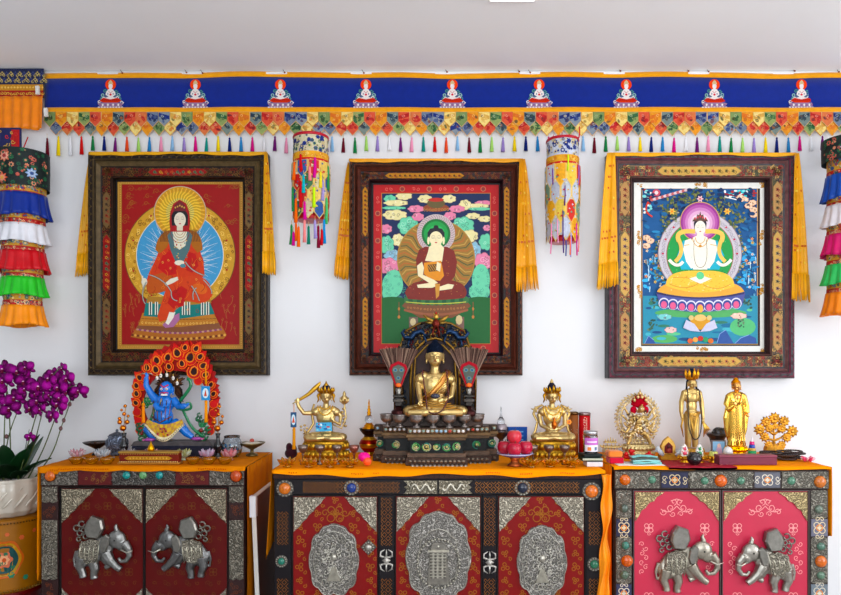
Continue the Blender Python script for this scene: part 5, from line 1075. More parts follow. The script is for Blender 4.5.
def facials(T, par, cx, cy, d, r, lips=(150, 60, 40), ink=(60, 40, 30)):
    b = T.mb()
    for k in (-1, 1):
        b.tube([(cx + k * r * (.2 + .18 * q), cy - r * (.02 - .03 * math.sin(q * 1.57)), d - r * (1.02 - .05 * q * q)) for q in (0, 1, 2)], r * .035, ink, 5)
        b.tube([(cx + k * r * (.14 + .2 * q), cy - r * (.25 + .1 * math.sin(q * 1.57)), d - r * (1.03 - .06 * q * q)) for q in (0, 1, 2)], r * .03, ink, 5)
    b.build('eyes', 'paint', par); b = T.mb(); b.ell(cx, cy + r * .55, d - r * 1.0, r * .22, r * .07, r * .06, lips, 8, 5); b.build('lips', 'paint', par)
def seated(T, cx, by, kw, hh, hcy, hr, sh, col, m, d=0, larm=None, rarm=None, fz=.42, lap=True, kd=1.0):
    """cross-legged body as one surface. by = seat row, kw = knee half width, hcy/hr head centre & radius, sh = shoulder half width"""
    b = T.mb(); sy = hcy + hr * 2.0; h = by - sy
    b.ell(cx, by - h * .13, d, sh * .86, h * .2, sh * .62, col, 18, 10)
    b.ell(cx, by - h * .36, d, sh * .60, h * .30, sh * .46, col, 18, 12)
    b.ell(cx, by - h * .70, d - .3, sh * .80, h * .30, sh * .46, col, 18, 12)
    b.ell(cx, by - h * .88, d + .2, sh * .92, h * .14, sh * .38, col, 18, 10)
    for k in (-1, 1):
        b.tube([(cx + k * sh * .4, by - h * .14, d), (cx + k * kw * .62, by - h * .13, d - sh * .42 * kd), (cx + k * kw * .9, by - h * .11, d - sh * .55 * kd), (cx + k * kw * .8, by - h * .085, d - sh * .85 * kd), (cx + k * kw * .3, by - h * .09, d - sh * 1.05 * kd), (cx - k * kw * .1, by - h * .12, d - sh * .98 * kd)],
               [h * .14, h * .135, h * .115, h * .10, h * .088, h * .06], col, 12)
        b.ell(cx + k * kw * .8, by - h * .115, d - sh * .62 * kd, kw * .22, h * .135, h * .15, col, 14, 10)
        b.ell(cx - k * kw * .28, by - h * .13 - (h * .05 if k > 0 else 0), d - sh * .9 * kd, kw * .2, h * .055, h * .07, col, 10, 6)
    head(b, cx, hcy, d - .4, hr, col)
    for k, arm in ((-1, larm), (1, rarm)):
        if not arm: continue
        pts, hd = arm; pts = [(cx + k * sh * .62, by - h * .92, d), (cx + k * sh * .9, by - h * .86, d)] + pts
        n = len(pts); ua = h * .095; b.ell(cx + k * sh * .84, by - h * .86, d, ua * 1.38, ua * 1.35, ua * 1.35, col, 14, 10); b.tube(pts, [ua * 1.15] + [ua * (1 - .42 * i / (n - 1)) for i in range(1, n)], col, 10)
        b.ell(pts[0][0], pts[0][1], pts[0][2], ua * 1.3, ua * 1.3, ua * 1.25, col, 10, 8)
        hand(b, *pts[-1], *hd[0], col, hd[1])
    return b.build('body', m, T, fuse=fz), sy, h
def crown(T, par, cx, cy, r, col, m='gold', top=True, d=0, H=1.0):
    b = T.mb()
    b.lathe(cx, [(r * 1.02, cy - r * .55), (r * 1.1, cy - r * .6), (r * 1.1, cy - r * .8), (r * 1.0, cy - r * .85)], d, 20, col)
    for k in range(9):
        a = -pi / 2 + (k - 4) * .48; x = cx + r * 1.12 * cos(a); z = d + r * 1.12 * sin(a); hgt = r * (1.5 if k == 4 else 1.25 - .06 * abs(k - 4)) * H
        w = r * .3
        b.tube([(x, cy - r * .7, z), (cx + r * 1.42 * cos(a), cy - r * .7 - hgt * .45, d + r * 1.42 * sin(a)), (cx + r * 1.5 * cos(a), cy - r * .7 - hgt, d + r * 1.5 * sin(a))], [w * .7, w, w * .12], col, 7, .45)
        b.ell(cx + r * 1.34 * cos(a), cy - r * .6 - hgt * .4, d + r * 1.34 * sin(a), w * .35, w * .4, w * .3, col, 6, 5)
    for k in (-1, 1): b.tube([(cx + k * r * 1.1, cy - r * .6, d), (cx + k * r * 1.5, cy - r * .1, d), (cx + k * r * 1.35, cy + r * .5, d), (cx + k * r * 1.6, cy + r * 1.1, d)], [r * .22, r * .26, r * .18, r * .1], col, 7); b.ell(cx + k * r * 1.35, cy - r * .3, d, r * .3, r * .34, r * .2, col, 8, 6)
    if top:
        b.lathe(cx, [(r * .6, cy - r * 1.0), (r * .55, cy - r * 1.6), (r * .3, cy - r * 1.9), (r * .42, cy - r * 2.2), (r * .2, cy - r * 2.45), (r * .06, cy - r * 2.9)], d + r * .1, 12, col)
    return b.build('crown', m, par)
def necklace(T, par, cx, sy, sh, d, col, n=2, m='gold', dep=.5):
    b = T.mb()
    for q in range(n):
        w = sh * (.42 + .2 * q); dp = sh * (.3 + .5 * q)
        b.tube([(cx + w * cos(t), sy + dp * sin(t), d - sh * dep * (.75 + .25 * sin(t)) - .3) for t in [pi * i / 10 for i in range(11)]], sh * .045, col, 6)
        for i in range(9): t = pi * (i + .5) / 9; b.ell(cx + w * cos(t), sy + dp * sin(t) + .3, d - sh * dep * (.78 + .25 * sin(t)) - .5, .5, .7, .4, col, 6, 5)
    b.build('necklace', m, par)
GOLD = (214, 190, 138); DG = (198, 170, 116)
# ---------------------------------------------------------------- throne
T = Thing('altar_throne', 'dark jewelled stepped throne with carved back in the middle of the centre cabinet', 'throne', 436, -.30, None, TOP + .004)
def planks(y, boxes, name, m='darkwood'):
    b = T.mb(y)
    for (x0, y0, x1, y1, d0, d1, c, bv) in boxes: b.box(x0, y0, x1, y1, d0, d1, c, bev=bv)
    b.build(name, m, T); return b
DK = (70, 52, 44); DK2 = (106, 86, 72)
yb = base_row(-.30, TOP + .004)
tiers = ((128 / 2, 6, 0), (110 / 2, -8, 1), (61 / 2, -26, 2))   # half width, front depth (negative = forward), order
for hw, df, k in tiers:
    s0 = .0002; x0, x1 = 436 - hw, 436 + hw; bk = 22
    b = T.mb()
    b.box(x0 + .5, 455 - k * .6, x1 - .5, yb, df - 2, bk, DK, bev=.7)
    b.box(x0 + 2, 450, x1 - 2, 456, df + 1, bk, DK2, bev=.7); b.build('plinth', 'darkwood', T)
    b = T.mb(); b.box(x0 + 5, 437, x1 - 5, 451, df + 3, bk - 1, (18, 24, 26)); b.build('waist', 'darkwood', T)
    b = T.mb(); b.box(x0 + 2.5, 434.6 - .1 * k, x1 - 2.5, 437.6, df + 1.2, bk, (96, 76, 54), bev=.5); b.box(x0 + 1, 431.8 - .1 * k, x1 - 1, 434.8, df, bk, (120, 96, 66), bev=.5)
    b.box(x0 + 1.5, 425.6 - .1 * k, x1 - 1.5, 432, df + 1.5, bk, DK, bev=.8); b.build('cornice', 'darkwood', T)
    n = int(hw * 2 / 4.6); prevw = tiers[k + 1][0] + 1 if k < 2 else 0
    b = T.mb(); g = T.mb(); p = T.mb()
    for i in range(n):
        x = x0 + 3 + (i + .5) * (hw * 2 - 6) / n
        if abs(x - 436) < prevw: continue
        b.ell(x, 428.7, df + .4, 1.7, 1.5, 1.2, random.choice([(206, 206, 210), (160, 190, 210), (190, 70, 60), (226, 226, 226), (150, 170, 160)]), 7, 5)
        g.lathe(x, [(2.4, 426.4), (2.4, 431.2)], df + 1.4, 8, (160, 140, 116), kd=.4)
        for q, yy in ((0, 458.6), (1, 463.2)):
            p.ell(x + q * 2.2, yy - .5 * k, df - 1.6 - q * .8, 2.2, 2.0, 1.3, (150, 142, 130) if q else (120, 110, 98), 8, 6)
            if q: b.ell(x + 2.2, yy - .5 * k, df - 3.5, .9, 1.0, .6, (206, 206, 200), 6, 5)
    b.build('jewels', 'stone', T); g.build('bezels', 'bronze', T); p.build('lotus_petals', 'pewter', T)
    b = T.mb(); sec = [(x0 + 8, 436 - prevw - 2), (436 + prevw + 2, x1 - 8)] if prevw else [(x0 + 6, x1 - 6)]
    for s0, s1 in sec:
        m_ = max(1, int((s1 - s0) / 9))
        for i in range(m_):
            cx = s0 + (i + .5) * (s1 - s0) / m_
            for q in range(9):
                c = random.choice([(70, 150, 90), (60, 130, 80), (206, 190, 120), (50, 120, 110), (190, 180, 150)]); r = U(1.4, 4.4); a0 = U(0, 6)
                b.tube([(cx + r * cos(a0 + t * .6), 444 + r * .95 * sin(a0 + t * .6), df + 2.2) for t in range(6)], .55, c, 5)
            b.ell(cx, 444, df + 2.2, 1.2, 1.2, .8, (200, 190, 130), 6, 5)
    b.build('scroll_inlay', 'paint', T)
b = T.mb(); b.box(436 - 46, 415, 436 + 46, 426, -10, 20, DK, bev=1.2); b.build('seat_platform', 'darkwood', T)
# backrest: pierced arch, creatures and a winged figure at the crest
Y2 = -.245; back = []
b = T.mb(Y2); A = []
def arch(r, yt, yb_, cx=435): return [(cx - r, yb_), (cx - r * 1.02, 380), (cx - r * .96, 358), (cx - r * .74, yt + 10), (cx - r * .4, yt + 2.5), (cx, yt), (cx + r * .4, yt + 2.5), (cx + r * .74, yt + 10), (cx + r * .96, 358), (cx + r * 1.02, 380), (cx + r, yb_)]
O = arch(40, 321, 413); I = arch(24, 338, 413)
for i in range(len(O) - 1):
    q = [O[i], O[i + 1], I[i + 1], I[i]]; b.prism(q, 1.0, 4, (30, 24, 28))
b.build('back_panel', 'darkwood', T)
b = T.mb(Y2); pn = I; b.prism(pn, 2.2, 4, (62, 34, 30)); b.build('arch_field', 'darkwood', T)
b = T.mb(Y2)
for arcp, r, c in ((O, 1.3, (130, 100, 56)), (I, 1.5, (150, 116, 60)), (arch(20.5, 343, 413), .9, (170, 134, 70))): b.tube([(x, y, .6) for x, y in arcp], r, c, 7)
b.build('arch_beading', 'oldgold', T)
b = T.mb(Y2)
for k in range(150):
    t = U(0, len(O) - 1.001); i = int(t); f = t - i; g = U(.1, .9)
    x = (O[i][0] * (1 - f) + O[i + 1][0] * f) * (1 - g) + (I[i][0] * (1 - f) + I[i + 1][0] * f) * g; y = (O[i][1] * (1 - f) + O[i + 1][1] * f) * (1 - g) + (I[i][1] * (1 - f) + I[i + 1][1] * f) * g
    r = U(1.3, 3.2); a0 = U(0, 6); sg = random.choice((-1, 1)); c = random.choice([(150, 116, 60), (96, 74, 46), (40, 52, 70), (110, 40, 36), (60, 44, 40), (56, 60, 66)])
    b.tube([(x + r * (1 - .1 * q) * cos(a0 + sg * q * .75), y + r * (1 - .1 * q) * sin(a0 + sg * q * .75), .2 - U(0, 1)) for q in range(7)], [.95, .95, .9, .8, .7, .6, .35], c, 5)
b.build('pierced_scrolls', 'bronze', T)
for s_ in (-1, 1):
    b = T.mb(Y2); X = lambda x: 435 + s_ * x
    b.tube([(X(8), 337, -1), (X(14), 331, -2), (X(20), 333, -2), (X(23), 338, -2), (X(29), 338, -2), (X(33), 333, -1.5), (X(30), 329, -1.5)], [2, 2.6, 3.2, 3.0, 2.6, 1.9, .8], (44, 66, 96), 9)
    for k in range(9): b.ell(X(10 + k * 2.4), 333 + 3 * sin(k), -3.4, .9, .9, .7, (170, 140, 80), 5, 4)
    b.tube([(X(12), 334, -2.4), (X(9), 341, -2.6), (X(11), 345, -2.6)], [1.3, 1, .6], (44, 66, 96), 6); b.tube([(X(25), 338, -2), (X(27), 345, -2.4), (X(24), 348, -2.4)], [1.5, 1, .7], (44, 66, 96), 6)
    b.build('sea_creature', 'bronze', T)
    b = T.mb(Y2)   # rearing animals at the sides
    b.tube([(X(31), 372, -1), (X(33), 364, -2), (X(31), 357, -3), (X(27), 353, -3)], [3, 3.6, 2.6, 1.8], (130, 104, 60), 8); b.ell(X(27), 351.5, -3.6, 3, 2.4, 2.2, (140, 112, 66), 8, 6)
    b.tube([(X(32), 372, -1), (X(35), 382, -1), (X(33), 392, -1), (X(35), 400, -1)], [3.4, 2.8, 2.0, 2.2], (110, 84, 56), 7); b.tube([(X(30), 360, -3), (X(25), 364, -4)], [1.3, .8], (130, 104, 60), 6); b.tube([(X(34), 360, -1), (X(38), 352, -1), (X(36), 346, -1)], [1.2, 1.2, .6], (70, 50, 44), 6)
    b.build('rearing_creature', 'bronze', T)
b = T.mb(Y2); b.ell(436, 317, -2, 2.6, 2.8, 2.3, (206, 170, 90), 10, 8); b.ell(436, 324, -2, 4, 5, 2.6, (120, 50, 40), 10, 8)
for s_ in (-1, 1):
    b.tube([(436 + s_ * 2, 322, -2), (436 + s_ * 8, 319, -2), (436 + s_ * 13, 315, -1.6)], [1.8, 2.0, .6], (170, 136, 70), 7, .5); b.tube([(436 + s_ * 2, 323, -2), (436 + s_ * 7, 323, -2), (436 + s_ * 11, 322, -1.6)], [1.4, 1.4, .5], (150, 120, 64), 7, .5)
    b.tube([(436 + s_ * 1.6, 327, -2.2), (436 + s_ * 3.4, 333, -2.6), (436 + s_ * 2.4, 337, -2.6)], [1.3, .9, .8], (120, 50, 40), 6); b.tube([(436 + s_ * 1.2, 315.4, -2), (436 + s_ * 2.6, 312.8, -2)], [.7, .2], (206, 170, 90), 5)
b.tube([(436, 314.4, -2), (436, 311.5, -2)], [1.2, .3], (200, 70, 50), 6); b.build('winged_figure', 'bronze', T)
for s_ in (-1, 1):   # side posts of the back
    b = T.mb(Y2); x = 435 + s_ * 37; b.lathe(x, [(3.2, 413), (3.2, 408), (2.2, 406), (2.2, 396), (3.6, 394), (3.6, 390), (2.4, 388), (2.0, 370), (3, 368), (1.2, 364)], 1, 12, (56, 44, 42)); b.build('side_post', 'bronze', T)
TH = T
# ---------------------------------------------------------------- main gilt statue
zt = ZC + (HY - 415) * S(-.30)
T = Thing('buddha_statue', 'gilt seated buddha statue with blue hair on the dark throne, right hand touching down', 'statue', 435, -.32, None, zt)
by = T.ay
o, sy, h = seated(T, 435, by - .3, 31.5, 0, 356.5, 8.2, 17.5, (214, 188, 134), 'gold', d=0, fz=.5,
    larm=([(418.2, 384, -1), (419.5, 395, -7), (421, 401, -13)], ((0, 1, -.12), 1.35)), rarm=([(453.5, 385, 0), (451, 396, -6), (443, 400, -12)], ((-1, .1, 0), 1.25)))
b = T.mb(); b.lathe(435, [(8.1, 354), (8.5, 351), (8.0, 347.4), (6.2, 344.4), (3.6, 342.9), (3.0, 341.4), (2.4, 340.2), (1.0, 339.6)], .2, 22, (18, 28, 46), kd=1.04)
for k in range(120):
    a = U(0, 2 * pi); t = U(.05, 1); r = 8.2 * math.cos(t * 1.1) + .1; b.ell(435 + r * cos(a), 352 - 8.6 * math.sin(t * 1.1), .2 + r * 1.04 * sin(a), .62, .62, .62, (18, 28, 46), 5, 4)
b.build('hair', 'matte', o); facials(T, o, 435, 356.5, -.4, 8.2)
b = T.mb()     # robe edge over one shoulder, folds in the lap
sash = [(449.5, 371.5, -3.5), (446, 375, -7.8), (440, 384, -9.4), (432, 393, -8.8), (424, 399, -8)]
b.tube(sash, [2.6, 3, 2.8, 2.4, 1.6], (196, 140, 84), 9, .4); b.tube([(x - 2.4, y - 1.4, d - .6) for x, y, d in sash], .55, (226, 190, 110), 6); b.tube([(x + 2.4, y + 1.4, d - .6) for x, y, d in sash], .55, (226, 190, 110), 6)
for k in range(8): b.tube([(448 - k * .5, 376 + k * 2.6, -8.6), (440 - k * .9, 383 + k * 2.2, -9.6), (433 - k * .6, 390 + k * 1.2, -9.2)], .35, (176, 124, 74), 5)
for k in range(6): b.tube([(435 + q * (9 + k * 3.2), by - 17 + k * 1.9 + 2.2 * cos(q * 1.5), -13 - k * 1.4 + abs(q) * 2) for q in (-1, -.5, 0, .5, 1)], .6, (196, 148, 76), 6)
for s_ in (-1, 1):
    for k in range(4): b.tube([(435 + s_ * (11 + k * 4), by - 9 + k, -15), (435 + s_ * (17 + k * 3.4), by - 4.5, -17.5 + k * 1.5), (435 + s_ * (24 + k * 1.6), by - 7, -14 + k)], .45, (190, 140, 74), 5)
b.build('robe_folds', 'gold', o)
b = T.mb(); b.ell(435, by - 20, -14, 4.6, 2.8, 3.6, (60, 60, 80), 12, 8); b.build('alms_bowl', 'stone', o)
def beads(T, pts, r, col, m='stone', step=1.5, name='bead_string'):
    b = T.mb(); P = [Vector(p) for p in pts]; acc = 0
    for i in range(len(P) - 1):
        L_ = (P[i + 1] - P[i]).length; t = acc
        while t < L_: q = P[i].lerp(P[i + 1], t / L_); b.ell(q.x, q.y, q.z, r, r, r, col, 6, 5); t += step
        acc = t - L_
    return b.build(name, m, T)
def smooth3(pts, n=6):
    out = []
    for i in range(len(pts) - 1):
        p0, p1, p2, p3 = [Vector(pts[max(0, min(len(pts) - 1, i + k))]) for k in (-1, 0, 1, 2)]
        for j in range(n):
            t = j / n; out.append(tuple(.5 * ((2 * p1) + (p2 - p0) * t + (2 * p0 - 5 * p1 + 4 * p2 - p3) * t * t + (3 * p1 - p0 - 3 * p2 + p3) * t ** 3)))
    return out + [pts[-1]]
T2 = Thing('prayer_beads', 'string of dark red prayer beads around the neck of the enthroned buddha statue', 'beads', 435, -.32, None, zt)
o = beads(T2, smooth3([(424, 371, 3), (422.5, 372, -7), (424, 384, -10.5), (426, 398, -14), (427.5, 409, -20), (434, 412, -23.5), (442, 408, -22), (447.5, 397, -15), (447, 384, -11.5), (446.5, 372, -8.5), (445, 370, 3)]), .85, (96, 20, 24))
# ---------------------------------------------------------------- offering bowls on the throne
zs = ZC + (HY - 425.8) * S(-.30)
def bowl_on(T):
    b = T.mb(); cx = T.ax; y1 = T.ay
    b.lathe(cx, [(4.4, y1), (4.6, y1 - .8), (2.2, y1 - 2.2), (1.8, y1 - 3.6), (4.4, y1 - 4.6), (6.8, y1 - 7.0), (7.5, y1 - 9.8), (7.3, y1 - 11.6), (8.2, y1 - 12.8), (7.6, y1 - 13), (6.8, y1 - 11.6), (6.8, y1 - 9.4), (1.5, y1 - 6.0)], 0, 24, (150, 142, 138))
    b.build('bowl', 'pewter', T); b = T.mb(); b.lathe(cx, [(6.9, y1 - 11.6), (6.9, y1 - 11.4)], 0, 20, (190, 196, 200)); b.build('water', 'ceramic', T)
names = ('leftmost of the seven small metal offering bowls lined up on the throne', 'second from the left of seven metal offering bowls on the throne', 'third from the left of seven metal offering bowls on the throne', 'middle one of the seven metal offering bowls on the throne', 'third from the right of seven metal offering bowls on the throne', 'second from the right of seven metal offering bowls on the throne', 'rightmost of the seven small metal offering bowls lined up on the throne')
T = Thing('offering_bowl', names[3], 'bowl', 433, -.375, None, zs, group='metal offering bowls on the throne'); bowl_on(T)
for k, (x, y) in enumerate(((387.5, -.328), (400, -.353), (416.5, -.375), (433, -.375), (449, -.375), (464, -.353), (477, -.328))):
    if k == 3: continue
    dup(T.o, world(x, base_row(y, zs), y), names[k])
# ---------------------------------------------------------------- fans in vases
zf = ZC + (HY - 415) * S(-.30) + .0
for fx, lab, lv in ((398.5, 'fan of brown quills with red bordered peacock feather heart, left of the throned statue', 'dark metal vase holding the feather fan left of the throned statue'), (468.8, 'fan of brown quills with red bordered peacock feather heart, right of the throned statue', 'dark metal vase holding the feather fan right of the throned statue')):
    V = Thing('vase', lv, 'vase', fx, -.345, None, zf, group='vases holding the feather fans'); b = V.mb(); y1 = V.ay
    b.lathe(fx, [(6.4, y1), (7, y1 - 1.4), (7.2, y1 - 4.6), (5.6, y1 - 6), (3.4, y1 - 7), (3.0, y1 - 10)], 0, 18, (74, 40, 40)); b.build('base', 'bronze', V)
    b = V.mb(); b.box(fx - 3.6, y1 - 19, fx + 3.6, y1 - 10, -3.6, 3.6, (60, 56, 54), bev=.7); b.box(fx - 5.4, y1 - 17.5, fx + 5.4, y1 - 14, -5.4, 5.4, (80, 74, 70), bev=.6); b.box(fx - 5.4, y1 - 21, fx + 5.4, y1 - 19, -5.4, 5.4, (70, 66, 62), bev=.5); b.build('body', 'bronze', V)
    b = V.mb(); b.lathe(fx, [(2.8, y1 - 20.6), (2.2, y1 - 23), (3, y1 - 26), (2.6, y1 - 28), (1.9, y1 - 28.2), (1.7, y1 - 21)], 0, 14, (150, 146, 140)); b.build('neck', 'pewter', V)
    V2 = Thing('feather_fan', lab, 'fan', fx, -.345, y1 - 24); b = V2.mb()
    for k in range(96):
        t = -1 + 2 * k / 95; d_ = U(-1.2, 1.4); c = random.choice([(110, 84, 74), (140, 112, 100), (86, 64, 58), (160, 134, 118)])
        b.tube([(fx + t * 3.2, 385, d_), (fx + t * 11, 367, d_), (fx + t * 19.6 + U(-.5, .5), 349 - 3.5 * cos(t * 1.2) + U(-.6, 1.2) + 2, d_ + U(-.6, .6))], [.55, .65, .4], c, 4)
    b.build('quills', 'thread', V2)
    pent = [(fx, 361), (fx + 7.5, 364.5), (fx + 9.2, 369), (fx + 3, 387), (fx - 3, 387), (fx - 9.2, 369), (fx - 7.5, 364.5)]
    b = V2.mb(); b.prism(pent, -3.2, -1.4, (170, 20, 50), bev=.4); b.build('red_border', 'cloth', V2)
    b = V2.mb(); b.prism([(fx + (x - fx) * .72, 374 + (y - 374) * .74) for x, y in pent], -3.7, -3, (70, 80, 70), bev=.2); b.lay = 310
    for (x, y) in ((-3, 370), (3, 370), (0, 378)):
        b.disc(fx + x, y, 2.5, 2.1, (120, 110, 70), 12); b.disc(fx + x, y, 1.9, 1.6, (30, 130, 150), 12, -3.84); b.disc(fx + x, y, 1.0, .9, (20, 30, 80), 10, -3.9)
    b.build('peacock_feathers', 'satin', V2)
    b = V2.mb(); b.ell(fx, 385, -3.6, 2.8, 2.2, 2.0, (240, 120, 50), 10, 8); b.build('knob', 'plastic', V2)
    b = V2.mb(); b.tube([(fx, 386, 0), (fx, y1 - 23, 0)], 1.2, (130, 126, 120), 8); b.build('stem', 'pewter', V2)
# ---------------------------------------------------------------- sword bearing statue
T = Thing('deity_statue', 'gilt seated crowned statue raising a curved sword, left on the centre cabinet', 'statue', 326, -.26, None, TOP + .006)
by0 = T.ay; lotus_base(T, 326, 440, by0, 23, 14, (186, 146, 62)); by = 440.3
o, sy, h = seated(T, 326, by, 21, 0, 396.5, 5.4, 12, GOLD, 'gold', fz=.42,
    larm=([(311, 413, 0), (304, 413, -1), (299.5, 407, -2), (297.6, 402, -2)], ((.2, -1, -.1), .95)), rarm=([(341, 416, 0), (340, 424, -4), (334, 420, -8)], ((-.5, -1, -.2), .95)))
facials(T, o, 326, 396.5, -.4, 5.4); crown(T, o, 326, 396.5, 5.4, (196, 150, 60)); necklace(T, o, 326, 405, 12, -.5, (220, 176, 80))
b = T.mb(); b.lathe(326, [(4.6, 391), (4, 386.5), (1.6, 384.4)], 1.5, 14, (30, 36, 60)); b.build('hair', 'matte', o)
b = T.mb(); b.tube([(295, 402.5, -2), (301, 399, -2), (309, 394, -2), (315, 388.5, -2), (319.5, 384, -2), (321, 381.5, -2)], [.7, 1.5, 1.8, 2.4, 1.7, .3], (206, 164, 76), 8, .35)
b.tube([(295.2, 399.6, -2), (299.4, 404.6, -2)], [.8, .8], GOLD, 7); b.tube([(297.6, 401, -2), (293, 403.6, -2)], [.8, .6], GOLD, 7); b.build('sword', 'gold', o)
b = T.mb()   # lotus flower on its stem, scarves, leg folds
b.tube([(334, 424, -7), (342, 428, -4), (346, 418, 1), (344.5, 408, 2), (344, 400, 2)], [.7, .9, .9, .9, .8], GOLD, 7)
for k in range(7): a = 2 * pi * k / 7; b.tube([(344, 404, 2), (344 + 3.6 * cos(a), 401, 2 + 3 * sin(a)), (344 + 4.6 * cos(a), 397.4, 2 + 4 * sin(a))], [1.2, 1.5, .2], GOLD, 6, .5)
b.lathe(344, [(3.6, 400), (3.2, 397), (1.6, 395.5), (1.8, 393.5), (.3, 391)], 2, 10, GOLD)
for k in range(6): b.ell(343 + U(-3, 4), 409 + k * 3.4, 2, 1.9, 1.5, 1.2, DG, 7, 5)
b.build('lotus_flower', 'gold', o); b = T.mb()
b.tube([(314, 404, 2), (311, 413, 4), (313, 424, 3), (308, 432, 1), (303, 434, 0)], [1, 1.5, 1.4, 1.3, .6], DG, 7, .5)
b.tube([(307, 440, -2), (305.6, 432, -2), (304, 428, -2)], [.8, .8, .5], DG, 6)
for k in range(5): b.ell(304 + 3.2 * cos(k * 1.25), 428 + 3 * sin(k * 1.25), -2, 1.5, 1.2, .9, GOLD, 6, 5)
for k in range(6): b.tube([(326 + q * (8 + k * 2.2), by - 4.6 + k * .3 + 1.2 * cos(q * 1.5), -9.6 - k * .55 + abs(q) * 1.5) for q in (-1, -.4, 0, .4, 1)], .4, (220, 176, 84), 5)
b.build('scarf', 'gold', o)
b = T.mb(); b.prism([(317.6, 421.8), (333, 421.4), (333.6, 430), (317.4, 430.6)], -11.4, -9.6, (90, 176, 214), bev=.4); b.lay = 955
for k in range(14): b.disc(U(319, 332), U(423, 429), U(.8, 2.2), U(.6, 1.4), random.choice([(220, 236, 240), (40, 110, 170), (200, 60, 60), (150, 206, 226)]), 7)
b.build('painted_cloth', 'paint', o)
# ---------------------------------------------------------------- statue on the right of the centre cabinet
T = Thing('deity_statue', 'gilt seated crowned statue with both hands in its lap, right on the centre cabinet', 'statue', 552, -.26, None, TOP + .006)
by0 = T.ay; lotus_base(T, 552, 440, by0, 23, 14, (186, 146, 62)); by = 440.3
o, sy, h = seated(T, 552, by, 21.5, 0, 396.5, 5.4, 11.5, GOLD, 'gold', fz=.42,
    larm=([(539, 415, 0), (540.5, 425, -4), (548, 428.5, -10)], ((1, .1, -.1), .85)), rarm=([(565, 415, 0), (563.5, 425, -4), (556, 428.5, -10)], ((-1, .1, -.1), .85)))
facials(T, o, 552, 396.5, -.4, 5.4); crown(T, o, 552, 396.5, 5.4, (196, 150, 60)); necklace(T, o, 552, 405, 12, -.5, (220, 176, 80), 3)
b = T.mb(); b.lathe(552, [(4.6, 391), (4, 385.5), (1.6, 382.4)], 1.5, 14, (40, 40, 56)); b.lathe(552, [(1.2, 384), (2, 382), (.5, 379)], 1.5, 10, GOLD); b.build('hair', 'matte', o)
b = T.mb(); b.lathe(552, [(1.2, 428), (2.8, 424.6), (2.4, 421.5), (1, 420), (1.3, 418), (.3, 416)], -11, 12, (206, 120, 60)); b.build('vase_in_lap', 'gold', o)
b = T.mb()
for s_ in (-1, 1):
    X = lambda x: 552 + s_ * x
    b.tube([(X(9), 405, 2), (X(15), 408, 3), (X(18), 414, 3), (X(14), 422, 2), (X(17), 432, 0), (X(21), 436, -1)], [1, 1.4, 1.4, 1.3, 1.4, .5], DG, 7, .5)
    for k in range(5): a = 2 * pi * k / 5 - .3; b.tube([(X(16.5), 410, 2), (X(16.5 + 4.4 * cos(a)), 410 + 4 * sin(a), 2)], [1.4, .3], GOLD, 6)
for k in range(6): b.tube([(552 + q * (8 + k * 2.2), by - 4.6 + k * .3 + 1.2 * cos(q * 1.5), -9.6 - k * .55 + abs(q) * 1.5) for q in (-1, -.4, 0, .4, 1)], .4, (220, 176, 84), 5)
b.build('scarf', 'gold', o)
T = Thing('ornament_pick', 'small orange flower ornament on a thin stick before the right seated gilt statue', 'ornament', 569, -.365, None, TOP + .004); b = T.mb()
b.tube([(569, T.ay, 0), (569, 424, 0)], .35, (170, 130, 70), 5); b.build('stick', 'gold', T); b = T.mb(); b.flower(569, 422, 3, (236, 150, 60), (190, 80, 40), 5, -.6); b.prism([(569 + 2.6 * cos(k * 1.05), 422 + 2.6 * sin(k * 1.05)) for k in range(6)], -.5, .3, (236, 150, 60)); b.build('flower', 'plastic', T)
# ---------------------------------------------------------------- blue wrathful statue
T = Thing('deity_statue', 'blue wrathful striding statue within a red flame ring on the left cabinet', 'statue', 176, -.15, None, TOP + .004)
y1 = T.ay; b = T.mb()
b.prism([(135, 445), (138, 440.5), (213, 440.5), (216, 445)], -10, 10, (92, 88, 90)); b.box(136, 444.6, 215, y1, -11, 11, (40, 42, 60), bev=1); b.build('base', 'darkwood', T)
cx, cy = 175.5, 401; b = T.mb(); Oc = []; Ic = []
for k in range(61):
    t = pi * (1.12) - (-.12) * pi * 0 - (pi * 1.24) * k / 60 + .0
    a = -pi / 2 + (k - 30) / 30 * 2.16
    e = max(0, sin(-a)); ro = 41 + 13 * e ** 2 + (3 if k % 2 else 0); ri = 33 + 2 * e
    wob = 6 * math.exp(-((a + 1.25) / .35) ** 2)
    Oc.append((cx + ro * cos(a), cy + (ro + wob) * sin(a) * (1.0 if a < -.0 and a > -pi else 1.0))); Ic.append((cx + ri * cos(a), cy + 4 + ri * sin(a) * .98))
b.prism(Oc + Ic[::-1], 2, 5, (176, 30, 18)); 
def flame(b, x, y, r, rot, d, hole=True, c=(206, 44, 22)):
    P = []
    for q in range(18):
        a = 2 * pi * q / 18; rr = r * (1 + (.75 if q == 0 else (.25 if q in (1, 17) else 0))); P.append((x + rr * cos(a + rot), y + rr * sin(a + rot)))
    b.prism(P, d - 1.6, d + 1, c, bev=.7)
    if hole:
        def tp(t, k): kk = k * (1 + (.55 * max(0, cos(t)) ** 4)); return (x + r * kk * cos(t + rot) * 1.0, y + r * kk * sin(t + rot))
        b.tube([(*tp(q * .57, .55), d - 1.7) for q in range(12)], r * .085, (240, 160, 70), 5)
        b.poly([tp(q * .57, .42) for q in range(11)], (52, 16, 16), d - 1.75)
    b.tube([(x + r * 1.0 * cos(t + rot), y + r * 1.0 * sin(t + rot), d - 1.2) for t in [.5 + q * .6 for q in range(9)]], r * .09, (244, 130, 44), 5)
random.seed(5)
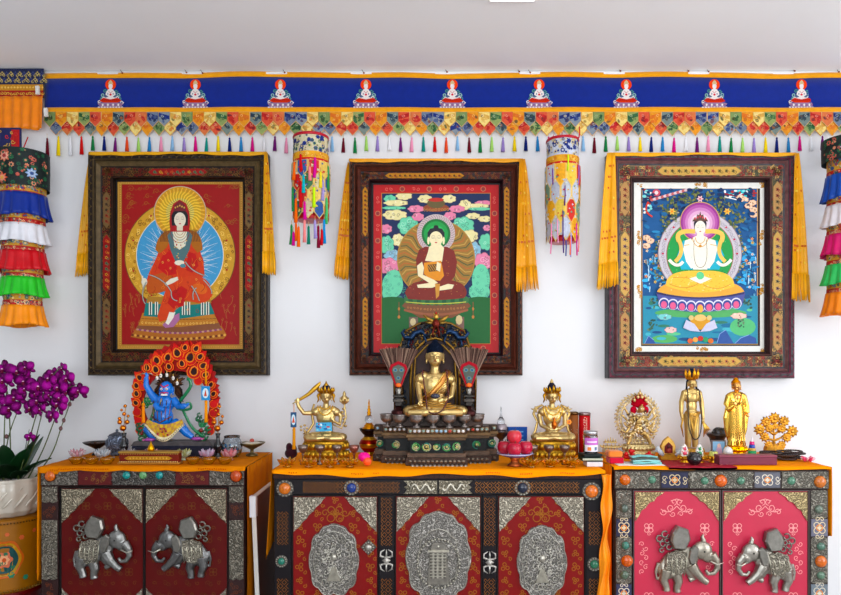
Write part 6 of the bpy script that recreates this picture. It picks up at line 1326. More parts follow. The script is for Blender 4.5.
for (x, y, r) in ((157, 361, 6), (168, 358, 6), (178, 353.5, 6.5), (190, 358, 7.5), (194, 372, 7), (156.5, 370, 5.6), (148, 368, 5), (203, 366, 5.5), (197, 349, 5), (186, 348, 4.5), (201, 357, 5), (206, 375, 5), (140, 378, 5), (137, 386, 4.6), (137, 394, 4.6), (137, 403, 4.4), (138, 412, 4.2), (139, 421, 4.2), (140, 430, 4.2), (211, 385, 4.4), (214, 394, 4.4), (214.5, 404, 4.2), (214, 413, 4.2), (212, 422, 4.2), (210, 431, 4.2), (183, 364, 5), (170, 367, 4.6), (143, 387, 3.6), (146, 378, 4), (208, 393, 3.6), (198, 381, 4.2)):
    flame(b, x, y, r, -pi / 2 + (x - 176) / 60 + U(-.4, .4), U(-2, 1.5), r > 4.3, random.choice([(206, 40, 22), (190, 34, 24), (220, 66, 26)]))
for (x, y) in ((190, 344), (181, 347), (172, 350), (160, 353), (197, 344.5)): b.tube([(x, y + 4, 1), (x + 1.5, y, 1), (x - .8, y - 4, 1)], [2, 1.5, .2], (206, 50, 24), 6)
b.build('flame_ring', 'paint', T)
BLU = (44, 128, 214); b = T.mb(); H = (164.5, 391)
b.ell(164, 404, 0, 10.5, 9.5, 7, BLU, 16, 12); b.ell(164, 417, -1, 9.5, 11, 8, BLU, 16, 12); b.ell(166, 427, 0, 9, 6, 6, BLU, 14, 10)
head(b, 167.5, 389.5, -3, 6.4, BLU)
b.tube([(156, 400, 0), (151, 393, -1), (147, 385, -2), (147.6, 377, -3)], [4.6, 3.6, 3, 2.2], BLU, 10); hand(b, 147.6, 377, -3, .1, -1, -.1, BLU, 1.0)
b.tube([(173, 400, 0), (180, 406, -4), (186, 406, -8), (189, 404.5, -9)], [4.4, 3.4, 3.0, 2.4], BLU, 10); hand(b, 189, 404.5, -9, 1, -.4, -.1, BLU, .9)
b.tube([(158, 404, -6), (161, 408, -9), (168, 409, -10)], [3.2, 2.8, 2], BLU, 8)
b.tube([(160, 426, 0), (151, 425, -3), (148.5, 429, -4), (153, 435, -4), (157, 438.6, -3)], [6.5, 5, 4.2, 3.4, 2.6], BLU, 10)
b.tube([(174, 424, 0), (183, 427, -3), (188, 433, -3), (194, 437, -3)], [6.5, 5, 4, 2.8], BLU, 10)
o = b.build('body', 'ceramic', T, fuse=.5); facials(T, o, 167.5, 389.5, -3, 6.4, (206, 50, 60), (250, 230, 220))
b = T.mb()
for s_ in (-1, 1): b.ell(167.5 + s_ * 2.5, 388.8, -9, 1.5, 1.2, .8, (246, 240, 236), 7, 5); b.ell(167.5 + s_ * 2.5, 388.8, -9.8, .6, .6, .4, (160, 20, 20), 6, 4)
b.box(164.5, 393.4, 170.5, 395.2, -9.2, -7, (240, 236, 230)); b.tube([(163.6, 384.6, -8), (167.5, 387, -9.6), (171.4, 384.6, -8)], .8, (206, 70, 110), 5); b.tube([(163.6, 392.6, -8), (167.5, 391.8, -9.8), (171.4, 392.6, -8)], .6, (206, 70, 110), 5); b.build('face_details', 'paint', o)
b = T.mb()
for s_, fx, fy in ((-1, 152, 439), (1, 199, 438)):
    b.ell(fx, fy, -6, 6, 1.9, 2.6, (176, 90, 170), 10, 6)
    for q in range(5): b.ell(fx - 5.4 if s_ < 0 else fx + 5.4, fy + .2, -8.4 + q * 1.1, 1.4, 1.0, .6, (206, 110, 160), 6, 4)
b.build('feet', 'ceramic', o)
b = T.mb()
for k in range(120):
    a = U(pi * 1.0, pi * 2.02); r = U(9, 17) if k % 2 else U(5, 12); x, y = 170 + r * .95 * cos(a), 385 + r * 1.0 * sin(a)
    b.tube([(168 + 4 * cos(a), 385 + 4 * sin(a), 1), (x * .6 + 168 * .4 + U(-1, 1), y * .6 + 385 * .4, 2 - U(0, 3)), (x, y, 1)], [1.2, 1.4, .4], random.choice([(84, 56, 40), (50, 40, 38), (110, 76, 50)]), 5)
for s_ in (-1, 1):
    for k in range(12): b.tube([(168 + s_ * 7, 382 + k, 1), (168 + s_ * (10 + k % 4), 386 + k * 1.3, 1), (168 + s_ * (11 + k % 5), 391 + k * 1.2, 1)], [1, 1.2, .4], random.choice([(84, 56, 40), (50, 40, 38)]), 5)
b.build('hair', 'matte', o)
for (x, y) in ((159.8, 378), (163.5, 375.6), (169.5, 375), (175.8, 378), (179.8, 383)):
    b = T.mb(); b.ell(x, y, -7, 1.5, 2.1, 1.4, (240, 236, 230), 8, 6); b.tube([(x, y - 2, -7), (x, y - 4.6, -7)], [.5, .1], (226, 190, 110), 5); b.disc(x - .5, y, .35, .5, (60, 30, 30), 6, -8.3); b.disc(x + .5, y, .35, .5, (60, 30, 30), 6, -8.3); b.build('skull_ornament', 'ceramic', o)
b = T.mb()   # tiger skin skirt
b.sheet(lambda u, v: (151 + u * 34 + (u - .5) * v * 6, 418.5 + 5 * sin(pi * u) + v * (6 + 11 * sin(pi * u) ** 1.5), -8.5 - 2.2 * sin(pi * u) - 1.2 * v + .5 * sin(u * 30)), 30, 8, lambda u, v: (236, 226, 190) if v > .78 else ((214, 180, 70) if (int(u * 13) + int(v * 4)) % 2 else (196, 150, 90)), .5)
for k in range(26): u = k / 25; b.ell(151 + u * 34 + (u - .5) * 5.4, 418.5 + 5 * sin(pi * u) + .9 * (6 + 11 * sin(pi * u) ** 1.5), -12 - 1.6 * sin(pi * u), .5, .6, .3, (90, 60, 40), 5, 4)
for k in range(12): b.ell(167.5 + U(-5, 5), 427 + U(0, 8), -12.6, 1.2, 1.1, .5, random.choice([(190, 70, 90), (220, 150, 50), (160, 60, 60)]), 6, 4)
b.build('tiger_skirt', 'cloth', o)
b = T.mb(); G = (24, 132, 84)
b.tube(smooth3([(180, 401, 0), (186, 394, -1), (191, 386, -1), (190, 380, -1), (187, 379, -1)]), [1.7] * 24 + [.8], G, 7, .5)
b.tube(smooth3([(189, 403, -9), (193, 403, -8), (193, 408, -7), (186, 409.5, -6), (178, 408, -4)]), 1.3, G, 7, .5)
b.tube(smooth3([(184, 409, -4), (187, 416, -3), (191, 424, -3), (197, 431, -3), (204, 436, -3)]), 1.5, G, 7, .5)
b.tube(smooth3([(158, 396, 2), (154, 404, 2), (153, 414, 0), (150, 422, -1)]), 1.5, G, 7, .5)
b.build('green_scarf', 'ceramic', o)
b = T.mb()
for (cx_, cy_, n, w, hh) in ((143, 432, 16, 5, 9), (148.5, 403, 9, 4, 3.5), (203, 430, 20, 6, 9), (200, 417, 6, 2.5, 5)):
    for k in range(n): x, y = cx_ + U(-w, w), cy_ + U(-hh, hh); b.tube([(x + 2 * cos(t), y + 2 * sin(t), -1 - U(0, 1)) for t in [q * .8 for q in range(7)]], .9, random.choice([(22, 110, 66), (30, 140, 84), (20, 90, 60)]), 5)
b.ell(202, 430, -3, 2.2, 2.2, 1.4, (130, 40, 30), 8, 6); b.ell(143, 433, -3, 1.6, 2.2, 1.2, (130, 40, 30), 8, 6); b.build('green_foliage', 'ceramic', T)
b = T.mb(); b.tube([(163, 405, -8), (165, 398, -9)], .6, (200, 170, 90), 5)
for k in range(5): b.tube([(156 + k * 4.4, 400, -6), (157 + k * 4, 412, -9.5), (158 + k * 3.4, 420, -9)], .35, (150, 96, 60), 5)
b.tube([(153.5, 416, -6), (164, 421.6, -9.6), (174, 416, -7)], .6, (160, 100, 70), 5); b.tube([(147.8, 373, -3), (147.6, 364, -3)], [.5, .4], (206, 150, 90), 5)
for s_ in (-1, 1): b.tube([(147.8, 374, -3), (147.8 + s_ * 4, 373.4, -3), (147.8 + s_ * 6.6, 375, -3)], [.8, .8, .3], (190, 170, 160), 5)
b.build('jewellery', 'gold', o)
def tassel_thing(lab, x, yt, y0, y1, col, y, card=None, up=None, d=-2):
    T = Thing('hanging_tassel', lab, 'tassel', x, y, yt); b = T.mb(); b.tube([(x, yt, d), (x, y0, d)], .4, (226, 150, 40), 6)
    if up: b.tube([(x, yt, d), (x - .5, up, d)], [1.2, .4], (236, 160, 50), 7)
    b.ell(x, y0 - 1.5, d, 1.8, 1.8, 1.2, (226, 150, 50), 8, 6); b.build('cord', 'thread', T)
    b = T.mb(); b.lathe(x, [(.9, y0), (1.6, y0 + 1), (1.4, y0 + 3), (1.7, y1 - 2), (1.9, y1)], d, 12, col, kd=.7); b.build('tassel', 'thread', T)
    if card:
        cx0, cy0, cx1, cy1, cc = card; b = T.mb(); b.box(cx0, cy0, cx1, cy1, d - 1.4, d - .5, cc, bev=.2); mx, my = (cx0 + cx1) / 2, (cy0 + cy1) / 2; b.lay = int((-d + 1.45) / .012)
        b.disc(mx, my, (cx1 - cx0) * .36, (cy1 - cy0) * .36, (210, 230, 240), 14); b.poly([(mx - 1.5, my + 3), (mx, my - 4), (mx + 1.5, my + 3)], (206, 90, 60)); b.build('card', 'paint', T)
tassel_thing('orange tassel with blue picture card hanging on the right of the flame ring', 207, 384, 400, 422, (240, 160, 40), -.19, (202.6, 386, 211.2, 400, (60, 150, 206)), 365, -3)
tassel_thing('plain orange tassel hanging on the left of the flame ring', 144.6, 398, 406, 422.5, (240, 150, 30), -.19, None, None, -3)
tassel_thing('yellow tassel with dark blue card hanging from the hand with the sword', 294.4, 404, 428, 449, (214, 150, 50), -.30, (291.2, 412, 297, 427, (44, 90, 130)), None, -2)
# ---------------------------------------------------------------- right cabinet statues
T = Thing('deity_statue', 'pale gold many armed statue with red face within an openwork flame halo', 'statue', 638.5, -.2, None, TOP + .004)
y1 = T.ay; lotus_base(T, 638.5, 444, y1, 16, 8, (206, 186, 140), 'oldgold'); b = T.mb(); C1 = (226, 206, 166)
for k in range(40):
    a = 2 * pi * k / 40; 
    for r, s0 in ((20.5, 2.6), (24.5, 2.2)):
        x, y = 638.5 + r * .86 * cos(a), 419 + r * .98 * sin(a)
        if y > 445: continue
        b.tube([(x + s0 * (1 - .1 * q) * cos(a + q * .9), y + s0 * (1 - .1 * q) * sin(a + q * .9), 3 + .6 * sin(q + k)) for q in range(7)], .65, C1, 5)
    x, y = 638.5 + 23 * .9 * cos(a), 419 + 23 * sin(a)
    if y < 444: b.tube([(x, y, 3), (638.5 + 27.6 * .82 * cos(a + .06), 419 + 27 * .97 * sin(a + .06), 3)], [1, .2], C1, 5)
b.tube([(638.5 + 17 * cos(t), 419 + 21 * sin(t), 3) for t in [2 * pi * q / 30 for q in range(31)]], 1.0, C1, 6); b.build('flame_halo', 'oldgold', T)
b = T.mb(); c = (206, 176, 120)
b.ell(638.5, 420, 0, 5.4, 6, 4, c, 12, 8); b.ell(638.5, 428, 0, 4.6, 6, 4, c, 12, 8); b.ell(640.5, 409, -3, 3.2, 3.8, 3, c, 10, 8); b.tube([(638.5, 413, 0), (639.5, 408, -1)], 2, c, 8)
b.tube([(636, 431, 0), (630, 434, -2), (629, 440, -2), (627, 444, -2)], [3, 2.4, 1.8, 1.6], c, 8); b.tube([(641, 431, 0), (646, 435, -2), (648, 440, -2), (650, 444, -2)], [3, 2.4, 1.8, 1.6], c, 8)
for k in range(8):
    s_ = -1 if k % 2 else 1; q = k // 2; ex = 638.5 + s_ * (9 + q * 1.2); ey = 414 + q * 5; hx, hy = 638.5 + s_ * (14 + 1.5 * (q % 2)), 409 + q * 7.6
    b.tube([(638.5 + s_ * 4, 416 + q * 1.2, 0), (ex, ey + 3, -1.5), (hx, hy, -2)], [1.9, 1.5, 1.1], c, 7); hand(b, hx, hy, -2, s_ * .6, -1, 0, c, .6)
b.build('body', 'oldgold', T, fuse=.4)
b = T.mb()
for k in range(9): a = pi + pi * k / 8; b.tube([(639.5, 406, 0), (639.5 + 8 * cos(a), 404 + 9 * sin(a), 1)], [2.6, 1.4], (176, 30, 50), 7)
for s_ in (-1, 1): b.ell(639.5 + s_ * 6, 410, 0, 3.4, 4, 2, (190, 40, 60), 8, 6)
b.build('red_hair', 'matte', T); b = T.mb()
for k, (x, y) in enumerate(((633.5, 400), (637, 397), (641, 397), (645, 400), (639, 393))): b.ell(x, y, -3, 1.6, 2, 1.3, (226, 200, 150), 7, 5); b.tube([(x, y - 1.6, -3), (x, y - 4.4, -3)], [.8, .1], (226, 190, 110), 5)
for s_ in (-1, 1): b.ell(640.5 + s_ * 1.2, 408.4, -6, .6, .5, .3, (250, 250, 250), 5, 4)
for k in range(10): a = pi * k / 9; b.ell(638.5 + 9 * cos(a), 422 + 9 * sin(a), -4, 1.3, 1.3, 1, (226, 206, 170), 6, 5)
for k in range(16): x, y = 638.5 + U(-16, 16), U(412, 440); b.tube([(x, y, -2), (x + U(-4, 4), y + U(-5, 5), -3)], [.6, .4], random.choice([(226, 206, 160), (130, 110, 90), (190, 150, 90)]), 5)
for k in range(60):
    a = U(0, 2 * pi); r = U(3, 16); x, y = 638.5 + r * cos(a), 423 + r * 1.05 * sin(a)
    b.tube([(x, y, -2.5), (x + U(-2.6, 2.6), y + U(-2.6, 2.6), -3.6), (x + U(-4, 4), y + U(-4, 4), -3)], [.7, .8, .3], random.choice([(236, 220, 180), (150, 120, 80), (206, 170, 110), (240, 226, 196), (110, 84, 66)]), 5)
b.build('ornaments', 'oldgold', T)
# standing crowned figure
T = Thing('deity_statue', 'tall slender standing gilt statue with five pointed crown on the right cabinet', 'statue', 691.5, -.2, None, TOP + .004)
y1 = T.ay; c = (212, 184, 126); lotus_base(T, 692, 448, y1, 12, 8, (190, 150, 80))
b = T.mb(); head(b, 691.5, 383.5, -1, 4.2, c)
b.ell(691.5, 397, 0, 7.6, 7.5, 4.4, c, 16, 12); b.ell(691.5, 406, 0, 5.4, 8, 3.8, c, 16, 12); b.ell(691.5, 415, 0, 7.6, 6.5, 4.6, c, 16, 12)
b.tube([(688.5, 417, 0), (688, 432, -.6), (688, 447, 0)], [5, 3.6, 2.8], c, 12); b.tube([(694.5, 417, 0), (695, 432, -.6), (695, 447, 0)], [5, 3.6, 2.8], c, 12)
b.ell(691.5, 391.5, 0, 8.6, 3.4, 3.6, c, 16, 8); b.ell(684.3, 393.4, 0, 3.2, 3.6, 3.2, c, 12, 8); b.ell(698.7, 393.4, 0, 3.2, 3.6, 3.2, c, 12, 8)
b.tube([(684.5, 392.5, 0), (681.5, 402, .4), (681, 411, -.4), (681.6, 418, -1.4)], [3.2, 2.5, 2.2, 1.5], c, 10); hand(b, 681.6, 418, -1.4, .05, 1, 0, c, .8)
b.tube([(698.5, 392.5, 0), (701.5, 402, .4), (702, 411, -.4), (702.6, 419, -1.4)], [3.2, 2.5, 2.2, 1.5], c, 10); hand(b, 702.6, 419, -1.4, .1, 1, 0, c, .8)
o = b.build('body', 'gold', T, fuse=.4); facials(T, o, 691.5, 383.5, -1, 4.2)
b = T.mb(); b.lathe(691.5, [(4.4, 382), (4.4, 377.5), (3, 374), (2.6, 370), (1.4, 368.4)], .6, 16, (34, 40, 56))
for s_ in (-1, 1): b.tube([(691.5 + s_ * 4.4, 381, 0), (691.5 + s_ * 5, 389, 0), (691.5 + s_ * 7, 393, -1), (691.5 + s_ * 8.6, 397, -2)], [1, 1, 1.1, .4], (50, 46, 50), 6)
b.build('hair', 'matte', o)
b = T.mb(); b.lathe(691.5, [(4.6, 379.4), (4.9, 377.8), (4.8, 377.4)], -.6, 18, (226, 166, 66))
for k in range(5): a = -pi / 2 + (k - 2) * .75; b.tube([(691.5 + 4.8 * cos(a), 379, -.6 + 4.8 * sin(a)), (691.5 + 6.2 * cos(a), 373.5, -.6 + 6.2 * sin(a)), (691.5 + 6.4 * cos(a), 369 - (1 if k == 2 else 0), -.6 + 6.4 * sin(a))], [1.5, 1.7, .2], (230, 170, 70), 7, .4)
b.build('crown', 'gold', o)
b = T.mb()
for k in range(9): b.tube([(684.6 + k * .5, 412 + k * .8, -4.6), (691.5, 415.6 + k * 2.2, -6), (698.6 - k * .5, 412 + k * .9, -4.6)], .55, (226, 184, 104), 5)
b.tube([(684.5, 412, -2), (691.5, 414, -5.4), (698.5, 412, -2)], [1, 1.2, 1], (226, 186, 110), 6)
for k in range(6): b.tube([(702, 421, -1), (704 + k * .8, 428, -1), (703 + k * 1.4, 437 - k * 1.4, -1)], [.9, .9, .3], (214, 176, 100), 5)
b.tube([(683, 414, -2), (681, 426, -1), (683, 437, -1)], [1, 1.1, .4], (196, 156, 84), 6); b.build('skirt_folds', 'gold', o)
T2 = Thing('prayer_beads', 'long dark bead string looped around the tall crowned standing statue', 'beads', 691.5, -.2, 395)
beads(T2, smooth3([(688, 390.5, 3), (686.5, 389.5, -1), (685.6, 393, -5.4), (685.4, 410, -6.8), (686, 426, -7.2), (689, 436, -8), (692.5, 438.6, -8), (696.4, 434, -8), (698.6, 420, -7), (698, 402, -6), (697.4, 391, -5), (696.4, 389, -1), (695, 390.5, 3)]), .75, (50, 34, 36), step=1.3)
# standing robed figure
T = Thing('buddha_statue', 'bright gold standing robed buddha statue on the right cabinet', 'statue', 736, -.2, None, TOP + .004)
y1 = T.ay; c = (244, 206, 110); lotus_base(T, 736, 446, y1, 11, 8, (236, 180, 50), 'brightgold')
b = T.mb(); b.ell(736, 401, 0, 8.2, 10, 5, c, 16, 12); b.ell(736, 411, 0, 8.4, 13, 5.4, c, 16, 12)
b.tube([(736, 410, 0), (736, 425, 0), (736, 438, 0), (736, 446, 0)], [8.6, 8.4, 8.0, 8.8], c, 18, .62)
b.ell(736, 395, 0, 8.8, 4, 4, c, 16, 8); b.ell(729.4, 397, 0, 3.6, 4.2, 3.6, c, 12, 8); b.ell(742.6, 397, 0, 3.6, 4.2, 3.6, c, 12, 8)
b.tube([(729, 396, 0), (726.6, 404, 0), (727.6, 409, -3), (731.5, 404.5, -6)], [3.4, 3.2, 2.8, 1.5], c, 10)
b.tube([(743, 396, 0), (746, 406, 0), (746.5, 413, -1.6)], [3.4, 3.0, 2.3], c, 10)
for k in (-1, 1): b.tube([(736 + k * 7.5, 405, 0), (736 + k * 9.6, 418, .5), (736 + k * 9, 430, .8), (736 + k * 7.6, 440, .8)], [2.8, 3.2, 2.4, 1], c, 10, .7)
o = b.build('robe', 'brightgold', T, fuse=.45); b = T.mb(); sk = (226, 170, 110)
head(b, 736, 386.5, -1, 4.2, sk); b.ell(736, 397.5, -2.6, 4, 4.6, 2.6, sk, 12, 8); hand(b, 731.5, 404.8, -6, .3, -1, -.1, sk, .85); hand(b, 746.6, 413.5, -1.8, .1, 1, -.1, sk, .8)
s2 = b.build('head_and_hands', 'brightgold', T, fuse=.38); facials(T, s2, 736, 386.5, -1, 4.2)
b = T.mb(); b.lathe(736, [(4.4, 385), (4.3, 382), (2.6, 379.8), (2.2, 378.4), (1.2, 377.4)], .3, 16, (226, 150, 30)); b.build('hair', 'brightgold', T)
b = T.mb(); c2 = (250, 214, 130)
for k in range(13): b.tube([(729.6 - k * .05, 400 + k * 2.6, -4.2), (734 + k * .1, 408 + k * 2.7, -6.0), (742.6, 404 + k * 2.2, -4.6)], .5, c2, 5)
for k in range(7): b.tube([(730 + k * 2, 432, -5), (729.6 + k * 2.1, 440, -5.2), (729 + k * 2.3, 445, -5.6)], .55, c2, 5)
for k in (-1, 1): b.tube([(736 + k * 4, 393, -3), (736 + k * 2.6, 400, -5.6), (736 + k * .6, 405, -6)], [1, 1, .7], c2, 6)
b.build('robe_folds', 'brightgold', o)
# ================================================================ ORCHID, POT, STAND
random.seed(101)
YP = -.25; sp = S(YP); zpot = ZC + (HY - 513.5) * sp
T = Thing('drum_stand', 'round ochre painted stand with flower medallion under the white orchid pot', 'stand', 8, YP, None, 0.0)
r0 = 33; fl = T.ay
b = T.mb(); b.lathe(8, [(30, fl), (31, fl - 4), (31, 590), (33.5, 588), (33.5, 584)], 0, 40, (110, 12, 18)); b.build('red_base', 'lacquer', T)
b = T.mb(); b.lathe(8, [(33.5, 584), (35, 582), (34.6, 579), (34.6, 522), (34, 518), (34.6, 515), (32, 513.5), (4, 513.5)], 0, 44, (160, 108, 16)); b.build('drum', 'lacquer', T)
b = T.mb()
for k in range(80): a = 2 * pi * k / 80; b.ell(8 + 35 * cos(a), 581.5, 35 * sin(a), 1.2, 1.1, .9, (150, 116, 60), 6, 5); b.ell(8 + 34.6 * cos(a), 517, 34.6 * sin(a), .9, .9, .7, (110, 80, 40), 5, 4)
b.build('beading', 'oldgold', T)
b = T.mb()
def on(a, y, e=0): return b.p(8 + (34.9 + e) * cos(a), y, (34.9 + e) * sin(a))
def blob(a, y, r, c, e=0, lob=0, n=24, ky=1.0): b.face([on(a + r * (1 + lob * cos(6 * t)) * cos(t) / 35, y + ky * r * (1 + lob * cos(6 * t)) * sin(t), e) for t in [2 * pi * q / n for q in range(n)]], c)
for a0 in (-pi / 2 + .47, -pi / 2 - .9, -pi / 2 + 2.2):
    for i, (r, c, l) in enumerate(((16, (206, 110, 50), .05), (14, (196, 150, 40), .04), (11.5, (30, 84, 84), .02), (6.5, (206, 120, 90), .14), (4, (226, 170, 130), .14), (1.8, (190, 90, 50), 0))): blob(a0, 551, r, c, .05 + i * .06, l, 36, 1.15)
    for k in range(7): blob(a0 + U(-.22, .22), 551 + U(-9, 9), 1.8, (60, 120, 90), .3)
for k in range(18): blob(k * .35, U(526, 534), U(1.5, 2.6), random.choice([(60, 130, 110), (206, 110, 70), (150, 90, 30)]), .06, .15); blob(k * .35 + .1, U(566, 575), U(1.5, 3), random.choice([(60, 140, 110), (206, 120, 70), (150, 90, 30)]), .06, .15)
b.build('painted_flowers', 'lacquer', T)
T = Thing('flower_pot', 'white fluted bowl pot holding the purple orchids at the left edge', 'pot', 8, YP, None, zpot + .001)
b = T.mb(); b.lathe(8, [(22, T.ay), (26, T.ay - .5), (27, 511), (30, 508), (31.5, 506.5), (31, 504), (34, 497), (36, 488), (34.6, 481), (33.6, 478.8), (35, 476.5), (33.5, 475.5), (31.5, 477.5), (32, 484), (30, 486)], 0, 84, (204, 196, 184), lobes=14, lam=.03); b.build('bowl', 'ceramic', T)
b = T.mb(); b.lathe(8, [(31.6, 484), (20, 481), (2, 480)], 0, 30, (70, 54, 40)); b.build('soil', 'cloth', T)
for k in range(22):
    a = 2 * pi * k / 22; b = T.mb(); b.tube([(8 + 34.6 * cos(a + .12 * q), 502 - q * 4.5, 34.6 * sin(a + .12 * q)) for q in range(5)], [.7, 1.2, 1.4, 1.2, .6], (214, 206, 194), 6); b.build('scroll_rib', 'ceramic', T)
def leaf(b, x, y, d, dx, dy, dz, L_, w, col, curl=.4):
    P = []
    n = 10
    for i in range(n + 1):
        t = i / n; P.append((x + dx * L_ * t, y - dy * L_ * t + curl * L_ * t * t, d + dz * L_ * t))
    hl = math.hypot(dx, dz) or 1; nx, nz = -dz / hl, dx / hl
    def fn(u, v):
        i = min(n - 1, int(v * n)); f = v * n - i; p = [P[i][k] * (1 - f) + P[i + 1][k] * f for k in range(3)]; ww = w * (sin(pi * min(1, .12 + v * .88)) ** .7) * (u - .5) * 2
        return (p[0] + nx * ww, p[1] + abs(u - .5) * -w * .35, p[2] + nz * ww)
    b.sheet(fn, 8, 14, col, .35)
def phal(b, x, y, d, r, tilt, yaw, sh):
    c0 = (158, 6, 140); c1 = (126, 2, 108)
    ca, sa = cos(tilt), sin(tilt)
    def pt(u, v, w):
        w2 = w + u * sin(yaw) * r * .6; return b.p(x + (u * ca - v * sa) * r * cos(yaw * .8), y + (u * sa + v * ca) * r, d - w2)
    def petal(cu, cv, pu, pv, rot, w0, c):
        ring = []
        cen = pt(cu, cv, w0 + .1 * r)
        for q in range(14): t = 2 * pi * q / 14; a_, b_ = pu * cos(t), pv * sin(t); ring.append(pt(cu + a_ * cos(rot) - b_ * sin(rot), cv + a_ * sin(rot) + b_ * cos(rot), w0 - .1 * r + .06 * r * sin(3 * t)))
        back = pt(cu, cv, w0 - .08 * r)
        for q in range(14): b.face([cen, ring[q], ring[(q + 1) % 14]], c, True); b.face([back, ring[(q + 1) % 14], ring[q]], c, True)
    petal(0, -.62, .4, .55, 0, 0, jit(c1, .15)); petal(-.5, .55, .3, .5, .7, 0, jit(c1, .15)); petal(.5, .55, .3, .5, -.7, 0, jit(c1, .15))
    petal(-.6, -.1, .68, .62, 0, .18 * r, jit(c0, .12)); petal(.6, -.1, .68, .62, 0, .2 * r, jit(c0, .12))
    b.ell(x, y + r * .12, d - r * .45, r * .17, r * .24, r * .2, (110, 0, 60), 7, 6); b.ell(x, y - r * .08, d - r * .45, r * .1, r * .12, r * .12, (226, 190, 210), 6, 5)
T = Thing('potted_orchid', 'purple moth orchids with many blooms in the white pot, left of the cabinets', 'plant', 8, YP, None, zpot + .115)
b0 = 484
def stemc(pts, r=.75, c=(92, 104, 60)):
    b = T.mb(); q = smooth3(pts, 5); b.tube(q, [r * (1 - .5 * i / len(q)) for i in range(len(q))], c, 6); b.build('flower_stem', 'leaf', T)
for pts in ([(4, b0, 0), (6, 440, -3), (9, 400, -5), (14, 372, -6), (30, 366, -6)], [(10, b0, 2), (10, 430, 0), (11, 400, -4), (8, 385, -4), (2, 380, -2)], [(18, b0, -2), (32, 440, -5), (44, 405, -8), (56, 378, -9), (67, 366, -8)], [(24, b0, 2), (42, 452, 0), (56, 420, -3), (68, 392, -6), (80, 384, -6)], [(28, b0, 4), (50, 455, 2), (62, 425, 0), (72, 400, -3), (70, 385, -3)], [(14, b0, 4), (30, 450, 4), (38, 425, 2), (45, 400, 0), (50, 384, -2)], [(0, b0, 3), (6, 440, 3), (18, 410, 0), (24, 398, -2)]): stemc(pts)
for k, (x, y, r) in enumerate(((9, 370, 9), (24, 372, 9), (33, 368, 7), (11, 381, 9), (30, 382, 8.5), (32, 389, 7), (3, 390, 8.5), (3, 401, 8), (20, 398, 9), (16, 408.5, 8.5), (46, 387, 9.5), (43, 401, 8.5), (36, 408, 8), (46, 409, 6), (54, 379, 8), (57, 374, 6), (66, 369, 6), (73, 379, 8.5), (64, 388, 9), (71, 392, 8), (83, 391, 7.5), (63, 404, 9), (58, 415, 7.5), (55, 395, 5.5), (66, 398, 7), (40, 394, 6), (-4, 374, 8), (-6, 396, 8), (36, 436, 4.5), (62, 380, 7))):
    b = T.mb(); phal(b, x, y, -6 - U(0, 5), r, U(-.5, .5), U(-.6, .6), 0); b.build('flower', 'petal', T)
b = T.mb()
for x, y in ((33, 413), (66, 420), (63, 428), (9, 436), (72, 404)): b.ell(x, y, -4, 1.8, 2.4, 1.8, (120, 90, 90), 7, 6)
b.build('bud', 'petal', T)
for (x, dx, dy, dz, L_, w, cu) in ((12, .5, .95, -.3, 48, 8, .3), (4, -.2, 1.0, -.3, 46, 8, .3), (18, .8, .8, -.1, 38, 8, .3), (10, .1, 1.1, -.4, 44, 8, .3), (20, .15, 1.25, .1, 44, 7, .15), (22, .7, .85, .3, 34, 7, .3), (0, -.6, .9, .1, 44, 8, .3), (8, .35, .8, -.7, 34, 9, .3), (16, .7, .6, -.6, 36, 9, .3), (0, -.2, .7, -.8, 32, 9, .35), (20, .3, 1.1, .4, 44, 7, .2), (-6, -.4, .7, -.6, 34, 9, .3), (12, .6, 1.15, 0, 46, 7, .2)):
    b = T.mb(); leaf(b, x, 479, 0, dx, dy, dz, L_, w, jit((26, 66, 34), .25), cu); b.build('leaf', 'leaf', T)
# ================================================================ SMALL OFFERINGS (helpers)
EPS = .004
def lotus_holder(lab, x, y, c, cc, group, m='crystal', r=8.2, h=12, flame=None):
    T = Thing('lotus_candle_holder', lab, 'candle holder', x, y, None, TOP + EPS, group=group); y1 = T.ay; b = T.mb()
    b.lathe(x, [(r * .42, y1), (r * .46, y1 - .8), (r * .2, y1 - 2), (r * .2, y1 - 3), (r * .5, y1 - 4.4)], 0, 14, c); b.build('foot', m, T)
    for k in range(10):
        a = 2 * pi * k / 10 + .15; b = T.mb(); out = 1.0 if k % 2 else .72
        b.tube([(x + r * .25 * cos(a), y1 - 3.6, r * .25 * sin(a)), (x + r * .62 * out * cos(a), y1 - h * .52, r * .62 * out * sin(a)), (x + r * out * cos(a), y1 - h * (.78 if k % 2 else .95), r * out * sin(a))], [r * .16, r * .27, r * .05], c if k % 2 else cc, 6, .5); b.build('petal', m, T)
    return T
def amber_cup(lab, x, y, group):
    T = Thing('amber_cup', lab, 'cup', x, y, None, TOP + EPS, group=group); y1 = T.ay; b = T.mb()
    b.lathe(x, [(4, y1), (4.6, y1 - .8), (6.4, y1 - 3.2), (7.4, y1 - 6), (7, y1 - 6.2), (5.8, y1 - 4), (3.5, y1 - 2.4)], 0, 20, (226, 160, 40)); b.build('bowl', 'amberglass', T)
    b = T.mb(); b.lathe(x, [(6.3, y1 - 4.9), (6.2, y1 - 5.1)], 0, 18, (190, 150, 50)); b.build('oil', 'stone', T); return T
LH = 'crystal lotus holders on the left cabinet'
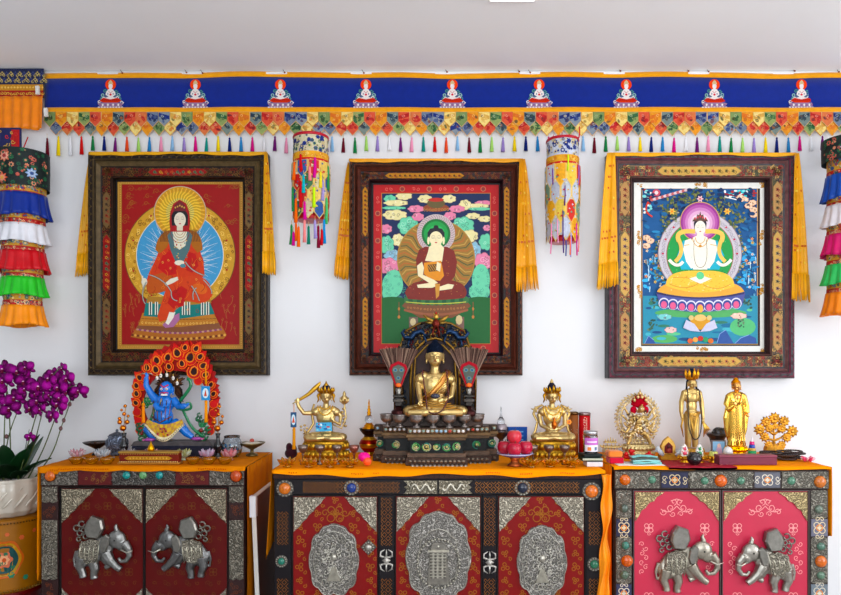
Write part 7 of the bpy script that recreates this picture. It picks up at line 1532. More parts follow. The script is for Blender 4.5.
for x, lab, c, cc in ((77, 'clear pinkish crystal lotus holder nearest the orchid, on the left cabinet', (236, 214, 220), (236, 180, 190)), (102, 'clear crystal lotus holder beside the dark footed dish on the left cabinet', (230, 234, 238), (214, 222, 230)), (128, 'clear crystal lotus holder behind the left end of the brass incense box', (226, 230, 234), (220, 214, 214)), (151, 'pink crystal lotus holder behind the middle of the brass incense box', (240, 160, 160), (236, 190, 190)), (183.5, 'pale green and clear crystal lotus holder at the right end of the brass box', (220, 226, 200), (206, 206, 150)), (207, 'pale violet crystal lotus holder below the right side of the flame ring', (230, 190, 214), (226, 210, 230)), (229.5, 'pink tipped crystal lotus holder in front of the patterned glass jar', (240, 190, 196), (236, 150, 160))):
    lotus_holder(lab, x, -.265, c, cc, LH)
for x, lab in ((76.5, 'amber glass oil cup at the far left front of the left cabinet'), (91.5, 'amber glass oil cup, second from the left front of the left cabinet'), (107, 'amber glass oil cup just left of the brass incense box'), (193, 'amber glass oil cup just right of the brass incense box'), (209, 'middle of the three amber oil cups right of the brass incense box'), (225, 'rightmost amber oil cup at the front of the left cabinet')):
    amber_cup(lab, x, -.355, 'amber oil cups on the left cabinet')
# brass incense box
T = Thing('incense_box', 'long brass and red incense box at the front of the left cabinet', 'box', 150, -.36, None, TOP + EPS); y1 = T.ay; b = T.mb()
b.box(121, y1 - 11.4, 180, y1 - 1, -4, 5, (120, 40, 24), bev=.5); b.build('body', 'lacquer', T); b = T.mb()
b.box(119.4, y1 - 2, 181, y1, -5, 6, (206, 164, 90), bev=.5); b.box(120, y1 - 13, 180.6, y1 - 11, -4.6, 5.6, (206, 170, 96), bev=.4); b.build('rim', 'gold', T)
b = T.mb()
for k in range(34): b.ell(122 + k * 1.73, y1 - 2.6, -5, .8, .8, .6, (236, 206, 140), 6, 4); b.ell(122 + k * 1.73, y1 - 10.4, -4.4, .5, .5, .5, (220, 190, 120), 5, 4)
b.build('beading', 'gold', T); b = T.mb(); b.prism([(126, y1 - 6.2), (130, y1 - 8.2), (170, y1 - 8.2), (174, y1 - 6.2), (170, y1 - 4.2), (130, y1 - 4.2)], -4.7, -3.8, (220, 170, 76), bev=.3)
for k in range(12): b.ell(132 + k * 3.3, y1 - 6.2, -4.9, 1.2, .9, .5, (236, 190, 100), 6, 4)
b.build('plaque', 'gold', T); b = T.mb(); b.lathe(151, [(3, y1 - 13), (3.6, y1 - 15), (2.4, y1 - 18), (1, y1 - 20), (.3, y1 - 23)], 0, 12, (226, 170, 60)); b.build('finial', 'gold', T)
T = Thing('footed_dish', 'dark shallow footed dish behind crystals near the orchid, left cabinet', 'dish', 97, -.12, None, TOP + EPS); y1 = T.ay; b = T.mb()
b.lathe(97, [(5, y1), (4.6, y1 - 1.5), (1.8, y1 - 3.5), (1.8, y1 - 6), (6, y1 - 8.5), (12, y1 - 11.6), (13.4, y1 - 13), (12.6, y1 - 12.8), (6, y1 - 9.6), (.5, y1 - 9)], 0, 26, (60, 48, 44)); b.build('dish', 'bronze', T)
b = T.mb(); [b.ell(97 + U(-7, 7), y1 - 11.5, U(-6, 6), 1.8, 1.2, 1.8, (90, 60, 44), 6, 5) for k in range(9)]; o = b.build('grain', 'cloth', T)
T = Thing('footed_dish', 'tarnished brass footed dish at the right end of the left cabinet', 'dish', 252, -.14, None, TOP + EPS); y1 = T.ay; b = T.mb()
b.lathe(252, [(6, y1), (5.6, y1 - 1.5), (2, y1 - 3), (1.6, y1 - 6), (5, y1 - 8), (10, y1 - 10.6), (13.4, y1 - 13.2), (12.6, y1 - 13), (6, y1 - 9.6), (.5, y1 - 9)], 0, 26, (130, 116, 84)); b.build('dish', 'bronze', T)
b = T.mb(); b.lathe(252, [(11, y1 - 12), (6, y1 - 13.6), (.5, y1 - 14)], 0, 20, (206, 196, 180)); b.build('grain', 'cloth', T); b = T.mb(); b.ell(252, y1 - 15, 0, 2.4, 2.2, 2.2, (190, 90, 80), 8, 6); b.build('berry', 'fruit', T)
def twig_vase(lab, lab2, x, y, sgn):
    T = Thing('vase', lab, 'vase', x, y, None, TOP + EPS); y1 = T.ay; b = T.mb()
    b.lathe(x, [(4.6, y1), (4.8, y1 - 1), (3, y1 - 2.5), (2.4, y1 - 6), (4.2, y1 - 11), (3.8, y1 - 14), (1.9, y1 - 18), (1.8, y1 - 22), (2.6, y1 - 25), (2.1, y1 - 25), (1.2, y1 - 21), (1, y1 - 10)], 0, 18, (18, 18, 24)); b.build('body', 'ceramic', T)
    G = Thing('gilt_branch', lab2, 'branch', x, y, y1 - 24); b = G.mb(); tp = y1 - 24
    for pts in ([(x, tp + 14, 0), (x, tp - 4, 0), (x + sgn * 1, tp - 14, -1), (x + sgn * 2, tp - 28, -1)], [(x, tp - 2, 0), (x - sgn * 3, tp - 8, 1), (x - sgn * 4, tp - 14, 1)], [(x, tp - 6, 0), (x + sgn * 4, tp - 12, -2), (x + sgn * 5, tp - 18, -2)]): b.tube(smooth3(pts, 4), .4, (206, 160, 90), 5)
    b.build('twig', 'gold', G)
    for (dx, dy, r) in ((0, -6, 3.2), (-3.4, -12, 2.4), (4, -12, 2.4), (1, -20, 2), (-3.6, -15.5, 1.8), (5, -18, 1.6), (2, -28, 1.8), (-1.6, -24, 1.4)):
        b = G.mb(); b.ell(x + sgn * dx, tp + dy, -2, r, r * .95, r, (226, 150, 70), 10, 8); b.ell(x + sgn * dx, tp + dy, -2 - r * .8, r * .4, r * .4, r * .3, (206, 120, 60), 6, 5); b.build('gilt_fruit', 'brightgold', G)
twig_vase('slim black vase with gilt branch, left of the flame ring statue', 'gilt branch with round fruits standing in the left black vase', 124, -.205, 1)
twig_vase('slim black vase with gilt branch, right of the flame ring statue', 'gilt branch with round fruits standing in the right black vase', 218, -.215, 1)
T = Thing('censer', 'round chased silver censer behind the left black vase', 'censer', 117, -.12, None, TOP + EPS); y1 = T.ay; b = T.mb()
b.lathe(117, [(6, y1), (6.4, y1 - 2), (5, y1 - 3.5), (9, y1 - 6), (11, y1 - 11), (10.4, y1 - 15), (8, y1 - 17.5), (8.6, y1 - 19), (8, y1 - 19.6), (6, y1 - 18), (5, y1 - 14)], 0, 28, (140, 150, 170)); b.build('bowl', 'silver', T)
b = T.mb(); b.lathe(117, [(7.8, y1 - 18.8), (7.4, y1 - 20.5), (4, y1 - 22), (1, y1 - 23), (1.4, y1 - 24.5), (.3, y1 - 26)], 0, 22, (110, 116, 130)); b.build('lid', 'silver', T)
T = Thing('glass_jar', 'round clear glass jar with blue pattern at the right of the left cabinet', 'jar', 232, -.17, None, TOP + EPS); y1 = T.ay; b = T.mb()
b.lathe(232, [(6, y1), (8.6, y1 - 2), (10.4, y1 - 8), (10, y1 - 14), (7.6, y1 - 18.5), (8, y1 - 21), (7.2, y1 - 21), (6.8, y1 - 18.6), (9, y1 - 13.6), (9.4, y1 - 8), (7.6, y1 - 3), (5, y1 - 1.4)], 0, 28, (226, 234, 240)); b.build('glass', 'glass', T)
b = T.mb()
for k in range(26): a = pi + U(0, pi); yy = U(6, 15); b.ell(232 + 8.6 * cos(a), y1 - yy, 8.6 * sin(a), 1.2, 1.2, .4, random.choice([(60, 140, 190), (150, 110, 90), (226, 226, 220)]), 6, 4)
for k in range(40): b.ell(232 + U(-6, 6), y1 - U(3, 10), U(-5, 5), 1.4, 1.2, 1.4, random.choice([(206, 196, 190), (170, 150, 140), (190, 206, 214)]), 5, 4)
b.build('contents', 'stone', T)
# ---- centre cabinet
AL = 'amber lotus bowls on the centre cabinet'
for x, lab in ((287.5, 'amber glass lotus bowl at the front left corner of the centre cabinet'), (309, 'amber glass lotus bowl, second from left, below the sword statue'), (330, 'amber glass lotus bowl, third from left, below the sword statue'), (350, 'amber glass lotus bowl beside the pink ball ornament'), (531, 'amber glass lotus bowl just right of the apple plate'), (550.5, 'amber glass lotus bowl, middle one below the right seated statue'), (571, 'amber glass lotus bowl nearest the stacked booklets')):
    lotus_holder(lab, x, -.435, (230, 160, 40), (240, 190, 70), AL, 'amberglass', 10, 10)
def stem_cup(lab, x, y, c=(150, 134, 124), g='small metal stem cups on the centre cabinet', fill=(226, 220, 206)):
    T = Thing('stem_cup', lab, 'cup', x, y, None, TOP + EPS, group=g); y1 = T.ay; b = T.mb()
    b.lathe(x, [(3.2, y1), (3, y1 - 1), (1, y1 - 2.6), (.9, y1 - 9), (1.6, y1 - 10), (1, y1 - 11), (3.4, y1 - 13), (4.9, y1 - 16), (5.3, y1 - 19), (4.8, y1 - 19), (3.6, y1 - 15), (.4, y1 - 13.4)], 0, 18, c); b.build('cup', 'pewter', T)
    b = T.mb(); b.lathe(x, [(4.6, y1 - 18), (4.4, y1 - 18.3)], 0, 14, fill); b.build('butter', 'ceramic', T)
for x, lab in ((303, 'metal stem cup in front of the sword statue, leftmost'), (320, 'metal stem cup in front of the sword statue, second from left'), (337, 'metal stem cup in front of the sword statue, third from left'), (533, 'metal stem cup at the left foot of the right seated statue'), (549, 'metal stem cup in front of the middle of the right seated statue'), (564.5, 'metal stem cup at the right foot of the right seated statue')): stem_cup(lab, x, -.37)
stem_cup('metal stem cup with pinkish filling beside the right foot of the sword statue', 354, -.37, (170, 120, 110), fill=(240, 150, 120))
T = Thing('cloth_pouch', 'dark red cloth pouch lying behind the yellow tassel of the sword statue', 'pouch', 290.5, -.22, None, TOP + EPS); y1 = T.ay; b = T.mb()
b.ell(291, y1 - 5, 0, 6.4, 5.6, 4, (60, 12, 30), 14, 10); b.ell(289, y1 - 11, 1, 3.4, 4.6, 3, (110, 16, 40), 12, 8); b.ell(294, y1 - 9, 0, 3, 5, 3, (50, 12, 24), 12, 8); b.build('pouch', 'cloth', T, fuse=.5)
T = Thing('stupa_ornament', 'gold stupa with crystal ball on a red and gold pot, left of the throne', 'ornament', 369.5, -.13, None, TOP + EPS); y1 = T.ay; x = 369; b = T.mb()
b.lathe(x, [(6, y1), (7, y1 - 2), (5, y1 - 3.5), (9, y1 - 8), (10, y1 - 12), (8, y1 - 16), (5, y1 - 18.5), (5, y1 - 20)], 0, 24, (190, 140, 50), [(190, 140, 50), (190, 140, 50), (150, 40, 30), (200, 150, 60), (150, 40, 30), (200, 150, 60), (110, 70, 40)]); b.build('pot', 'gold', T)
b = T.mb(); b.lathe(x, [(4, y1 - 20), (6, y1 - 21), (9, y1 - 25), (9.8, y1 - 27), (8.8, y1 - 26.6), (3, y1 - 24)], 0, 22, (60, 44, 40)); b.build('bowl', 'bronze', T)
b = T.mb(); b.lathe(x, [(6.4, y1 - 26), (6.4, y1 - 28), (5, y1 - 28.4), (5, y1 - 30), (3.6, y1 - 31), (3, y1 - 32.6)], 0, 18, (220, 150, 50)); b.build('stupa_base', 'gold', T)
b = T.mb(); b.ell(x, y1 - 36, 0, 4.4, 4.4, 4.4, (235, 240, 245), 18, 12); b.build('crystal_ball', 'glass', T)
b = T.mb(); b.lathe(x, [(2.6, y1 - 40), (1.6, y1 - 41), (2.2, y1 - 43), (1.3, y1 - 44), (1.8, y1 - 46), (1, y1 - 47), (1.3, y1 - 49), (.6, y1 - 50), (.9, y1 - 52), (.2, y1 - 56)], 0, 14, (226, 160, 60)); b.build('spire', 'gold', T)
T = Thing('ball_ornament', 'bright pink and orange satin ball at the front left of the throne', 'ornament', 365, -.40, None, TOP + EPS); y1 = T.ay; b = T.mb()
for k in range(9): a = 2 * pi * k / 9; b.ell(364 + 3.4 * cos(a), y1 - 8.5 + 2.6 * sin(a), 1, 2.8, 2.4, 3, (246, 24, 160), 8, 6)
b.ell(364, y1 - 8, 0, 5, 4.4, 4, (246, 24, 160), 12, 8); b.build('pink_petals', 'satin', T); b = T.mb(); b.ell(367.4, y1 - 4.4, -2.4, 4.4, 4.2, 3.4, (246, 110, 70), 12, 8); b.build('orange_centre', 'satin', T)
T = Thing('bowl_with_stupa', 'dark metal goblet carrying a clear crystal stupa, right of the throne', 'goblet', 501, -.11, None, TOP + EPS); y1 = T.ay; b = T.mb()
b.lathe(501, [(5.4, y1), (5, y1 - 1.4), (2, y1 - 4), (1.8, y1 - 10), (2.6, y1 - 13), (2, y1 - 15), (5, y1 - 18), (8, y1 - 22), (10, y1 - 24.6), (9.2, y1 - 24.4), (5, y1 - 20), (.4, y1 - 19)], 0, 24, (110, 100, 100)); b.build('goblet', 'pewter', T)
b = T.mb(); b.lathe(501, [(7, y1 - 24), (7, y1 - 27), (6, y1 - 28), (5.6, y1 - 30), (4, y1 - 31)], 0, 20, (190, 180, 186)); b.build('lid', 'pewter', T)
b = T.mb(); b.lathe(501, [(4, y1 - 31), (3.8, y1 - 34), (2.2, y1 - 36.5), (1.2, y1 - 38), (.8, y1 - 42), (.2, y1 - 48)], 0, 16, (240, 244, 248)); b.build('crystal_stupa', 'glass', T)
T = Thing('fruit_plate', 'blue and white plate on a copper foot holding four red apples', 'plate', 515, -.405, None, TOP + EPS); y1 = T.ay; PLx = 515; b = T.mb()
b.lathe(515, [(7.4, y1), (7.6, y1 - 1), (4.4, y1 - 3.4), (4, y1 - 6), (6, y1 - 8.6)], 0, 22, (190, 110, 70)); b.build('foot', 'bronze', T)
b = T.mb(); b.lathe(515, [(6, y1 - 8.6), (12, y1 - 9.6), (17.4, y1 - 12), (18.4, y1 - 13), (17.6, y1 - 13.4), (12, y1 - 10.8), (.5, y1 - 10.2)], 0, 34, (110, 120, 190), [(90, 96, 170), (110, 120, 190), (206, 210, 230), (90, 100, 176), (226, 228, 236), (226, 228, 236)]); b.build('plate', 'ceramic', T)
zp = TOP + EPS + 10.9 * T.sc
def apple(lab, x, y, z, c):
    A = Thing('apple', lab, 'apple', x, y, None, z, group='apples on the fruit plate'); y1 = A.ay; b = A.mb(); r = 7.2
    b.lathe(x, [(.4, y1 - .9), (2.4, y1), (5, y1 - 1.4), (6.8, y1 - 4.6), (7.3, y1 - 8), (6.4, y1 - 11.2), (4.2, y1 - 13), (1.6, y1 - 12.9), (.3, y1 - 11.8)], 0, 24, c, [c, c, c, c, c, mixc(c, (236, 190, 120), .12), mixc(c, (236, 190, 120), .3), mixc(c, (236, 180, 110), .45)]); b.build('flesh', 'fruit', A)
    b = A.mb(); b.tube([(x, y1 - 11.6, 0), (x + .6, y1 - 13, 0), (x + 1.4, y1 - 15, 0)], .35, (90, 60, 40), 5); b.build('stalk', 'cloth', A); return y1
apple('dark red apple at the left of the fruit plate', 504.6, -.395, zp, (176, 24, 60)); apple('red apple at the front middle of the fruit plate', 514.4, -.438, zp, (190, 26, 70)); apple('red apple at the right of the fruit plate', 525.4, -.395, zp, (190, 34, 74)); apple('pale pinkish red apple on top of the other apples', 514.4, -.408, zp + .0405, (214, 70, 84))
T = Thing('book', 'blue book standing upright behind the apple plate', 'book', 517, -.12, None, TOP + EPS); y1 = T.ay; b = T.mb(); b.box(507, y1 - 28, 527, y1, -1.4, -.8, (30, 90, 170)); b.box(507, y1 - 28, 527, y1, 1.2, 1.8, (30, 90, 170)); b.box(507, y1 - 28, 508, y1, -1.4, 1.8, (24, 70, 140)); b.lay = 135
for k in range(3): b.rect(511, y1 - 24 + k * 4, 523, y1 - 22.6 + k * 4, (120, 170, 220))
b.build('cover', 'paint', T); b = T.mb(); b.box(508, y1 - 27.4, 526.4, y1 - .6, -.8, 1.2, (236, 232, 222)); b.build('pages', 'matte', T)
def can(name, lab, x, y, r, h, c, c2, strokes):
    T = Thing(name, lab, 'tube', x, y, None, TOP + EPS); y1 = T.ay; b = T.mb()
    b.lathe(x, [(r, y1), (r, y1 - h)], 0, 26, c); b.build('tube', 'lacquer', T); b = T.mb(); b.lathe(x, [(r + .2, y1 - h + 2), (r + .3, y1 - h - .4), (r - .6, y1 - h - 1), (r - .8, y1 - h - .6), (.4, y1 - h - .5)], 0, 26, c2); b.build('lid', 'pewter', T)
    b = T.mb()
    for (u, v, w_, hh) in strokes:
        a = -pi / 2 + u; b.face([b.p(x + (r + .12) * cos(a + s_ * w_ / r), y1 - v + t * hh, (r + .12) * sin(a + s_ * w_ / r)) for s_, t in ((-1, -1), (1, -1), (1, 1), (-1, 1))], (240, 220, 200))
    if strokes: b.build('lettering', 'paint', T)
can('incense_tube', 'tall red incense tube with pale lettering behind the labelled glass jar', 584.5, -.10, 5.6, 41, (200, 24, 48), (170, 150, 150), [(-.25 + U(-.1, .1), 37 - k * 1.6, U(.5, 1.6), .25) for k in range(9)] + [(.15, 36 - k * 2.2, .22, .9) for k in range(6)] + [(-.1, 20, 2.6, .25)])
can('incense_tube', 'brown and gold incense tube left of the red tube', 573.5, -.10, 4.6, 41.5, (150, 92, 50), (120, 90, 60), [(0, 22, 3, .9), (0, 25, 3, .5)])
T = Thing('booklet', 'dark green booklet on top of the white box under the glass jar', 'book', 591, -.40, None, TOP + EPS + .0185); y1 = T.ay; b = T.mb()
b.box(580.5, y1 - 3.8, 600.5, y1, -7, 11, (24, 44, 36), bev=.3); b.build('cover', 'paint', T); b = T.mb(); b.box(581, y1 - 3, 600.8, y1 - 1, -7.3, 10.6, (190, 196, 180)); b.build('pages', 'matte', T)
T = Thing('booklet', 'black booklet lying askew on the green booklet under the glass jar', 'book', 590, -.40, None, TOP + EPS + .0335, rz=.14); y1 = T.ay; b = T.mb(); b.box(582, y1 - 2.6, 601, y1, -5, 11, (30, 40, 40), bev=.3); b.build('cover', 'paint', T)
T = Thing('paper_box', 'small white paper box at the bottom of the stack under the glass jar', 'box', 593, -.40, None, TOP + EPS); y1 = T.ay; b = T.mb(); b.box(585, y1 - 4.6, 600.6, y1, -8, 8, (226, 222, 226), bev=.4); b.build('box', 'paint', T)
T = Thing('label_jar', 'glass jar with purple and white label and silver lid on dark booklets', 'jar', 590.5, -.385, None, TOP + EPS + .0435); y1 = T.ay; x = 590.5; b = T.mb()
b.lathe(x, [(6, y1), (7.2, y1 - 1), (7.2, y1 - 17), (6.2, y1 - 18.8), (5.6, y1 - 18.6), (6.6, y1 - 16.8), (6.6, y1 - 1.6), (5, y1 - 1)], 0, 28, (230, 236, 240)); b.build('glass', 'glass', T)
b = T.mb(); b.lathe(x, [(6.8, y1 - 18.4), (6.9, y1 - 21.4), (6.4, y1 - 22), (.4, y1 - 22)], 0, 28, (196, 196, 200)); b.build('lid', 'pewter', T)
b = T.mb(); b.lathe(x, [(6.2, y1 - 1.6), (6.3, y1 - 14), (.4, y1 - 14.4)], 0, 22, (214, 206, 206)); b.build('contents', 'ceramic', T)
b = T.mb()
def arcp(y0, y1_, c, e, a0=-1.1, a1=1.1):
    for q in range(10):
        t0 = -pi / 2 + a0 + (a1 - a0) * q / 10; t1 = -pi / 2 + a0 + (a1 - a0) * (q + 1) / 10
        b.face([b.p(x + (7.3 + e) * cos(t0), y0, (7.3 + e) * sin(t0)), b.p(x + (7.3 + e) * cos(t1), y0, (7.3 + e) * sin(t1)), b.p(x + (7.3 + e) * cos(t1), y1_, (7.3 + e) * sin(t1)), b.p(x + (7.3 + e) * cos(t0), y1_, (7.3 + e) * sin(t0))], c)
arcp(y1 - 15.5, y1 - 2, (240, 236, 244), 0); arcp(y1 - 15.5, y1 - 8.5, (206, 130, 206), .08); arcp(y1 - 12.2, y1 - 11, (246, 236, 250), .16, -.7, .7); arcp(y1 - 6.5, y1 - 3, (240, 150, 90), .16, -.65, -.15); arcp(y1 - 6.5, y1 - 3.2, (110, 130, 160), .16, .3, .7)
b.build('label', 'paint', T)
# ---- right cabinet
random.seed(202)
T = Thing('pavilion_ornament', 'tiny pale gold openwork pavilion at the left end of the right cabinet', 'ornament', 610, -.2, None, TOP + EPS); y1 = T.ay; b = T.mb(); c = (220, 196, 140)
b.box(603, y1 - 3, 617, y1, -4, 4, c, bev=.6); b.box(601.6, y1 - 12, 618.4, y1 - 10.4, -5, 5, c, bev=.4); b.box(604, y1 - 16.4, 616, y1 - 15, -3.6, 3.6, c, bev=.4)
for k in range(5):
    for d in (-3.4, 3.4): b.tube([(604 + k * 3, y1 - 3, d), (604 + k * 3, y1 - 10.6, d)], .6, c, 6)
    b.tube([(602.6 + k * 3.8, y1 - 12, -4), (602.6 + k * 3.8, y1 - 15, -4)], [.8, .2], c, 5); b.tube([(605 + k * 2.5, y1 - 16.4, -2), (605 + k * 2.5, y1 - 19 - (2 - abs(k - 2)), -2)], [.9, .2], c, 6)
for s_ in (-1, 1): b.tube([(610 + s_ * 8, y1 - 11, -4), (610 + s_ * 10.4, y1 - 12, -4), (610 + s_ * 11, y1 - 14, -4)], [.8, .7, .2], c, 6)
b.build('pavilion', 'oldgold', T)
T = Thing('book', 'orange cloth bound book lying on the magenta one, left end of right cabinet', 'book', 614, -.34, None, TOP + EPS + .0235); y1 = T.ay; b = T.mb(); b.box(607.5, y1 - 6, 621.5, y1, -5, 9, (240, 146, 80), bev=1.2); b.build('book', 'cloth', T)
T = Thing('book', 'magenta cloth bound book lying under the orange one', 'book', 615, -.34, None, TOP + EPS); y1 = T.ay; b = T.mb(); b.box(608.5, y1 - 6, 622.5, y1, -5, 9, (206, 10, 74), bev=.8); b.build('book', 'cloth', T)
T = Thing('red_flower', 'bunch of bright red cloth flowers beside the orange book', 'flower', 629, -.29, None, TOP + EPS); y1 = T.ay; b = T.mb()
for k in range(16): b.ell(629 + U(-4.6, 4.6), y1 - 3 - U(0, 7), U(-3, 3), U(1.8, 3), U(1.5, 2.6), 2, (206, 10, 36), 8, 6)
b.build('petals', 'satin', T)
T = Thing('red_flower', 'small red cloth flower at the foot of the flame halo statue', 'flower', 650, -.265, None, TOP + EPS); y1 = T.ay; b = T.mb()
for k in range(9): b.ell(650 + U(-3, 3), y1 - 2.4 - U(0, 5), U(-2, 2), U(1.5, 2.2), U(1.2, 2), 1.6, (214, 20, 50), 8, 6)
b.build('petals', 'satin', T)
T = Thing('paper_sheet', 'white sheet of paper lying under the folded turquoise cloth', 'paper', 640, -.35, None, TOP + .0045); y1 = T.ay; b = T.mb(); b.sheet(lambda u, v: (614 + u * 46, y1 - .1 - .15 * sin(u * 9), -15 + v * 27), 14, 4, (240, 238, 234), .2, True); b.build('sheet', 'matte', T)
T = Thing('folded_cloth', 'folded turquoise and grey silk cloth on the right cabinet', 'cloth', 645, -.355, None, TOP + .006); y1 = T.ay
for k, c in enumerate(((150, 216, 214), (170, 226, 226), (90, 110, 104), (140, 206, 206))):
    b = T.mb(); b.sheet(lambda u, v: (631 - k * .4 + u * (28 - k) + 1.2 * v, y1 - .4 - k * 2.0 - 1.4 * sin(pi * u) * (.4 + .2 * k) - .4 * sin(u * 13 + k), -7 + v * 15 - .6 * sin(u * 8 + k)), 24, 8, c, .3, True)
    for q in range(24): u = q / 24; b.tube([(631 - k * .4 + u * (28 - k), y1 - .9 - k * 2.0 - 1.4 * sin(pi * u) * (.4 + .2 * k), -7), (631 - k * .4 + (u + .045) * (28 - k), y1 - .9 - k * 2.0 - 1.4 * sin(pi * (u + .045)) * (.4 + .2 * k), -7)], .85, c, 6)
    b.build('fold', 'satin', T)
T = Thing('table_mat', 'crimson brocade mat lying on the right cabinet and over its front edge', 'mat', 693, -.35, None, TOP + .0048); y1 = T.ay; b = T.mb()
b.sheet(lambda u, v: (660 + u * 66 + v * 0, y1 + (max(0, v - .82) * (16 - 8 * abs(u - .4))) - .15 * sin(u * 20), 20 - min(v, .82) / .82 * 43 - (.8 if v > .82 else 0)), 40, 22, (176, 20, 60), .2, True)
for k in range(60): a = U(0, 1); v = U(.02, .7); b.ell(662 + a * 62, y1 - .3, 20 - v / .82 * 43, 1.3, .12, .7, random.choice([(206, 80, 100), (150, 16, 50), (220, 140, 130)]), 6, 4)
b.build('mat', 'brocade', T)
T = Thing('shrine_ornament', 'small gold arched shrine with dark red niche between two glass wings', 'ornament', 668, -.26, None, TOP + EPS); y1 = T.ay; b = T.mb(); c = (226, 186, 110)
O = [(661, y1 - 6), (660.6, y1 - 14), (663, y1 - 19), (668, y1 - 23.6), (673, y1 - 19), (675.4, y1 - 14), (675, y1 - 6)]; b.prism(O, -1.5, 2, c, bev=.6); b.box(659, y1 - 6, 677, y1, -4, 4, (206, 160, 76), bev=.8); b.build('arch', 'oldgold', T)
b = T.mb(); b.prism([(664, y1 - 7), (664, y1 - 14), (668, y1 - 18), (672, y1 - 14), (672, y1 - 7)], -2.0, -1.2, (110, 24, 30)); b.ell(668, y1 - 13.4, -2.4, 1.8, 2.2, 1, (90, 40, 40), 8, 6); b.ell(668, y1 - 9.6, -2.4, 2.6, 2.8, 1.2, (150, 60, 50), 8, 6); b.build('niche', 'lacquer', T)
for s_ in (-1, 1):
    b = T.mb()
    for k in range(3): b.tube([(668 + s_ * 6, y1 - 5, -4), (668 + s_ * (9 + k), y1 - 8 - k, -5), (668 + s_ * (14 - k), y1 - 12 - k * 1.4, -5)], [1.6, 2.4, 1], (236, 240, 244), 7, .4)
    b.build('glass_wing', 'crystal', T)
def gold_cup(lab, x, y, c=(220, 170, 70)):
    T = Thing('gold_cup', lab, 'cup', x, y, None, TOP + EPS, group='gold lotus cups on the right cabinet'); y1 = T.ay; b = T.mb()
    b.lathe(x, [(4.4, y1), (4.6, y1 - .8), (2.6, y1 - 2), (4, y1 - 3.4), (6.6, y1 - 6), (6.8, y1 - 7), (6, y1 - 6.6), (3, y1 - 4.4), (.4, y1 - 4)], 0, 20, c); b.build('cup', 'gold', T)
    b = T.mb()
    for k in range(10): a = 2 * pi * k / 10; b.ell(x + 5.6 * cos(a), y1 - 5, 5.6 * sin(a), 1.9, 2.2, .8, c, 7, 5)
    b.build('petals', 'gold', T); return T
yc = -.325
for x, lab in ((684.5, 'gold lotus cup with white and pink deity card, left foot of tall statue'), (699.5, 'gold lotus cup with white and green ornament beside the tall crowned statue'), (713.5, 'gold lotus cup holding a pale yellow candle'), (728, 'gold lotus cup holding a white egg shaped stone'), (752, 'gold lotus cup under the coloured stupa')): gold_cup(lab, x, yc if x < 720 else -.29)
def zcup(x): return TOP + EPS + 4.6 * S(yc if x < 720 else -.29)
for x, lab, c in ((684.5, 'tiny white and pink butter ornament in the gold cup left of tall statue', (230, 90, 120)), (699.5, 'tiny white and green butter ornament in the gold cup by tall statue', (50, 150, 90))):
    T = Thing('butter_ornament', lab, 'ornament', x, yc, None, zcup(x)); y1 = T.ay; b = T.mb()
    b.prism([(x - 3.4, y1 - 1), (x - 3.6, y1 - 7), (x - 2, y1 - 12), (x, y1 - 14.4), (x + 2, y1 - 12), (x + 3.6, y1 - 7), (x + 3.4, y1 - 1), (x, y1)], -1, 1, (236, 232, 226), bev=.4); b.build('back', 'ceramic', T)
    b = T.mb(); b.ell(x, y1 - 9, -1.3, 1.5, 1.7, .8, c, 8, 6); b.ell(x, y1 - 4.8, -1.3, 2.2, 2, .8, c, 8, 6); [b.ell(x + 2.6 * cos(k), y1 - 7 + 4 * sin(k), -1.2, .6, .6, .4, c, 5, 4) for k in range(6)]; b.build('coloured_figure', 'ceramic', T)
T = Thing('candle', 'short pale yellow candle in a gold cup on the right cabinet', 'candle', 713.5, yc, None, zcup(713)); y1 = T.ay; b = T.mb(); b.lathe(713.5, [(3.8, y1), (4, y1 - 1), (4, y1 - 6), (3.7, y1 - 6.4), (.4, y1 - 6)], 0, 22, (214, 214, 120)); b.build('wax', 'ceramic', T); b = T.mb(); b.tube([(713.5, y1 - 6, 0), (713.5, y1 - 8, 0)], .25, (50, 40, 30), 5); b.build('wick', 'cloth', T)
T = Thing('white_stone', 'white egg shaped stone in a gold cup before the black framed picture', 'stone', 728, -.29, None, zcup(728)); y1 = T.ay; b = T.mb(); b.lathe(728, [(.3, y1), (3, y1 - .8), (4.6, y1 - 3.6), (4.2, y1 - 6.8), (2.4, y1 - 9.2), (.3, y1 - 10)], 0, 22, (236, 232, 232)); b.build('stone', 'ceramic', T)
T = Thing('coloured_stupa', 'small stupa stacked in green, gold, blue, pink and white tiers', 'ornament', 752, -.29, None, zcup(752)); y1 = T.ay
for (r, y0, y2, c, nm) in ((4.2, 0, 6, (40, 150, 90), 'green_tier'), (3.4, 6, 8.6, (214, 170, 80), 'gold_tier'), (2.9, 8.6, 12, (40, 80, 180), 'blue_tier'), (2.3, 12, 15, (226, 60, 130), 'pink_tier'), (1.4, 15, 20, (236, 232, 236), 'white_spire')):
    b = T.mb(); b.lathe(752, [(r, y1 - y0), (r * 1.04, y1 - y0 - .6), (r * (.92 if r > 2 else .2), y1 - y2)], 0, 18, c); b.build(nm, 'ceramic', T)
T = Thing('black_pot', 'small round black pot on the crimson mat', 'pot', 694.5, -.39, None, TOP + .0075); y1 = T.ay; b = T.mb()
b.lathe(694.5, [(4, y1), (4.6, y1 - .5), (6.8, y1 - 3.4), (7.2, y1 - 6), (5.8, y1 - 9), (4.8, y1 - 9.8), (5.8, y1 - 11.2), (5, y1 - 11.2), (4, y1 - 9.4), (5, y1 - 5)], 0, 26, (38, 34, 38))
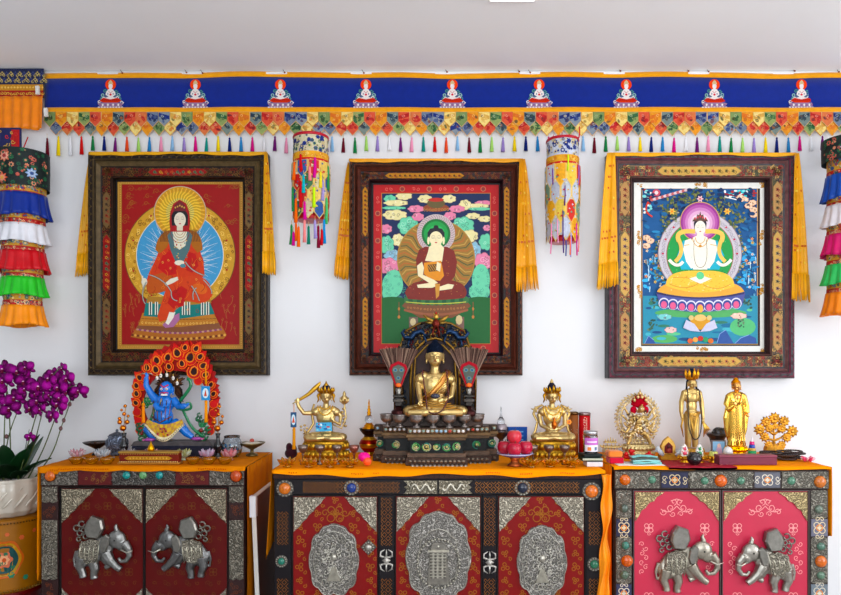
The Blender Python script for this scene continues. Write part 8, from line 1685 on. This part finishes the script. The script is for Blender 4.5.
for s_ in (-1, 1): b.tube([(694.5 + s_ * 5.6, y1 - 9, 0), (694.5 + s_ * 7.6, y1 - 9.6, 0), (694.5 + s_ * 7, y1 - 7, 0)], .6, (38, 34, 38), 6)
b.build('pot', 'stone', T)
T = Thing('censer', 'dark bronze censer with wide rim and domed tortoise lid, between standing statues', 'censer', 717, -.12, None, TOP + EPS); y1 = T.ay; b = T.mb(); c = (96, 90, 88)
b.lathe(717, [(7, y1), (7.4, y1 - 3), (5, y1 - 5), (6, y1 - 12), (7.4, y1 - 17), (9.6, y1 - 19.4), (10.6, y1 - 21), (9.6, y1 - 22), (7.5, y1 - 22)], 0, 28, c); b.build('body', 'bronze', T); b = T.mb(); b.ell(718, y1 - 22.4, -1, 6, 5.6, 5.4, (80, 78, 80), 18, 12); b.ell(712.4, y1 - 23, -3, 2.2, 1.6, 1.8, (80, 78, 80), 8, 6)
for k in range(14): b.ell(718 + U(-4.4, 4.4), y1 - 24.6 - U(0, 2.4), -4, 1, 1, .8, (110, 106, 104), 6, 5)
b.build('tortoise_lid', 'bronze', T)
T = Thing('framed_photo', 'small upright picture with pale blue ground leaning on the dark censer', 'picture', 718, -.18, None, TOP + EPS); y1 = T.ay; b = T.mb(); b.box(711, y1 - 17, 725.6, y1, -.8, .8, (120, 110, 110), bev=.4); b.build('frame', 'lacquer', T); b = T.mb(); b.lay = 75; b.rect(712.4, y1 - 15.6, 724.2, y1 - 1.4, (150, 196, 230)); b.poly([(715, y1 - 2), (716.6, y1 - 10), (719, y1 - 13), (721, y1 - 10), (722.6, y1 - 2)], (214, 190, 220)); b.disc(718.6, y1 - 11.4, 1.8, 2.2, (236, 200, 190), 12); b.build('picture', 'picture', T)
T = Thing('wooden_box', 'long flat purple brown box at the front of the right cabinet', 'box', 746.5, -.375, None, TOP + EPS); y1 = T.ay; b = T.mb(); b.box(717.5, y1 - 7.6, 775, y1, -4, 8, (130, 66, 84), bev=.4); b.build('box', 'lacquer', T); b = T.mb(); b.box(717.2, y1 - 9.8, 775.3, y1 - 7.6, -4.3, 8.3, (150, 84, 100), bev=.5); b.build('lid', 'lacquer', T)
T = Thing('tree_ornament', 'dull gold ornament shaped like a leafy tree at the right of the cabinet', 'ornament', 774, -.17, None, TOP + EPS); y1 = T.ay; b = T.mb(); c = (214, 160, 76)
b.prism([(764, y1), (765, y1 - 9), (768, y1 - 14), (772, y1 - 11), (774, y1 - 15), (776, y1 - 11), (780, y1 - 14), (783, y1 - 9), (784, y1)], -3, 3, c, bev=1)
for pts in ([(774, y1 - 10, 0), (774, y1 - 22, 0), (773, y1 - 36, 0)], [(774, y1 - 16, 0), (767, y1 - 19, 0), (764, y1 - 23, 0)], [(774, y1 - 16, 0), (781, y1 - 19, 0), (785, y1 - 23, 0)], [(774, y1 - 22, 0), (766, y1 - 27, 0), (759, y1 - 28, 0)], [(774, y1 - 22, 0), (782, y1 - 27, 0), (790, y1 - 26, 0)], [(774, y1 - 28, 0), (768, y1 - 34, 0), (766, y1 - 37, 0)], [(774, y1 - 28, 0), (780, y1 - 34, 0), (783, y1 - 37, 0)]): b.tube(smooth3(pts, 3), [1.3, 1.2, 1.1, 1, .9, .8, .7], c, 6)
b.build('trunk', 'oldgold', T)
for (x, dy, r) in ((773.5, 38.5, 4.8), (765, 35, 4.4), (783, 35.6, 4.4), (758.5, 27.4, 4.6), (791, 25.6, 4.8), (768, 28.6, 3.8), (780.6, 28.4, 4), (763.6, 20, 4), (785.6, 19.4, 4), (774, 30.5, 3), (767.5, 12, 3.6), (780.6, 12, 3.6), (774, 7, 3.6)):
    r *= 1.32; b = T.mb()
    for k in range(9): a = 2 * pi * k / 9; b.tube([(x, y1 - dy, -1.5), (x + r * .6 * cos(a), y1 - dy + r * .6 * sin(a), -2.6), (x + r * cos(a), y1 - dy + r * sin(a), -1.6)], [r * .22, r * .3, r * .06], jit(c, .1), 6, .5)
    b.ell(x, y1 - dy, -2.4, r * .32, r * .32, r * .3, (236, 186, 100), 8, 6); b.build('blossom', 'oldgold', T)
T = Thing('bracelet_pile', 'tangle of dark wooden bead strings behind the purple brown box', 'beads', 783, -.27, None, TOP + EPS); y1 = T.ay
for k in range(14):
    cx = U(768, 797); r = U(6, 10.5); tl = U(-.3, .5); b = T.mb(); n = int(r * 4.2); c = random.choice([(44, 26, 24), (60, 36, 30), (34, 28, 32), (80, 54, 40)])
    for i in range(n): a = 2 * pi * i / n; b.ell(cx + r * cos(a), y1 - 1.2 - k * .55 - tl * 1.4 * (1 + sin(a)), 3 + r * .75 * sin(a) * 1.0, .95, .95, .95, c, 6, 5)
    b.build('bead_string', 'stone', T)
T = Thing('silk_flower', 'pink and white cloth flower at the right front corner of the right cabinet', 'flower', 808, -.31, None, TOP + EPS); y1 = T.ay
for k in range(9):
    a = 2 * pi * k / 9; b = T.mb(); b.tube([(808, y1 - 1.6, 0), (808 + 4 * cos(a), y1 - 3.4 + (k % 2), 3.4 * sin(a)), (808 + 7 * cos(a), y1 - 4 - 1.4 * (k % 2), 6 * sin(a))], [1.2, 2.2, .5], (236, 90, 130) if k % 2 else (240, 190, 200), 7, .4); b.build('petal', 'satin', T)

# ---- ceiling lamp just inside the top edge of the view
T = Thing('ceiling_light', 'bright white ceiling light panel just showing at the top edge', 'lamp', 512, -.57, -1); l = T.o.location; b = WM()
def cb(b, x0, x1, y0, y1, z0, z1, c): b.box(x0 - l.x, -(z1 - l.z), x1 - l.x, -(z0 - l.z), y0 - l.y, y1 - l.y, c)
cb(b, .225, .385, -1.3, -.565, 2.534, 2.548, (240, 240, 240)); b.build('housing', 'plastic', T); b = WM(); cb(b, .232, .378, -1.29, -.572, 2.5315, 2.534, (255, 255, 255)); b.build('diffuser', 'lamp', T)
# ================================================================ LIGHT AND CAMERA
cam = bpy.data.cameras.new('camera'); co = bpy.data.objects.new('camera', cam); COL.objects.link(co)
co.location = (0, -D, ZC); co.rotation_euler = (pi / 2, 0, 0); cam.sensor_width = 36; cam.lens = 36 * F / 841
cam.shift_x = 0.0; cam.shift_y = (HY - 297.5) / 841; bpy.context.scene.camera = co
w = bpy.data.worlds.new('world'); bpy.context.scene.world = w; w.use_nodes = True
w.node_tree.nodes['Background'].inputs[0].default_value = (.78, .88, 1, 1); w.node_tree.nodes['Background'].inputs[1].default_value = 1.0
def area(name, loc, target, sx, sy, power, col):
    l = bpy.data.lights.new(name, 'AREA'); l.shape = 'RECTANGLE'; l.size = sx; l.size_y = sy; l.energy = power; l.color = col
    o = bpy.data.objects.new(name, l); COL.objects.link(o); o.location = loc
    o.rotation_euler = (Vector(target) - Vector(loc)).to_track_quat('-Z', 'Y').to_euler(); return o
area('window_daylight', (3.4, -2.5, 1.42), (-1.0, -2.3, 2.1), 2.15, 1.7, 66, (.98, .99, 1))
area('rear_ceiling_fill', (0, -4.0, 1.55), (0, 0, 4.2), 2.3, 1.25, 62, (.90, .96, 1))  # fill light added behind the camera to brighten the ceiling
area('ceiling_lamp', (.3, -2.4, 2.5), (.2, -2.0, 0), 1.0, .5, 6, (1, .96, .9))
sc = bpy.context.scene; sc.view_settings.view_transform = 'Standard'; sc.view_settings.look = 'None'; sc.view_settings.gamma = 1; sc.view_settings.use_curve_mapping = False
sc.view_settings.exposure = 0.02
